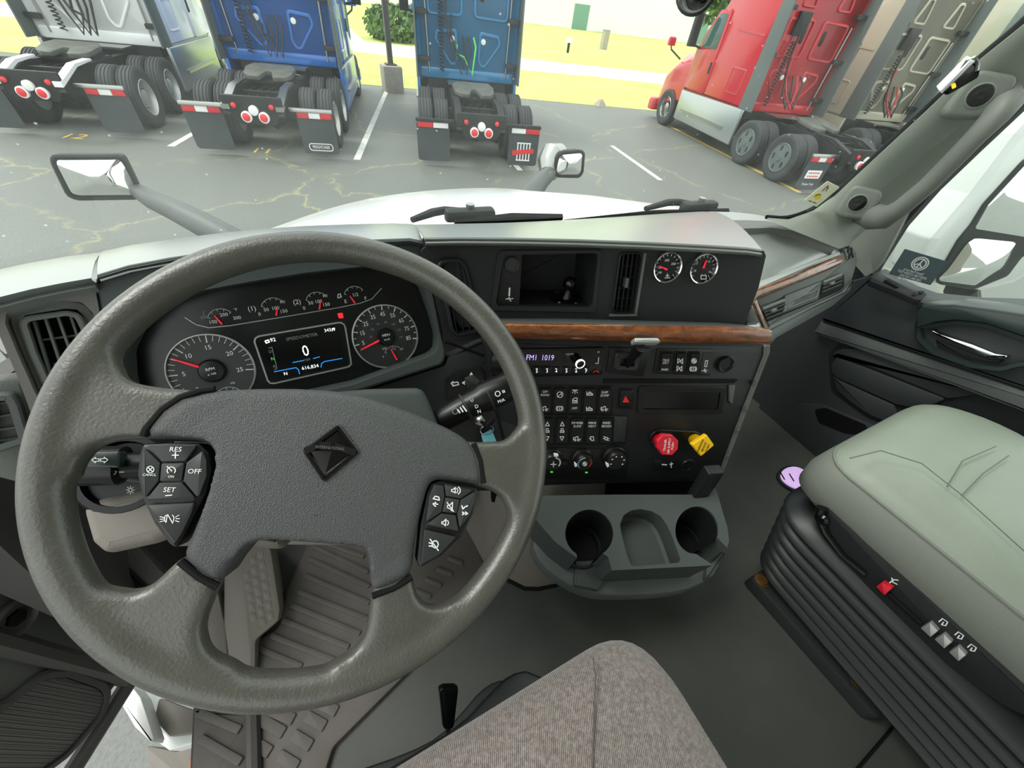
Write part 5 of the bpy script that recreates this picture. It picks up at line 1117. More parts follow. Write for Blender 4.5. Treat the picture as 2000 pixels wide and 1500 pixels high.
def sym(parent, pl, kind, u, v, s=1.0, c=.0058, m='white_print'):
    K = {'slash': [arc(0, 0, 6, 6, 0, 360), [(-5, 5), (5, -5)], [(-2, 2), (2, -2), (3, 1)]],
         'brake': [arc(0, 0, 4.5, 4.5, 0, 360), arc(0, 0, 7, 6, 130, 230, 6), arc(0, 0, 7, 6, -50, 50, 6), [(0, -2), (0, 2)]],
         'lamp': [[(-5, -4), (5, -4)], arc(0, -4, 3, 3, 180, 360, 6), [(-4, 0), (-5, 2)], [(0, 1), (0, 3)], [(4, 0), (5, 2)]],
         'cab': [[(-4, 5), (-4, -2), (0, -5), (5, -5), (5, 5), (-4, 5)], [(-4, 0), (5, 0)], [(-1, 2), (3, 2)]],
         'truck': [[(-7, 3), (-7, -2), (-3, -2), (-1, -4), (2, -4), (2, 2), (7, 1)], arc(-4, 3, 2, 2, 0, 360, 6), arc(3, 3, 2, 2, 0, 360, 6)],
         'up': [[(-4, 4), (0, -4), (4, 4), (-4, 4)]], 'down': [[(-4, -4), (0, 4), (4, -4), (-4, -4)]],
         'seat': [[(-4, 4), (4, 4), (4, 1), (-4, 1), (-4, 4)], [(-2, 0), (-2, -4), (2, -4), (2, 0)]],
         'mirror': [[(-3, -4), (3, -4), (4, 4), (-1, 4), (-3, -4)], [(-5, -1), (-3, 2)]],
         'regen': [[(-6, 0), (-2, 0)], [(2, 0), (6, 0)], arc(0, 0, 3, 3, 0, 360, 8), [(-5, -4), (-2, -3)], [(2, 3), (5, 4)]],
         'diff': [[(-5, 5), (-5, -5)], [(5, 5), (5, -5)], [(-5, 4), (5, -4)], [(-2, -4), (3, 5)]],
         'snow': [arc(0, 0, 5, 5, 0, 360, 8), [(-5, 0), (5, 0)], [(0, -5), (0, 5)], [(-3, -3), (3, 3)]],
         'bed': [[(-6, 4), (6, 4), (6, 1), (-6, 1)], [(-6, 4), (-6, -3)], [(-3, 0), (0, -3), (4, 0)]],
         'fan': [arc(0, 0, 2, 2, 0, 360, 6)] + [[(2 * math.cos(a), 2 * math.sin(a)), (6 * math.cos(a), 6 * math.sin(a))] for a in (0, 1.57, 3.14, 4.71)]}[kind]
    return ink(parent, pl, [[(u + x * s, v + y * s) for x, y in ln] for ln in K], 1.3 * s, m, c)
def rocker(bank, u0, u1, v0, v1, sk, items):
    """one rocker key; items = (symbol or text, dv)"""
    pl = CSL; L_ = [(u0, v0), (u1, v0), (u1 - sk, v1), (u0 - sk, v1)]
    mb = MB(); o = tp(pl, L_, .003, .002); mb.prism(pl, o, 0, .003, .001)
    w_ = u1 - u0
    q = [(u0 + w_ * .12, v0 + 3), (u1 - w_ * .08, v0 + 3), (u1 - w_ * .08 - sk * .9, v1 - 3), (u0 + w_ * .12 - sk * .9, v1 - 3)]
    a = [CSL.px(*p, .004) for p in q]; m_ = [((a[0][0] + a[3][0]) / 2, (a[0][1] + a[3][1]) / 2), ((a[1][0] + a[2][0]) / 2, (a[1][1] + a[2][1]) / 2)]
    top = [pl.pt(*a[0], .0075), pl.pt(*a[1], .0075), pl.pt(*m_[1], .0048), pl.pt(*a[2], .0052), pl.pt(*a[3], .0052), pl.pt(*m_[0], .0048)]
    bot = [pl.pt(*p, .001) for p in (a[0], a[1], m_[1], a[2], a[3], m_[0])]
    mb.add(top + bot, [(0, 1, 2, 5), (5, 2, 3, 4), (0, 6, 7, 1), (1, 7, 8, 2), (2, 8, 9, 3), (3, 9, 10, 4), (4, 10, 11, 5), (5, 11, 6, 0)])
    r = part('rocker_switch', mb, M['pod_black'], bank, ang=20)
    uc = (q[0][0] + q[1][0]) / 2
    for s, t in items:
        v = v0 + (v1 - v0) * t; u = uc - sk * .9 * t; cc = .0082 if t < .3 else .0064
        if s[0] == '#': sym(r, pl, s[1:], u, v, .95, cc)
        else: tx(r, s, pl, u, v, 4.2, 'white_print', cc, sx=.62 if len(s) > 5 else .9)
    return r
bk = thing('switch_bank', 'row of three rocker switches at the right end of the stack under the wood trim', 'switch panel', CSL.hit(1340, 728), 'rocker switch rows')
plate('bank_plate', CSL, [(1284, 680), (1396, 682), (1388, 734), (1276, 730)], 0, .0015, 'pod_black', bk, .003, .0005)
rocker(bk, 1289, 1315, 686, 728, 5, [('TRLR', .42), ('SPLY', .55), ('PARK', .86)]); rocker(bk, 1319, 1341, 686, 728, 5, [('#diff', .45), ('#diff', .8)]); rocker(bk, 1346, 1368, 686, 728, 5, [('#snow', .45), ('#brake', .82)])
plate('blank_slot', CSL, [(1373, 688), (1394, 688), (1389, 730), (1368, 729)], .001, .002, 'button', bk, .001); ink(bk, CSL, [[(1378, 704), (1382, 704), (1380, 716), (1376, 716), (1378, 704)]], 1.2, 'white_print', .0025); ink(bk, CSL, [[(1371, 724), (1381, 723)], [(1374, 724), (1377, 720)], [(1375, 724), (1379, 727)]], 1.3, 'white_print', .0025)
bk = thing('switch_bank', 'upper row of five rocker switches beside the hazard button', 'switch panel', CSL.hit(1120, 806), 'rocker switch rows')
plate('bank_plate', CSL, [(1046, 752), (1199, 754), (1196, 810), (1044, 810)], 0, .0015, 'pod_black', bk, .002, .0005)
for (u0, u1), it in zip(((1051, 1078), (1080, 1107), (1109, 1136), (1138, 1165), (1167, 1195)), ([('OFF', .2), ('ROAD', .32), ('#truck', .82)], [('#slash', .3), ('#brake', .82)], [('#lamp', .2), ('#cab', .52), ('OFF', .82)], [('#bed', .25), ('#bed', .82)], [('SUSP', .22), ('DUMP', .34), ('#truck', .82)])): rocker(bk, u0, u1, 755, 807, 1.5, it)
bk = thing('switch_bank', 'lower row of five rocker switches with arrow symbols and a blank end', 'switch panel', CSL.hit(1120, 866), 'rocker switch rows')
plate('bank_plate', CSL, [(1048, 810), (1228, 812), (1222, 868), (1046, 869)], 0, .0015, 'pod_black', bk, .004, .0005)
for (u0, u1), it in zip(((1056, 1082), (1085, 1111), (1114, 1141), (1143, 1170), (1172, 1197)), ([('#up', .28), ('#seat', .52), ('#down', .82)], [('#up', .28), ('#seat', .52), ('#down', .82)], [('5TH WHEEL', .25), ('SLIDE', .37), ('#truck', .82)], [('MIRROR', .25), ('HEAT', .37), ('#mirror', .82)], [('PARKED', .25), ('REGEN', .37), ('#regen', .82)])): rocker(bk, u0, u1, 813, 866, 1.5, it)
plate('blank_key', CSL, [(1200, 814), (1226, 815), (1221, 864), (1198, 864)], .001, .005, 'button', bk, .003, .002)
t = thing('hazard_button', 'square hazard button with a red triangle', 'button', CSL.hit(1223, 797)); plate('surround', CSL, [(1209, 759), (1240, 760), (1236, 799), (1206, 798)], 0, .002, 'pod_black', t, .003, .0005); kk = plate('key', CSL, [(1212, 762), (1236, 763), (1233, 795), (1210, 795)], .001, .006, 'pod_black', t, .002, .001)
plate('triangle', CSL, [(1222, 773), (1229, 786), (1216, 786)], .006, .0066, 'red_print', kk)
t = thing('display_slot', 'long black blank display window right of the hazard button', 'display', CSL.hit(1325, 806)); mb = MB(); o = tp(CSL, [(1247, 753), (1417, 755), (1409, 808), (1243, 807)], 0, .002); i_ = tp(CSL, [(1256, 764), (1406, 765), (1401, 799), (1253, 798)], 0, .001); mb.frame(CSL, o, i_, -.002, .003, -.0015, 64, .001); part('frame', mb, M['pod_black'], t); mb = MB(); mb.prism(CSL, inset(i_, -.001), -.003, .0006); part('window', mb, M['gloss_black'], t)
for u, v, r, lab in ((1417, 711, .0155, 'round capped power socket at the upper right of the stack'), (1342, 908, .0150, 'round capped power socket under the yellow knob')):
    t = thing('power_socket', lab, 'socket', CSL.hit(u, v), 'power sockets on the centre stack'); socket(t, CSL, u, v, r, 'pod_black', 'cap'); a, b = CSL.px(u, v, 0); mb = MB(); mb.lathe(CSL.pt(a, b, 0), CSL.n, [(r * 1.12, 0), (r * 1.12, .002), (r, .003)], 24, (False, False)); part('ring', mb, M['button'], t); plate('tab', CSL, [(u + 12, v - 2), (u + 18, v), (u + 16, v + 7), (u + 11, v + 8)], 0, .006, 'pod_black', t, .001, .001)
t = thing('usb_port', 'small usb port panel under the red knob', 'usb port', CSL.hit(1296, 919)); plate('panel', CSL, [(1278, 898), (1322, 899), (1318, 920), (1275, 919)], 0, .002, 'pod_black', t, .002, .0006); plate('slot', CSL, [(1293, 906.5), (1303, 907), (1303, 909), (1293, 908.5)], .002, .0026, 'white_print', t); ink(t, CSL, [[(1311, 903), (1311, 913)], [(1308, 906), (1311, 909)], [(1314, 905), (1311, 908)]], 1.6, 'white_print', .0024)
# climate knobs
cl = thing('climate_panel', 'row of three round climate knobs low on the stack', 'climate control', CSL.hit(1140, 930))
plate('panel', CSL, [(1046, 874), (1230, 878), (1222, 936), (1046, 936)], 0, .001, 'pod_black', cl, .004, .0004)
for u, v, r, nm in ((1081, 905, 18, 'fan'), (1142, 905, 17, 'temp'), (1206, 902, 19, 'mode')):
    p1 = CSL.hit(u, v, .019); p0 = CSL.hit(u - 6, v - 9, .0); ax = CSL.n; R0 = (CSL.hit(u + r, v, .019) - p1).length
    mb = MB(); base = p1 - CSL.n * .019
    mb.lathe(base, CSL.n, [(R0 * 1.25, 0), (R0 * 1.2, .004), (R0 * 1.05, .006), (R0, .017), (R0 * .93, .019), (R0 * .1, .0192)], 32); kb = part('knob', mb, M['pod_black'], cl)
    kp = PL(p1 + CSL.n * .0003, CSL.n); a, b = kp.px(u, v)
    mb = MB(); d = {'fan': 80, 'temp': 190, 'mode': 200}[nm]; mb.prism(kp, [(a + R0 * rr * math.cos(R_(d + e)), b + R0 * rr * math.sin(R_(d + e))) for rr, e in ((1.12, -12), (1.12, 12), (.88, 12), (.88, -12))], -.006, .001, .0005); part('pointer', mb, M['white_print'], kb)
    if nm == 'fan':
        mb = MB(); mb.strokes(kp, [[(a + R0 * .72 * math.cos(R_(e)), b + R0 * .72 * math.sin(R_(e))) for e in range(-30, 80, 8)]], .0022, 0, .0004); part('scale', mb, M['white_print'], kb, ang=0); sym(kb, kp, 'fan', u, v + 2, .9, .0004)
    elif nm == 'temp':
        for e0, e1, mm in ((150, 225, 'tag_blue'), (-40, 45, 'red_print'), (95, 150, 'white_print')):
            mb = MB(); mb.strokes(kp, [[(a + R0 * .74 * math.cos(R_(e)), b + R0 * .74 * math.sin(R_(e))) for e in range(e0, e1, 8)]], .0014, 0, .0004); part('scale', mb, M[mm], kb, ang=0)
        sym(kb, kp, 'snow', u, v + 1, .8, .0004)
    else:
        for e in (-30, 15, 60, 110, 150, 200):
            mb = MB(); mb.prism(kp, rect(a + R0 * .66 * math.cos(R_(e)), b + R0 * .66 * math.sin(R_(e)), .0028, .0022, 0), 0, .0004); part('mode_mark', mb, M['white_print'], kb)
for u, v in ((1075, 921), (1143, 922)): plate('status_light', CSL, quad(u, v, 5, 2.2), .001, .0018, 'green_print', cl)
plate('defrost_button', CSL, [(1096, 902), (1110, 902), (1108, 916), (1096, 916)], 0, .004, 'pod_black', cl, .002, .001)
# two round gauges
for u, v, lab, labs, nd in ((1303.5, 522.5, 'round chrome gauge on the upper dash nearest the grid vent', (('200', -1, -14, 4.5), ('250', 12, -7, 4.5), ('150', -15, 0, 4.5), ('100', -15, 10, 4)), ((-1, 4), (-16, -3))), (1374, 525, 'round chrome battery gauge nearest the end of the upper dash', (('12', -14, -11, 4.5), ('14', 10, -14, 4), ('10', -17, 4, 4), ('16', 12, 6, 4)), ((-1, -1), (5, -17)))):
    t = thing('round_gauge', lab, 'gauge', CSU.hit(u, v), 'round gauges on the upper dash')
    c = CSU.px(u, v, .006); rr = .0262
    mb = MB(); mb.lathe(CSU.pt(*c, 0), CSU.n, [(rr, 0), (rr, .006), (rr * .96, .0085), (rr * .88, .0075), (rr * .86, .003)], 40, (False, False)); part('bezel', mb, M['chrome'], t)
    mb = MB(); mb.prism(CSU, circ(*c, rr * .88, 40), 0, .003); f = part('dial_face', mb, M['screen'], t)
    ticks(f, CSU, c, rr * .70, rr * .82, range(-40, 221, 20), .0007, 'white_print', c=.0035)
    for s, du, dv, h in labs: tx(f, s, CSU, u + du, v + dv, h, 'white_print', .0036)
    (x0, y0), (x1, y1) = nd; p0 = V(CSU.px(u + x0, v + y0, .004)); p1 = V(CSU.px(u + x1, v + y1, .004)); d = p1 - p0; needle(f, CSU, tuple(p0), math.degrees(math.atan2(d.y, d.x)), 0, d.length, .0016, .004)
    ink(f, CSU, [[(u + x, v + y) for x, y in ln] for ln in ([(-5, 13), (5, 13), (5, 20), (-5, 20), (-5, 13)], [(-3, 11), (-3, 13)], [(3, 11), (3, 13)])] if 'battery' in lab else [[(u + x, v + y) for x, y in ln] for ln in ([(0, 12), (0, 18)], [(-5, 20), (5, 20)], [(-3, 16), (3, 16)])], 1.2, 'white_print', .0036)
# brake valve knobs in their oval recess
mb = MB(); st = arc(1289, 857, 22, 20, 90, 270, 10) + arc(1352, 859, 20, 19, -90, 90, 10); o = tp(CSL, st, 0, 0); mb.frame(CSL, o, inset(o, .003), -.002, .005, .0015, 72, .0015); mb.prism(CSL, inset(o, .002), 0, .0012); D_('valve_recess', mb, 'pod_black')
def valve(label, su, sv, ku, kv, pts, m, lines, d, hh):
    t = thing('brake_valve_knob', label, 'knob', CSL.hit(su, sv), 'air brake knobs')
    p0 = CSL.hit(su, sv, .0); p1 = CSL.hit(ku - (ku - su) * .3, kv - (kv - sv) * .3, .040)
    mb = MB(); mb.tube([p0, p0.lerp(p1, .5), p1], [.0125, .012, .0115], 16); part('shaft', mb, M[m], t)
    kpl = PL(CSL.hit(ku, kv, .045), CSL.n + V((.05, -.1, .25)))
    mb = MB(); o = tp(kpl, pts, 0, .003); mb.rings([[kpl.pt(a, b, -.012) for a, b in inset(o, .004)], [kpl.pt(a, b, -.008) for a, b in o], [kpl.pt(a, b, -.002) for a, b in o], [kpl.pt(a, b, 0) for a, b in inset(o, .002)]]); k = part('knob_head', mb, M[m], t)
    for s, du, dv in lines: tx(k, s, kpl, ku + du, kv + dv, hh, 'white_print' if m == 'red_plastic' else 'deep_black', .0006, d)
    return t
valve('red eight-sided trailer air supply knob on the centre stack', 1285, 857, 1304, 870, [(1295, 849), (1314, 850), (1326, 862), (1325, 878), (1313, 890), (1294, 889), (1284, 876), (1284, 861)], 'red_plastic', (('TRAILER', -5, 0), ('AIR SUPPLY', 3, 1), ('PUSH', 10, 1)), (.12, -1), 4.2)
valve('yellow square parking brake knob on the centre stack', 1355, 857, 1374, 871, [(1351, 869), (1381, 849), (1396, 870), (1370, 892)], 'yellow_plastic', (('PARKING', -6, 0), ('BRAKE', 1, 2), ('PUSH', 8, 4)), (.45, -1), 4.2)

# ================================================================ steering wheel and column
sa = R_(54.7); SW = PL((-.03, .272, -.332), (0, -math.cos(sa), math.sin(sa)))
sw = thing('steering_wheel', 'big worn olive grey steering wheel with a black hub pad', 'steering wheel', SW.P)
mb = MB(); RR, rr = .215, .0165
rs = []
for k in range(96):
    a = 2 * PI * k / 96; d = SW.h * math.cos(a) + SW.u * math.sin(a); rs.append([SW.P + d * (RR + rr * math.cos(2 * PI * j / 18)) + SW.n * (rr * 1.05 * math.sin(2 * PI * j / 18)) for j in range(18)])
rs.append(rs[0]); mb.rings(rs, (False, False))
spokes = ([(170, 660), (225, 680), (236, 722), (243, 738), (262, 748), (300, 754), (330, 758), (420, 764), (420, 860), (300, 856), (258, 857), (222, 860), (190, 870), (172, 885), (158, 905), (148, 940), (90, 940), (90, 740)],
          [(860, 850), (920, 864), (955, 862), (985, 862), (1000, 850), (1012, 832), (1050, 830), (1050, 1040), (1000, 1030), (994, 1002), (989, 984), (976, 967), (950, 953), (880, 940)],
          [(366, 1080), (344, 1097), (324, 1116), (302, 1139), (279, 1152), (257, 1156), (225, 1150), (170, 1150), (200, 1240), (330, 1330), (480, 1340), (470, 1299), (436, 1287), (416, 1276), (405, 1259), (398, 1220), (411, 1186), (424, 1150), (445, 1120)],
          [(725, 1150), (721, 1192), (717, 1227), (704, 1256), (680, 1280), (645, 1292), (640, 1340), (760, 1310), (880, 1220), (920, 1150), (885, 1172), (853, 1186), (835, 1184), (819, 1171), (811, 1149), (806, 1115), (740, 1120)])
for q in spokes:
    mb.prism(SW, smooth(ccw(SW.pxs(q, .004)), 1), -.010, .012, .006, 3)
ob = link(bpy.data.objects.new('rim_tmp', mesh('rim_tmp', mb, None, 0)))
md = ob.modifiers.new('r', 'REMESH'); md.mode = 'VOXEL'; md.voxel_size = .0028
md = ob.modifiers.new('s', 'SMOOTH'); md.iterations = 32; md.factor = .5
me = bpy.data.meshes.new_from_object(ob.evaluated_get(bpy.context.evaluated_depsgraph_get())); bpy.data.objects.remove(ob)
for v in me.vertices: v.co = v.co - OFF[sw.name]
me.materials.clear(); me.materials.append(M['wheel_rim']); me.shade_smooth(); me.name = 'rim'
o = link(bpy.data.objects.new('rim', me)); o.parent = sw; OFF[o.name] = OFF[sw.name]
# hub pad
pad = [(279, 852), (284, 838), (318, 800), (354, 776), (390, 764), (420, 759), (510, 755), (615, 757), (685, 765), (755, 784), (825, 811), (895, 843), (926, 868), (938, 900), (944, 945), (934, 949), (905, 942), (862, 937), (846, 939), (836, 955), (828, 985), (818, 1030), (810, 1075), (806, 1126), (770, 1146), (726, 1163), (722, 1120), (718, 1082), (706, 1070), (650, 1066), (580, 1060), (510, 1056), (484, 1066), (462, 1092), (446, 1112), (427, 1145), (388, 1124), (349, 1094), (362, 1062), (380, 1022), (398, 978), (410, 938), (418, 900), (413, 876), (400, 864), (380, 860), (330, 858), (290, 858)]
o = ccw(smooth(SW.pxs(pad, .016), 2)); mb = MB(); mb.prism(SW, o, -.03, .016, .010, 4)
ob = link(bpy.data.objects.new('pad_tmp', mesh('pad_tmp', mb, None, 0)))
md = ob.modifiers.new('r', 'REMESH'); md.mode = 'VOXEL'; md.voxel_size = .0024
md = ob.modifiers.new('s', 'SMOOTH'); md.iterations = 6; md.factor = .5
me = bpy.data.meshes.new_from_object(ob.evaluated_get(bpy.context.evaluated_depsgraph_get())); bpy.data.objects.remove(ob)
pc = SW.hit(640, 930, .016)
for v in me.vertices:
    d = v.co - pc; c = (v.co - SW.P).dot(SW.n)
    if c > .008: v.co = v.co + SW.n * (.0045 * max(0, 1 - (d.dot(SW.h) / .14) ** 2 - (d.dot(SW.u) / .10) ** 2))
    v.co = v.co - OFF[sw.name]
me.materials.clear(); me.materials.append(M['wheel_pad']); me.shade_smooth(); me.name = 'hub_pad'
hp = link(bpy.data.objects.new('hub_pad', me)); hp.parent = sw; OFF[hp.name] = OFF[sw.name]
for q in ([(352, 1096), (388, 1126), (425, 1146)], [(727, 1164), (770, 1148), (805, 1127)], [(280, 853), (286, 838), (318, 800), (354, 776), (392, 763), (420, 759)], [(925, 866), (938, 900), (944, 944)]):
    mb = MB(); mb.tube([SW.hit(u, v, .0105) for u, v in q], .0032, 8); part('pad_seam', mb, M['deep_black'], sw)
PT = .0190
# badge
bc = [(662, 827), (704, 883), (632, 943), (590, 880)]
mb = MB(); o = tp(SW, bc, PT + .003, .003); mb.frame(SW, o, inset(o, .004), PT - .002, PT + .004, PT, 64, .0012); bg_ = part('badge', mb, M['gloss_black'], sw, 'glossy black diamond badge')
mb = MB(); mb.prism(SW, inset(o, .0035), PT - .001, PT + .0012); part('badge_field', mb, M['pod_black'], bg_)
d0 = SW.pxs([(662, 838), (692, 884), (634, 930), (601, 880)], PT + .0014); cx = sum(p[0] for p in d0) / 4; cy = sum(p[1] for p in d0) / 4
for k in range(4):
    a, b = d0[k], d0[(k + 1) % 4]; mb = MB(); mb.add([SW.pt(*a, PT + .0012), SW.pt(*b, PT + .0012), SW.pt(cx, cy, PT + .0036)], [(0, 1, 2)]); part('badge_facet', mb, M['gloss_black'], bg_, ang=0)
mb = MB(); mb.strokes(SW, [SW.pxs([(600, 879), (620, 869), (650, 870), (690, 883)], PT + .004)], .006, PT + .003, PT + .0046); part('badge_band', mb, M['pod_black'], bg_, ang=0)
tx(bg_, 'INTERNATIONAL', SW, 645, 875, 6, 'mid_grey', PT + .005, (1, .08), .8)
ink(sw, SW, [[(604, 992), (604, 1003), (608, 1001), (627, 998), (634, 993), (632, 1004), (625, 1002)], arc(617, 1003, 8, 4, 0, 360, 10)], 1.6, 'deep_black', .0195, name='horn_symbol')
# left and right switch pods
def pod(outline, buttons, marks, texts, nm):
    c = .010; mb = MB(); o = ccw(rnd(SW.pxs(outline, c), .004)); mb.prism(SW, o, -.012, c, .003); p = part(nm, mb, M['pod_black'], sw)
    for q in buttons:
        mb = MB(); mb.prism(SW, tp(SW, q, c + .003, .0012), c - .004, c + .0035, .001); b_ = part('button', mb, M['button'], p)
    for lns, w_ in marks: ink(p, SW, lns, w_, 'white_print', c + .0037)
    for s, u, v, h in texts: tx(p, s, SW, u, v, h, 'white_print', c + .0038, (1, .02))
    return p
pod([(277, 867), (330, 864), (390, 865), (409, 885), (414, 919), (403, 963), (381, 1006), (359, 1049), (342, 1072), (329, 1064), (299, 1023), (277, 976), (266, 928), (270, 889)],
    [[(315, 905), (360, 904), (355, 939), (312, 940)], [(288, 870), (385, 869), (362, 901), (316, 902)], [(282, 874), (313, 904), (310, 939), (283, 973), (275, 930), (277, 895)], [(364, 904), (396, 880), (404, 900), (404, 930), (390, 968), (384, 970), (358, 939)], [(312, 943), (355, 942), (382, 973), (284, 977)], [(286, 986), (380, 982), (374, 1003), (355, 1042), (342, 1062), (332, 1052), (304, 1015)]],
    [([[(343, 884), (343, 895)], [(337, 889), (349, 889)], [(324, 968), (336, 967)]], 2.2), ([arc(294, 917, 7, 6.5, 0, 360, 14), [(290, 913), (298, 921)], [(298, 913), (290, 921)]], 1.5), ([arc(335, 919, 8, 7, -40, 220, 12), [(327, 911), (336, 920)]], 1.8), ([[(313, 1009), (321, 1011)], [(313, 1014), (320, 1014)], [(313, 1019), (321, 1017)], arc(325, 1013, 3, 7, 90, 270, 6) + [(327, 1006)], [(328, 1005), (338, 1022)], arc(337, 1013, 3, 7, -90, 90, 6), [(343, 1010), (350, 1006)], [(344, 1013), (351, 1013)], [(343, 1017), (350, 1019)]], 1.5)],
    [('RES', 343, 878, 9), ('OFF', 380, 921, 9), ('SET', 331, 957, 9), ('CANCL', 292, 927.5, 4.5), ('ON', 334, 931, 4.5)], 'left_switch_pod')
pod([(842, 944), (862, 938), (934, 953), (932, 980), (926, 1003), (902, 1048), (862, 1087), (820, 1111), (814, 1096), (821, 1024), (834, 962)],
    [[(870, 971), (898, 976), (892, 1003), (864, 1000)], [(868, 945), (925, 957), (899, 974), (871, 969)], [(848, 946), (866, 949), (868, 971), (862, 1000), (832, 1020), (838, 970)], [(900, 976), (928, 960), (926, 982), (918, 1005), (898, 1032), (893, 1004)], [(862, 1003), (890, 1006), (895, 1038), (832, 1025)], [(829, 1034), (891, 1049), (860, 1082), (822, 1104)]],
    [([[(882, 956), (885, 956), (889, 952), (889, 963), (885, 960), (882, 960), (882, 956)], arc(890, 958, 4, 5, -60, 60, 5), arc(891, 958, 8, 8, -60, 60, 5)], 1.7), ([[(874, 987), (878, 987), (884, 981), (883, 998), (878, 993), (874, 992), (874, 987)], [(873, 981), (886, 999)]], 1.6), ([[(863, 1019), (866, 1019), (871, 1014), (870, 1027), (866, 1023), (863, 1023), (863, 1019)], arc(871, 1021, 5, 5, -60, 60, 5)], 1.7), ([[(902, 988), (904, 994), (908, 990), (913, 988)], [(903, 1000), (907, 1003), (903, 1005)], [(909, 1000), (913, 1003), (909, 1005)]], 2.2), ([[(846, 974), (850, 969), (857, 971), (858, 977), (846, 974)], [(846, 983), (855, 985)], [(851, 981), (846, 985), (851, 989)]], 2.0), ([arc(850, 1063, 6, 7, 0, 360, 10), [(840, 1053), (856, 1075)], [(838, 1060), (845, 1062)], [(838, 1066), (845, 1067)]], 2.0)],
    [], 'right_switch_pod')
# column shroud, stalks, light switch
colm = thing('steering_column', 'dark steering column shroud with two stalks behind the wheel', 'steering column', SW.P + SW.n * -.2)
SB = SW.off(-.055)
mb = MB(); o = ccw(rnd(SB.pxs([(560, 775), (640, 764), (720, 757), (815, 755), (828, 760), (838, 778), (856, 822), (866, 880), (820, 980), (700, 1010), (420, 1000), (330, 940), (330, 860), (420, 800)]), .012)); mb.prism(SB, o, -.20, 0, .010, 3); part('upper_shroud', mb, M['hood_face'], colm, ang=40)
SB2 = SW.off(-.10)
mb = MB(); mb.prism(SB2, ccw(rnd(SB2.pxs([(150, 985), (280, 950), (420, 960), (560, 1000), (560, 1080), (330, 1050), (300, 1064), (200, 1086), (172, 1062)]), .012)), -.14, 0, .012, 3); part('lower_shroud', mb, M['beige_grey'], colm, ang=40)
def stalk(nm, pts, rads, m, flat=1.0):
    mb = MB(); mb.tube(pts, rads, 18, flat=flat); return part(nm, mb, M[m], colm, ang=50)
LS = SW.off(-.075)
p = [LS.hit(*q) for q in ((330, 905), (262, 908), (246, 909), (240, 909), (150, 910), (110, 911))]
lsk = stalk('left_stalk', p, [.012, .0125, .013, .0195, .0195, .019], 'pod_black', .95)
lp = LS.off(.020)
mb = MB(); o = tp(lp, [(130, 882), (232, 881), (234, 886), (232, 912), (226, 914), (130, 914)], 0, .004); mb.prism(lp, o, -.012, -.001, .002); part('stalk_face', mb, M['door_gloss'], lsk)
ink(lsk, lp, [[(180, 898), (187, 893), (187, 896), (194, 896), (194, 901), (187, 901), (187, 904), (180, 898)], [(211, 898), (204, 893), (204, 896), (197, 896), (197, 901), (204, 901), (204, 904), (211, 898)]], 1.4, 'white_print', .0002)
ink(lsk, lp, [[(211, 921), (219, 918), (228, 921), (224, 927), (215, 927), (211, 921)], [(219, 919), (221, 928)], [(234, 922), (242, 922)]], 1.3, 'white_print', -.006)
plate('stalk_arrow', lp, [(152, 895), (160, 898), (152, 902)], -.001, .0006, 'white_print', lsk)
q = LS.off(-.02); a, b = q.px(232, 925); mb = MB(); mb.lathe(q.pt(a, b, -.03), q.n, [(.044, 0), (.044, .02), (.040, .026), (.034, .026), (.032, .018), (.002, .018)], 36); lsw = part('light_switch_ring', mb, M['pod_black'], colm)
mb = MB(); mb.prism(q, rect(a, b, .055, .014, .005, rot=-.5), -.014, .004, .003); part('light_switch_grip', mb, M['button'], lsw)
ink(lsw, q, [arc(255, 957, 3.5, 3.5, 0, 360, 8)] + [[(255 + 5 * math.cos(a), 957 + 5 * math.sin(a)), (255 + 8 * math.cos(a), 957 + 8 * math.sin(a))] for a in [k * PI / 4 for k in range(8)]], 1.3, 'white_print', .0045)
p = [LS.hit(*q, c) for q, c in (((852, 825), -.01), ((872, 815), .0), ((905, 797), .005), ((935, 782), .01), ((942, 778), .01), ((985, 758), .016), ((1020, 742), .02))]
rsk = stalk('right_stalk', p, [.014, .0165, .0175, .0185, .021, .0205, .020], 'pod_black')
a0_ = p[1]; dd2 = (p[5] - p[1]).normalized()
for f_, r_ in ((.32, .0200), (.70, .0212)):
    c_ = p[1].lerp(p[5], f_); mb = MB(); mb.lathe(c_, dd2, [(r_ * .9, -.002), (r_, -.001), (r_, .001), (r_ * .9, .002)], 24, (False, False)); part('stalk_ring', mb, M['button'], rsk)
RP = PL(LS.hit(940, 790, .032), (-ray(940, 790)))
for s, u, v, h, d in (('U', 922, 782, 6, (.5, .9)), ('D', 931, 794, 7, (.5, .9)), ('N', 936, 804, 7, (.5, .9)), ('R', 940, 815, 6, (.5, .9))): tx(rsk, s, RP, u, v, h, 'white_print', .0, (.9, -.3))
ink(rsk, RP, [arc(972, 769, 5, 5, 0, 360, 10), [(981, 763), (983, 767)], [(984, 762), (986, 766)]], 1.6, 'white_print', .0)
tx(rsk, 'M/A', RP, 979, 783, 6, 'white_print', .0, (.9, -.35))
mb = MB(); mb.strokes(RP, [RP.pxs([(894, 800), (898, 806)]), RP.pxs([(899, 796), (904, 804)]), RP.pxs([(904, 793), (911, 803)])], .0018, 0, .0006); part('symbol', mb, M['white_print'], rsk, ang=0)
ink(rsk, RP, [arc(889, 803, 5, 6, 0, 360, 10)], 1.3, 'grey_print', .0)
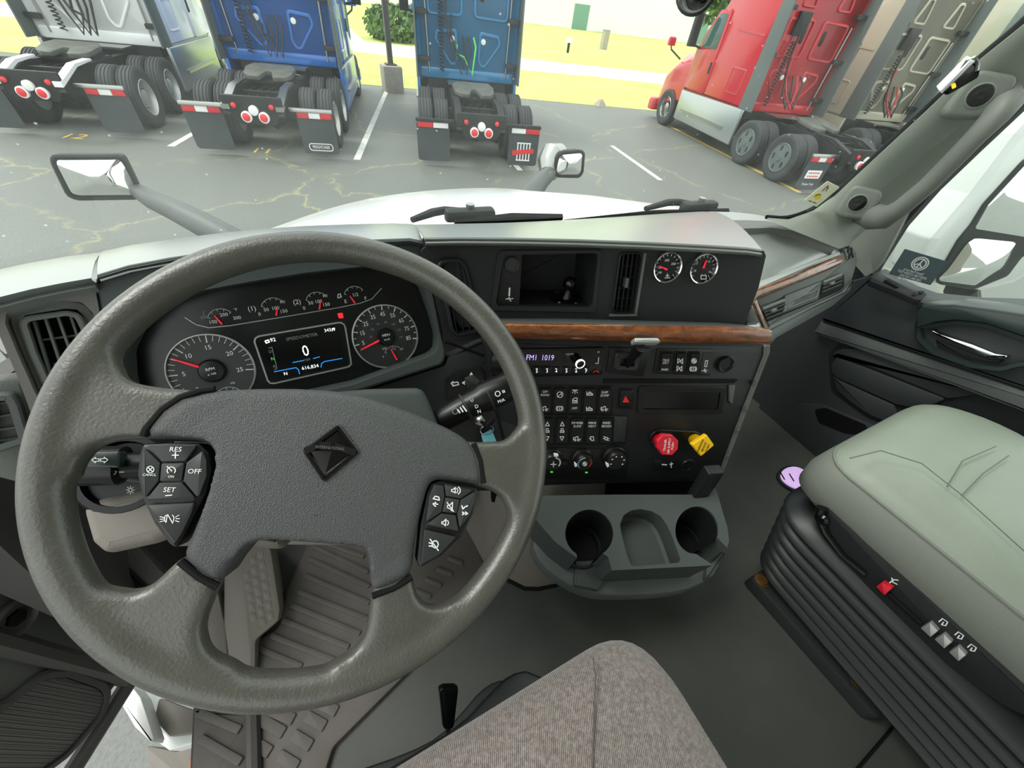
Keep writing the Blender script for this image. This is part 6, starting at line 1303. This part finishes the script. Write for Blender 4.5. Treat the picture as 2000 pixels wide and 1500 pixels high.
# ignition key with its blue tag
kt = thing('ignition_key', 'ignition key with a pale blue paper tag under the right stalk', 'key', KP.hit(950, 850, .02))
mb = MB(); c_ = KP.hit(934, 818, .006); mb.lathe(c_, KP.n + V((.2, -.2, 0)), [(.010, -.006), (.010, .012), (.007, .016), (.001, .016)], 16); part('lock_barrel', mb, M['steel'], kt)
mb = MB(); mb.tube([KP.hit(938, 822, .02), KP.hit(950, 832, .022), KP.hit(966, 817, .022)], [.003, .006, .004], 8); part('key_bow', mb, M['deep_black'], kt)
mb = MB(); c_ = KP.hit(951, 840, .02); pts = [c_ + KP.h * .012 * math.cos(a) + KP.u * .009 * math.sin(a) for a in [k * PI / 9 for k in range(19)]]; mb.tube(pts, .0008, 5, False); part('key_ring', mb, M['steel'], kt)
plate('paper_tag', KP, [(940, 850), (960, 838), (972, 868), (946, 872)], .012, .014, 'tag_blue', kt, .003)
# ================================================================ floor coverings, pedal rest and engine tunnel
fm = thing('floor_mat', 'ribbed grey rubber floor mat under the steering wheel', 'floor mat', (-.1, .35, FZ))
MZ = FZ + .014; MP_ = FLAT(MZ)
mo = [(376, 1386), (430, 1290), (498, 1252), (545, 1225), (560, 1150), (600, 1060), (640, 1010), (900, 1010), (930, 1060), (950, 1110), (905, 1190), (850, 1260), (790, 1320), (720, 1390), (650, 1460), (620, 1560), (500, 1600), (500, 1390), (470, 1386)]
mb = MB(); mb.prism(MP_, tp(MP_, mo, 0, .02), -.014, 0, .006); part('mat_sheet', mb, M['mat_rubber'], fm)
ribs = [((655, 295), (925, 420)), ((635, 355), (930, 490)), ((610, 435), (930, 570)), ((580, 515), (925, 650)), ((545, 580), (885, 720)), ((505, 655), (830, 785)), ((450, 730), (790, 862)), ((370, 785), (600, 880)), ((700, 275), (905, 345)), ((1310, 350), (1385, 378)), ((1255, 405), (1335, 432)), ((1200, 455), (1282, 485)), ((1150, 508), (1230, 540)), ((385, 1130), (512, 1205)), ((430, 1085), (560, 1140)), ((620, 1120), (712, 1172)), ((555, 1212), (645, 1268)), ((390, 1265), (445, 1300)), ((485, 1312), (578, 1370)), ((690, 1060), (770, 1100))]
for a, b in ribs:
    p0 = V(MP_.px(350 + .4 * a[0], 950 + .4 * a[1])); p1 = V(MP_.px(350 + .4 * b[0], 950 + .4 * b[1])); d = p1 - p0; c = (p0 + p1) / 2
    mb = MB(); mb.prism(MP_, rect(c.x, c.y, d.length, .018 if a[1] > 1050 else .0105, .003, rot=math.atan2(d.y, d.x)), -.002, .0045, .0015); part('rib', mb, M['mat_rubber'], fm)
# step mat on the raised door sill
sm = thing('sill_mat', 'narrow ribbed rubber mat on the driver door sill', 'floor mat', atz(430, 1440, FZ))
SZ = FLAT(FZ + .02)
mb = MB(); mb.prism(SZ, tp(SZ, [(378, 1382), (490, 1392), (497, 1600), (368, 1600)], 0, .006), -.02, 0, .006); part('mat_sheet', mb, M['mat_rubber'], sm)
for a, b in (((100, 1105), (300, 1190)), ((105, 1230), (305, 1345))):
    p0 = V(SZ.px(350 + .4 * a[0], 950 + .4 * a[1])); p1 = V(SZ.px(350 + .4 * b[0], 950 + .4 * b[1])); d = p1 - p0; c = (p0 + p1) / 2
    mb = MB(); mb.prism(SZ, rect(c.x, c.y, d.length, .013, .003, rot=math.atan2(d.y, d.x)), -.002, .006, .002); part('rib', mb, M['mat_rubber'], sm)
mb = MB(); mb.tube([SZ.hit(493, 1380), SZ.hit(495, 1450), SZ.hit(497, 1620)], .012, 8); struct('trim_4', mb, M['warm_dark'], label='rubber sill edge strip')
# pedal rest
pr = thing('foot_rest', 'grey moulded foot rest with a grid pattern left of the ribbed mat', 'foot rest', atz(500, 1240, FZ))
FR = PL(atz(490, 1160, -.93), (.12, -.42, .9), (1, 0, 0))
mb = MB(); mb.prism(FR, tp(FR, [(436, 1110), (462, 1062), (512, 1050), (530, 1072), (548, 1190), (545, 1212), (522, 1232), (500, 1250), (500, 1340), (452, 1340), (436, 1220)], 0, .01), -.09, 0, .008); part('body', mb, M['beige_grey'], pr)
mb = MB(); mb.prism(FR, tp(FR, [(380, 1200), (425, 1150), (440, 1220), (452, 1345), (405, 1345)], -.012, .006), -.09, -.012, .006); part('side_step', mb, M['beige_grey'], pr)
for j in range(3):
    for i in range(7):
        u = 472 + 15 * j + 3.2 * i; v = 1085 + 20 * i + 3 * j - 14 * (j - 1)
        if v > 1212 or (j == 0 and i == 0): continue
        mb = MB(); mb.prism(FR, tp(FR, [(u, v), (u + 11, v - 3), (u + 14, v + 12), (u + 3, v + 15)], 0, .0015), -.001, .0009, .0004); part('grip_pad', mb, M['beige_grey'], pr)
t = thing('pedal_arm', 'dark pedal arm and metal bracket left under the steering column', 'pedal', atz(260, 1140, -.95))
PD = PL(atz(280, 1110, -.8), (.1, -.6, .8), (1, 0, 0))
mb = MB(); mb.prism(PD, tp(PD, [(210, 1073), (265, 1062), (330, 1130), (285, 1170)], 0, .005), -.02, 0, .004); part('arm_cover', mb, M['warm_dark'], t)
mb = MB(); mb.tube([PD.hit(u, v, .004) for u, v in ((212, 1075), (250, 1112), (285, 1150), (330, 1200))], .004, 6); part('rod', mb, M['deep_black'], t)
mb = MB(); mb.prism(PD, tp(PD, [(200, 1090), (235, 1110), (262, 1136), (250, 1160), (215, 1150)], -.03, .003), -.05, -.03, .003); part('bracket', mb, M['steel'], t)
mb = MB(); pts = [PD.hit(182 + 10 * math.cos(a * .9) + a * 1.5, 1072 + a * 5 + 6 * math.sin(a * .9), -.02) for a in [k * .35 for k in range(36)]]; mb.tube(pts, .003, 6); part('spring', mb, M['steel'], t)
# engine tunnel left of the cup holder and panel above the pedals
t = thing('engine_cover', 'taupe moulded engine cover left of the cup holder', 'engine cover', atz(1010, 1130, FZ))
EC = FLAT(FZ)
lo = [EC.hit(*q) for q in ((905, 955), (909, 1040), (941, 1101), (972, 1124), (998, 1136), (1024, 1149), (1050, 1150), (1085, 1143), (1130, 1120))]
rows = [lo, [p + V((.015, .01, .05)) for p in lo], [p + V((.05, .05, .20)) for p in lo], [p + V((.08, .12, .30)) for p in lo]]
mb = MB(); mb.grid(rows, .012, (-.6, -.6, .2)); part('side_shell', mb, M['beige_grey'], t, ang=60)
mb = MB(); mb.tube([p + V((0, 0, .002)) for p in lo], .006, 6); part('edge_seal', mb, M['deep_black'], t)
mb = MB(); KN = PL(atz(700, 1000, -.78), (0, -.80, .6)); mb.prism(KN, tp(KN, [(300, 980), (930, 930), (920, 1000), (860, 1040), (700, 1075), (480, 1075), (330, 1080)], 0, .01), -.04, -.02, .004); struct('trim_5', mb, M['beige_grey'], label='taupe panel above the pedals')

# ================================================================ cup holder
ch = thing('cup_holder', 'dark grey console tray with two cup wells and a middle bin', 'cup holder', atz(1240, 1140, -.86))
CP_ = PL((0, 0, -.735), (-.05, -.10, 1), (1, 0, 0)); z_ = CP_
cupc = lambda cx, cy, rx, ry, a0, a1, n: arc(cx, cy, rx, ry, a0, a1, n)
left = cupc(1151, 1042, 47, 47, 238, -56, 26)     # from lower left round over the top to lower right
right = cupc(1361, 1036, 42, 47, 250, -28, 26)
out = [(1062, 968), (1200, 966), (1350, 966), (1392, 944), (1402, 965), (1411, 998), (1421, 1030), (1424, 1058), (1420, 1070)] + right[::-1][1:] + [(1360, 1082), (1384, 1098), (1392, 1104), (1360, 1106), (1280, 1110), (1195, 1114), (1188, 1088)] + left[::-1] + [(1127, 1090), (1105, 1074), (1085, 1059), (1066, 1038), (1050, 1019), (1040, 1000)]
mid = [(1213, 1040), (1211, 1024), (1218, 1006), (1232, 997), (1250, 994), (1272, 998), (1290, 1008), (1302, 1024), (1312, 1046), (1329, 1092), (1326, 1099), (1240, 1106), (1232, 1103), (1225, 1085)]
mb = MB(); mb.holed(CP_, CP_.pxs(out), [CP_.pxs(mid)], -.10, 0); part('tray_body', mb, M['hood_face'], ch, ang=40)
q = ccw(CP_.pxs(mid)); mb = MB(); mb.rings([[CP_.pt(a, b, -.045) for a, b in q], [CP_.pt(a, b, -.05) for a, b in inset(q, .006)]], (False, True)); mb.add([CP_.pt(a, b, -.052) for a, b in q], [tuple(range(len(q)))]); part('bin_floor', mb, M['hood_face'], ch)
base = [(1034, 1059), (1053, 1104), (1104, 1142), (1152, 1162), (1200, 1166), (1296, 1163), (1360, 1150), (1405, 1118), (1424, 1075), (1420, 1020), (1400, 960), (1062, 975)]
LB = CP_.off(-.10); mb = MB(); mb.prism(LB, smooth(LB.pxs(base), 1), -.035, .004, .012); part('tray_base', mb, M['dash_grey'], ch, ang=40)
for nm, (cx, cy, rx) in (('left', (1151, 1042, 47)), ('right', (1361, 1036, 44))):
    c = V(CP_.px(cx, cy)); r = (V(CP_.px(cx + rx, cy)) - c).length * .93
    mb = MB(); mb.lathe(CP_.pt(c.x, c.y, -.097), CP_.n, [(r * 1.02, .012), (r, .02), (r * .90, .021), (r * .86, .0), (.001, .0)], 36, (False, False)); part('well_ring', mb, M['black_plastic'], ch, ang=50)
for L_ in (left, right):
    q = CP_.pxs(L_); cx = sum(p[0] for p in q) / len(q); cy = sum(p[1] for p in q) / len(q)
    q = [(cx + (a - cx) * .985, cy + (b - cy) * .985) for a, b in q]
    mb = MB(); mb.grid([[CP_.pt(a, b, -.004) for a, b in q], [CP_.pt(cx + (a - cx) * .94, cy + (b - cy) * .94, -.097) for a, b in q]]); part('well_liner', mb, M['black_plastic'], ch, ang=60)
    mb = MB(); mb.prism(CP_, [(cx + (a - cx) * .93, cy + (b - cy) * .93) for a, b in q], -.100, -.094); part('well_floor', mb, M['deep_black'], ch)
for q in ([(1127, 1092), (1188, 1090), (1196, 1112), (1172, 1150), (1124, 1140)], [(1386, 1104), (1420, 1072), (1424, 1078), (1400, 1122), (1384, 1130)]):
    mb = MB(); mb.prism(LB, tp(LB, q, .03, .004), 0, .018, .004); part('well_lip', mb, M['hood_face'], ch)
mb = MB(); mb.prism(PL(CP_.hit(1370, 972), (-.3, -.9, .1)), rect(0, .03, .035, .10, .004), -.02, .0, .003); part('bracket', mb, M['black_plastic'], ch)

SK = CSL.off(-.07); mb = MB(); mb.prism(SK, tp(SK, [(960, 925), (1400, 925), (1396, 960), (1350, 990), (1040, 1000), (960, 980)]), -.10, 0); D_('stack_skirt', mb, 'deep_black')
# ================================================================ passenger seat
ps = thing('passenger_seat', 'sage grey vinyl passenger seat on a black bellows base', 'seat', (1.03, -.2, FZ))
X0, X1, Y0, Y1 = .775, 1.25, -.62, .105
sp_ = FLAT(0); mb = MB()
def seat_ring(z, i, ex=0.0):
    o = rnd([(X0 + i, Y0), (X1 - i, Y0), (X1 - i, Y1 - i * .9 + ex), (X0 + i, Y1 - i * .9 + ex)], [.02, .02, .12, .075], 8); return [V((a, b, z + max(0, (b + .15)) * -.10)) for a, b in o]
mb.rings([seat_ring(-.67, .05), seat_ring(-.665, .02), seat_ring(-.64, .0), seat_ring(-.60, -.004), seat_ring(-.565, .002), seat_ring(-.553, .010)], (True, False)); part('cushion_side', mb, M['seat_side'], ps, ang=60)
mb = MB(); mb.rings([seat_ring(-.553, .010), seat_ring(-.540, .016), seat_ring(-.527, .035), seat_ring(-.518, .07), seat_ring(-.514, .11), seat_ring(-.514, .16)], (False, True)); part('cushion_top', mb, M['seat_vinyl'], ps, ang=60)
pr_ = [p + V((0, 0, .001)) for p in seat_ring(-.552, .010)]; mb = MB(); mb.tube(pr_ + pr_[:2], .0028, 6, False); part('piping', mb, M['seat_side'], ps)
def seat_z(u, v, z=-.51): return atz(u, v, z)
for ln in ([(1850, 950), (1880, 900), (1945, 872)], [(1878, 968), (1920, 925), (1970, 890)], [(1660, 895), (1720, 880), (1800, 905), (1880, 968), (1960, 1040), (2010, 1085)]):
    mb = MB(); mb.tube([seat_z(u, v, -.5125) for u, v in ln], .0011, 6); part('stitch_seam', mb, M['seam'], ps)
# seat frame side panel with its controls
SX = PL((.765, 0, -.7), (-1, 0, .15))
mb = MB(); mb.prism(SX, tp(SX, [(1603, 985), (1625, 985), (1700, 1062), (1790, 1140), (1900, 1228), (2000, 1300), (2100, 1380), (2100, 1450), (1960, 1380), (1820, 1285), (1715, 1180), (1640, 1090), (1598, 1020)], 0, .006), -.05, 0, .006); part('side_panel', mb, M['soft_black'], ps)
mb = MB(); mb.tube([SX.hit(u, v, .006) for u, v in ((1606, 992), (1600, 1010), (1612, 1040), (1645, 1085), (1690, 1122))], [.010, .009, .007, .006, .005], 10); part('tilt_lever', mb, M['gloss_black'], ps)
a, b = SX.px(1612, 1011); mb = MB(); mb.lathe(SX.pt(a, b, .008), SX.n, [(.011, 0), (.011, .006), (.006, .010), (.001, .010)], 16); part('pivot', mb, M['gloss_black'], ps)
plate('red_button', SX, [(1711, 1146), (1722, 1138), (1742, 1150), (1727, 1163)], -.005, .012, 'red_plastic', ps, .001, .001)
for u, v in ((1815, 1230), (1842, 1252), (1870, 1277)): plate('grey_button', SX, [(u - 17, v - 3), (u + 1, v - 14), (u + 17, v + 3), (u + 2, v + 15)], -.005, .010, 'dull_silver', ps, .001, .001)
ink(ps, SX, [[(1738, 1138), (1746, 1132), (1754, 1133)], [(1742, 1129), (1744, 1137), (1752, 1141)]], 2.2, 'white_print', .0006)
for u, v in ((1843, 1214), (1874, 1240), (1899, 1264)): ink(ps, SX, [[(u - 9, v), (u - 2, v - 6), (u + 8, v + 1), (u + 4, v + 8), (u - 4, v + 6), (u, v + 1)]], 2.0, 'white_print', .0006)
mb = MB(); mb.tube([SX.hit(u, v, .004) for u, v in ((1735, 1160), (1798, 1218))], .004, 6); part('button_rail', mb, M['deep_black'], ps)
# bellows: stacked folds
def fold(z, i): return [V((a, b, z)) for a, b in rnd([(.735 + i, -.60), (1.30 - i, -.60), (1.30 - i, .10 - i), (.735 + i, .10 - i)], [.05, .05, .09, .09], 7)]
mb = MB(); rs = [fold(-.69, .06), fold(-.70, .045)]
for k in range(7):
    z = -.715 - .038 * k; off = .012 + .050 * k / 6
    rs += [fold(z, off + .004), fold(z - .010, off), fold(z - .020, off + .006), fold(z - .030, off + .026)]
mb.rings(rs, (True, True)); part('bellows', mb, M['bellows'], ps, ang=50)
mb = MB(); pp = FLAT(FZ); mb.prism(pp, tp(pp, [(1466, 1128), (1480, 1118), (1600, 1040), (1700, 1100), (1740, 1380), (1722, 1404), (1708, 1398)], .04, .02), 0, .04, .006); part('base_plate', mb, M['soft_black'], ps)
pl_ = FLAT(FZ + .04)
for u, v in ((1487, 1134), (1676, 1329)):
    p = pl_.hit(u, v); mb = MB(); mb.lathe(p, (0, 0, 1), [(.017, 0), (.017, .003), (.012, .004), (.0115, .010), (.006, .011), (.001, .009)], 16); part('anchor_bolt', mb, M['brass_bolt'], ps)
t = thing('seat_tether', 'black seat tether strap at the lower right corner beside the bellows', 'strap', atz(1960, 1480, -.95))
mb = MB(); mb.tube([atz(1915, 1530, -.98), atz(1960, 1470, -.95), atz(1990, 1440, -.92), atz(2030, 1410, -.9)], .012, 8, flat=.4); part('webbing', mb, M['soft_black'], t)
mb = MB(); mb.lathe(atz(1985, 1440, -.91), (-.6, -.3, .7), [(.018, 0), (.018, .008), (.010, .012), (.001, .012)], 14); part('anchor_bolt', mb, M['brass_bolt'], t)
mb = MB(); mb.tube([atz(1765, 1396, FZ + .001), atz(1676, 1500, FZ + .001), atz(1600, 1590, FZ + .001)], .003, 6); struct('trim_6', mb, M['deep_black'], label='seam between the floor mats')
# ================================================================ driver seat
ds = thing('driver_seat', 'brown grey woven fabric driver seat edge in the foreground', 'seat', (-.03, -.25, FZ))
def cring(z, i, n=8): return [V((a, b, z)) for a, b in rnd([(-.32 + i, -.6), (.245 - i, -.6), (.245 - i, .028 - i), (-.32 + i, .028 - i)], [.02, .02, .075, .075], n)]
mb = MB(); mb.rings([cring(-.62, .04), cring(-.60, .012), cring(-.57, .0), cring(-.54, .0), cring(-.518, .008), cring(-.505, .024), cring(-.498, .05), cring(-.495, .09)]); part('cushion', mb, M['seat_fabric'], ds, ang=60)
mb = MB(); mb.tube([atz(1158, 1285, -.4985), atz(1163, 1320, -.495), atz(1160, 1400, -.494), atz(1157, 1500, -.494), atz(1150, 1600, -.494)], .0009, 6); part('seam', mb, mat('seam_dark', '57504d', .9), ds)
bp = FLAT(FZ)
mb = MB(); mb.prism(bp, smooth(tp(bp, [(620, 1600), (690, 1510), (800, 1472), (862, 1440), (905, 1392), (935, 1356), (965, 1336), (995, 1334), (1020, 1348), (1100, 1400), (1100, 1700), (600, 1700)]), 1), 0, .05, .01); part('base', mb, M['soft_black'], ds)
mb = MB(); q = bp.off(.05); mb.prism(q, smooth(tp(q, [(700, 1560), (820, 1490), (900, 1440), (940, 1395), (970, 1366), (1000, 1360), (1100, 1420), (1100, 1700), (700, 1700)]), 1), 0, .30, .01); part('suspension', mb, M['bellows'], ds)
LV = PL(atz(876, 1385, -.80), (-.1, -.75, .65))
mb = MB(); mb.prism(LV, tp(LV, [(857, 1352), (866, 1347), (888, 1346), (896, 1351), (888, 1418), (884, 1426), (868, 1427), (864, 1420)], 0, .004), -.012, 0, .004); part('slide_lever', mb, M['gloss_black'], ds)
mb = MB(); mb.tube([LV.hit(876, 1420, -.008), LV.hit(874, 1445, -.02), V((.0, .0, -.70))], .004, 6); part('lever_rod', mb, M['steel'], ds)
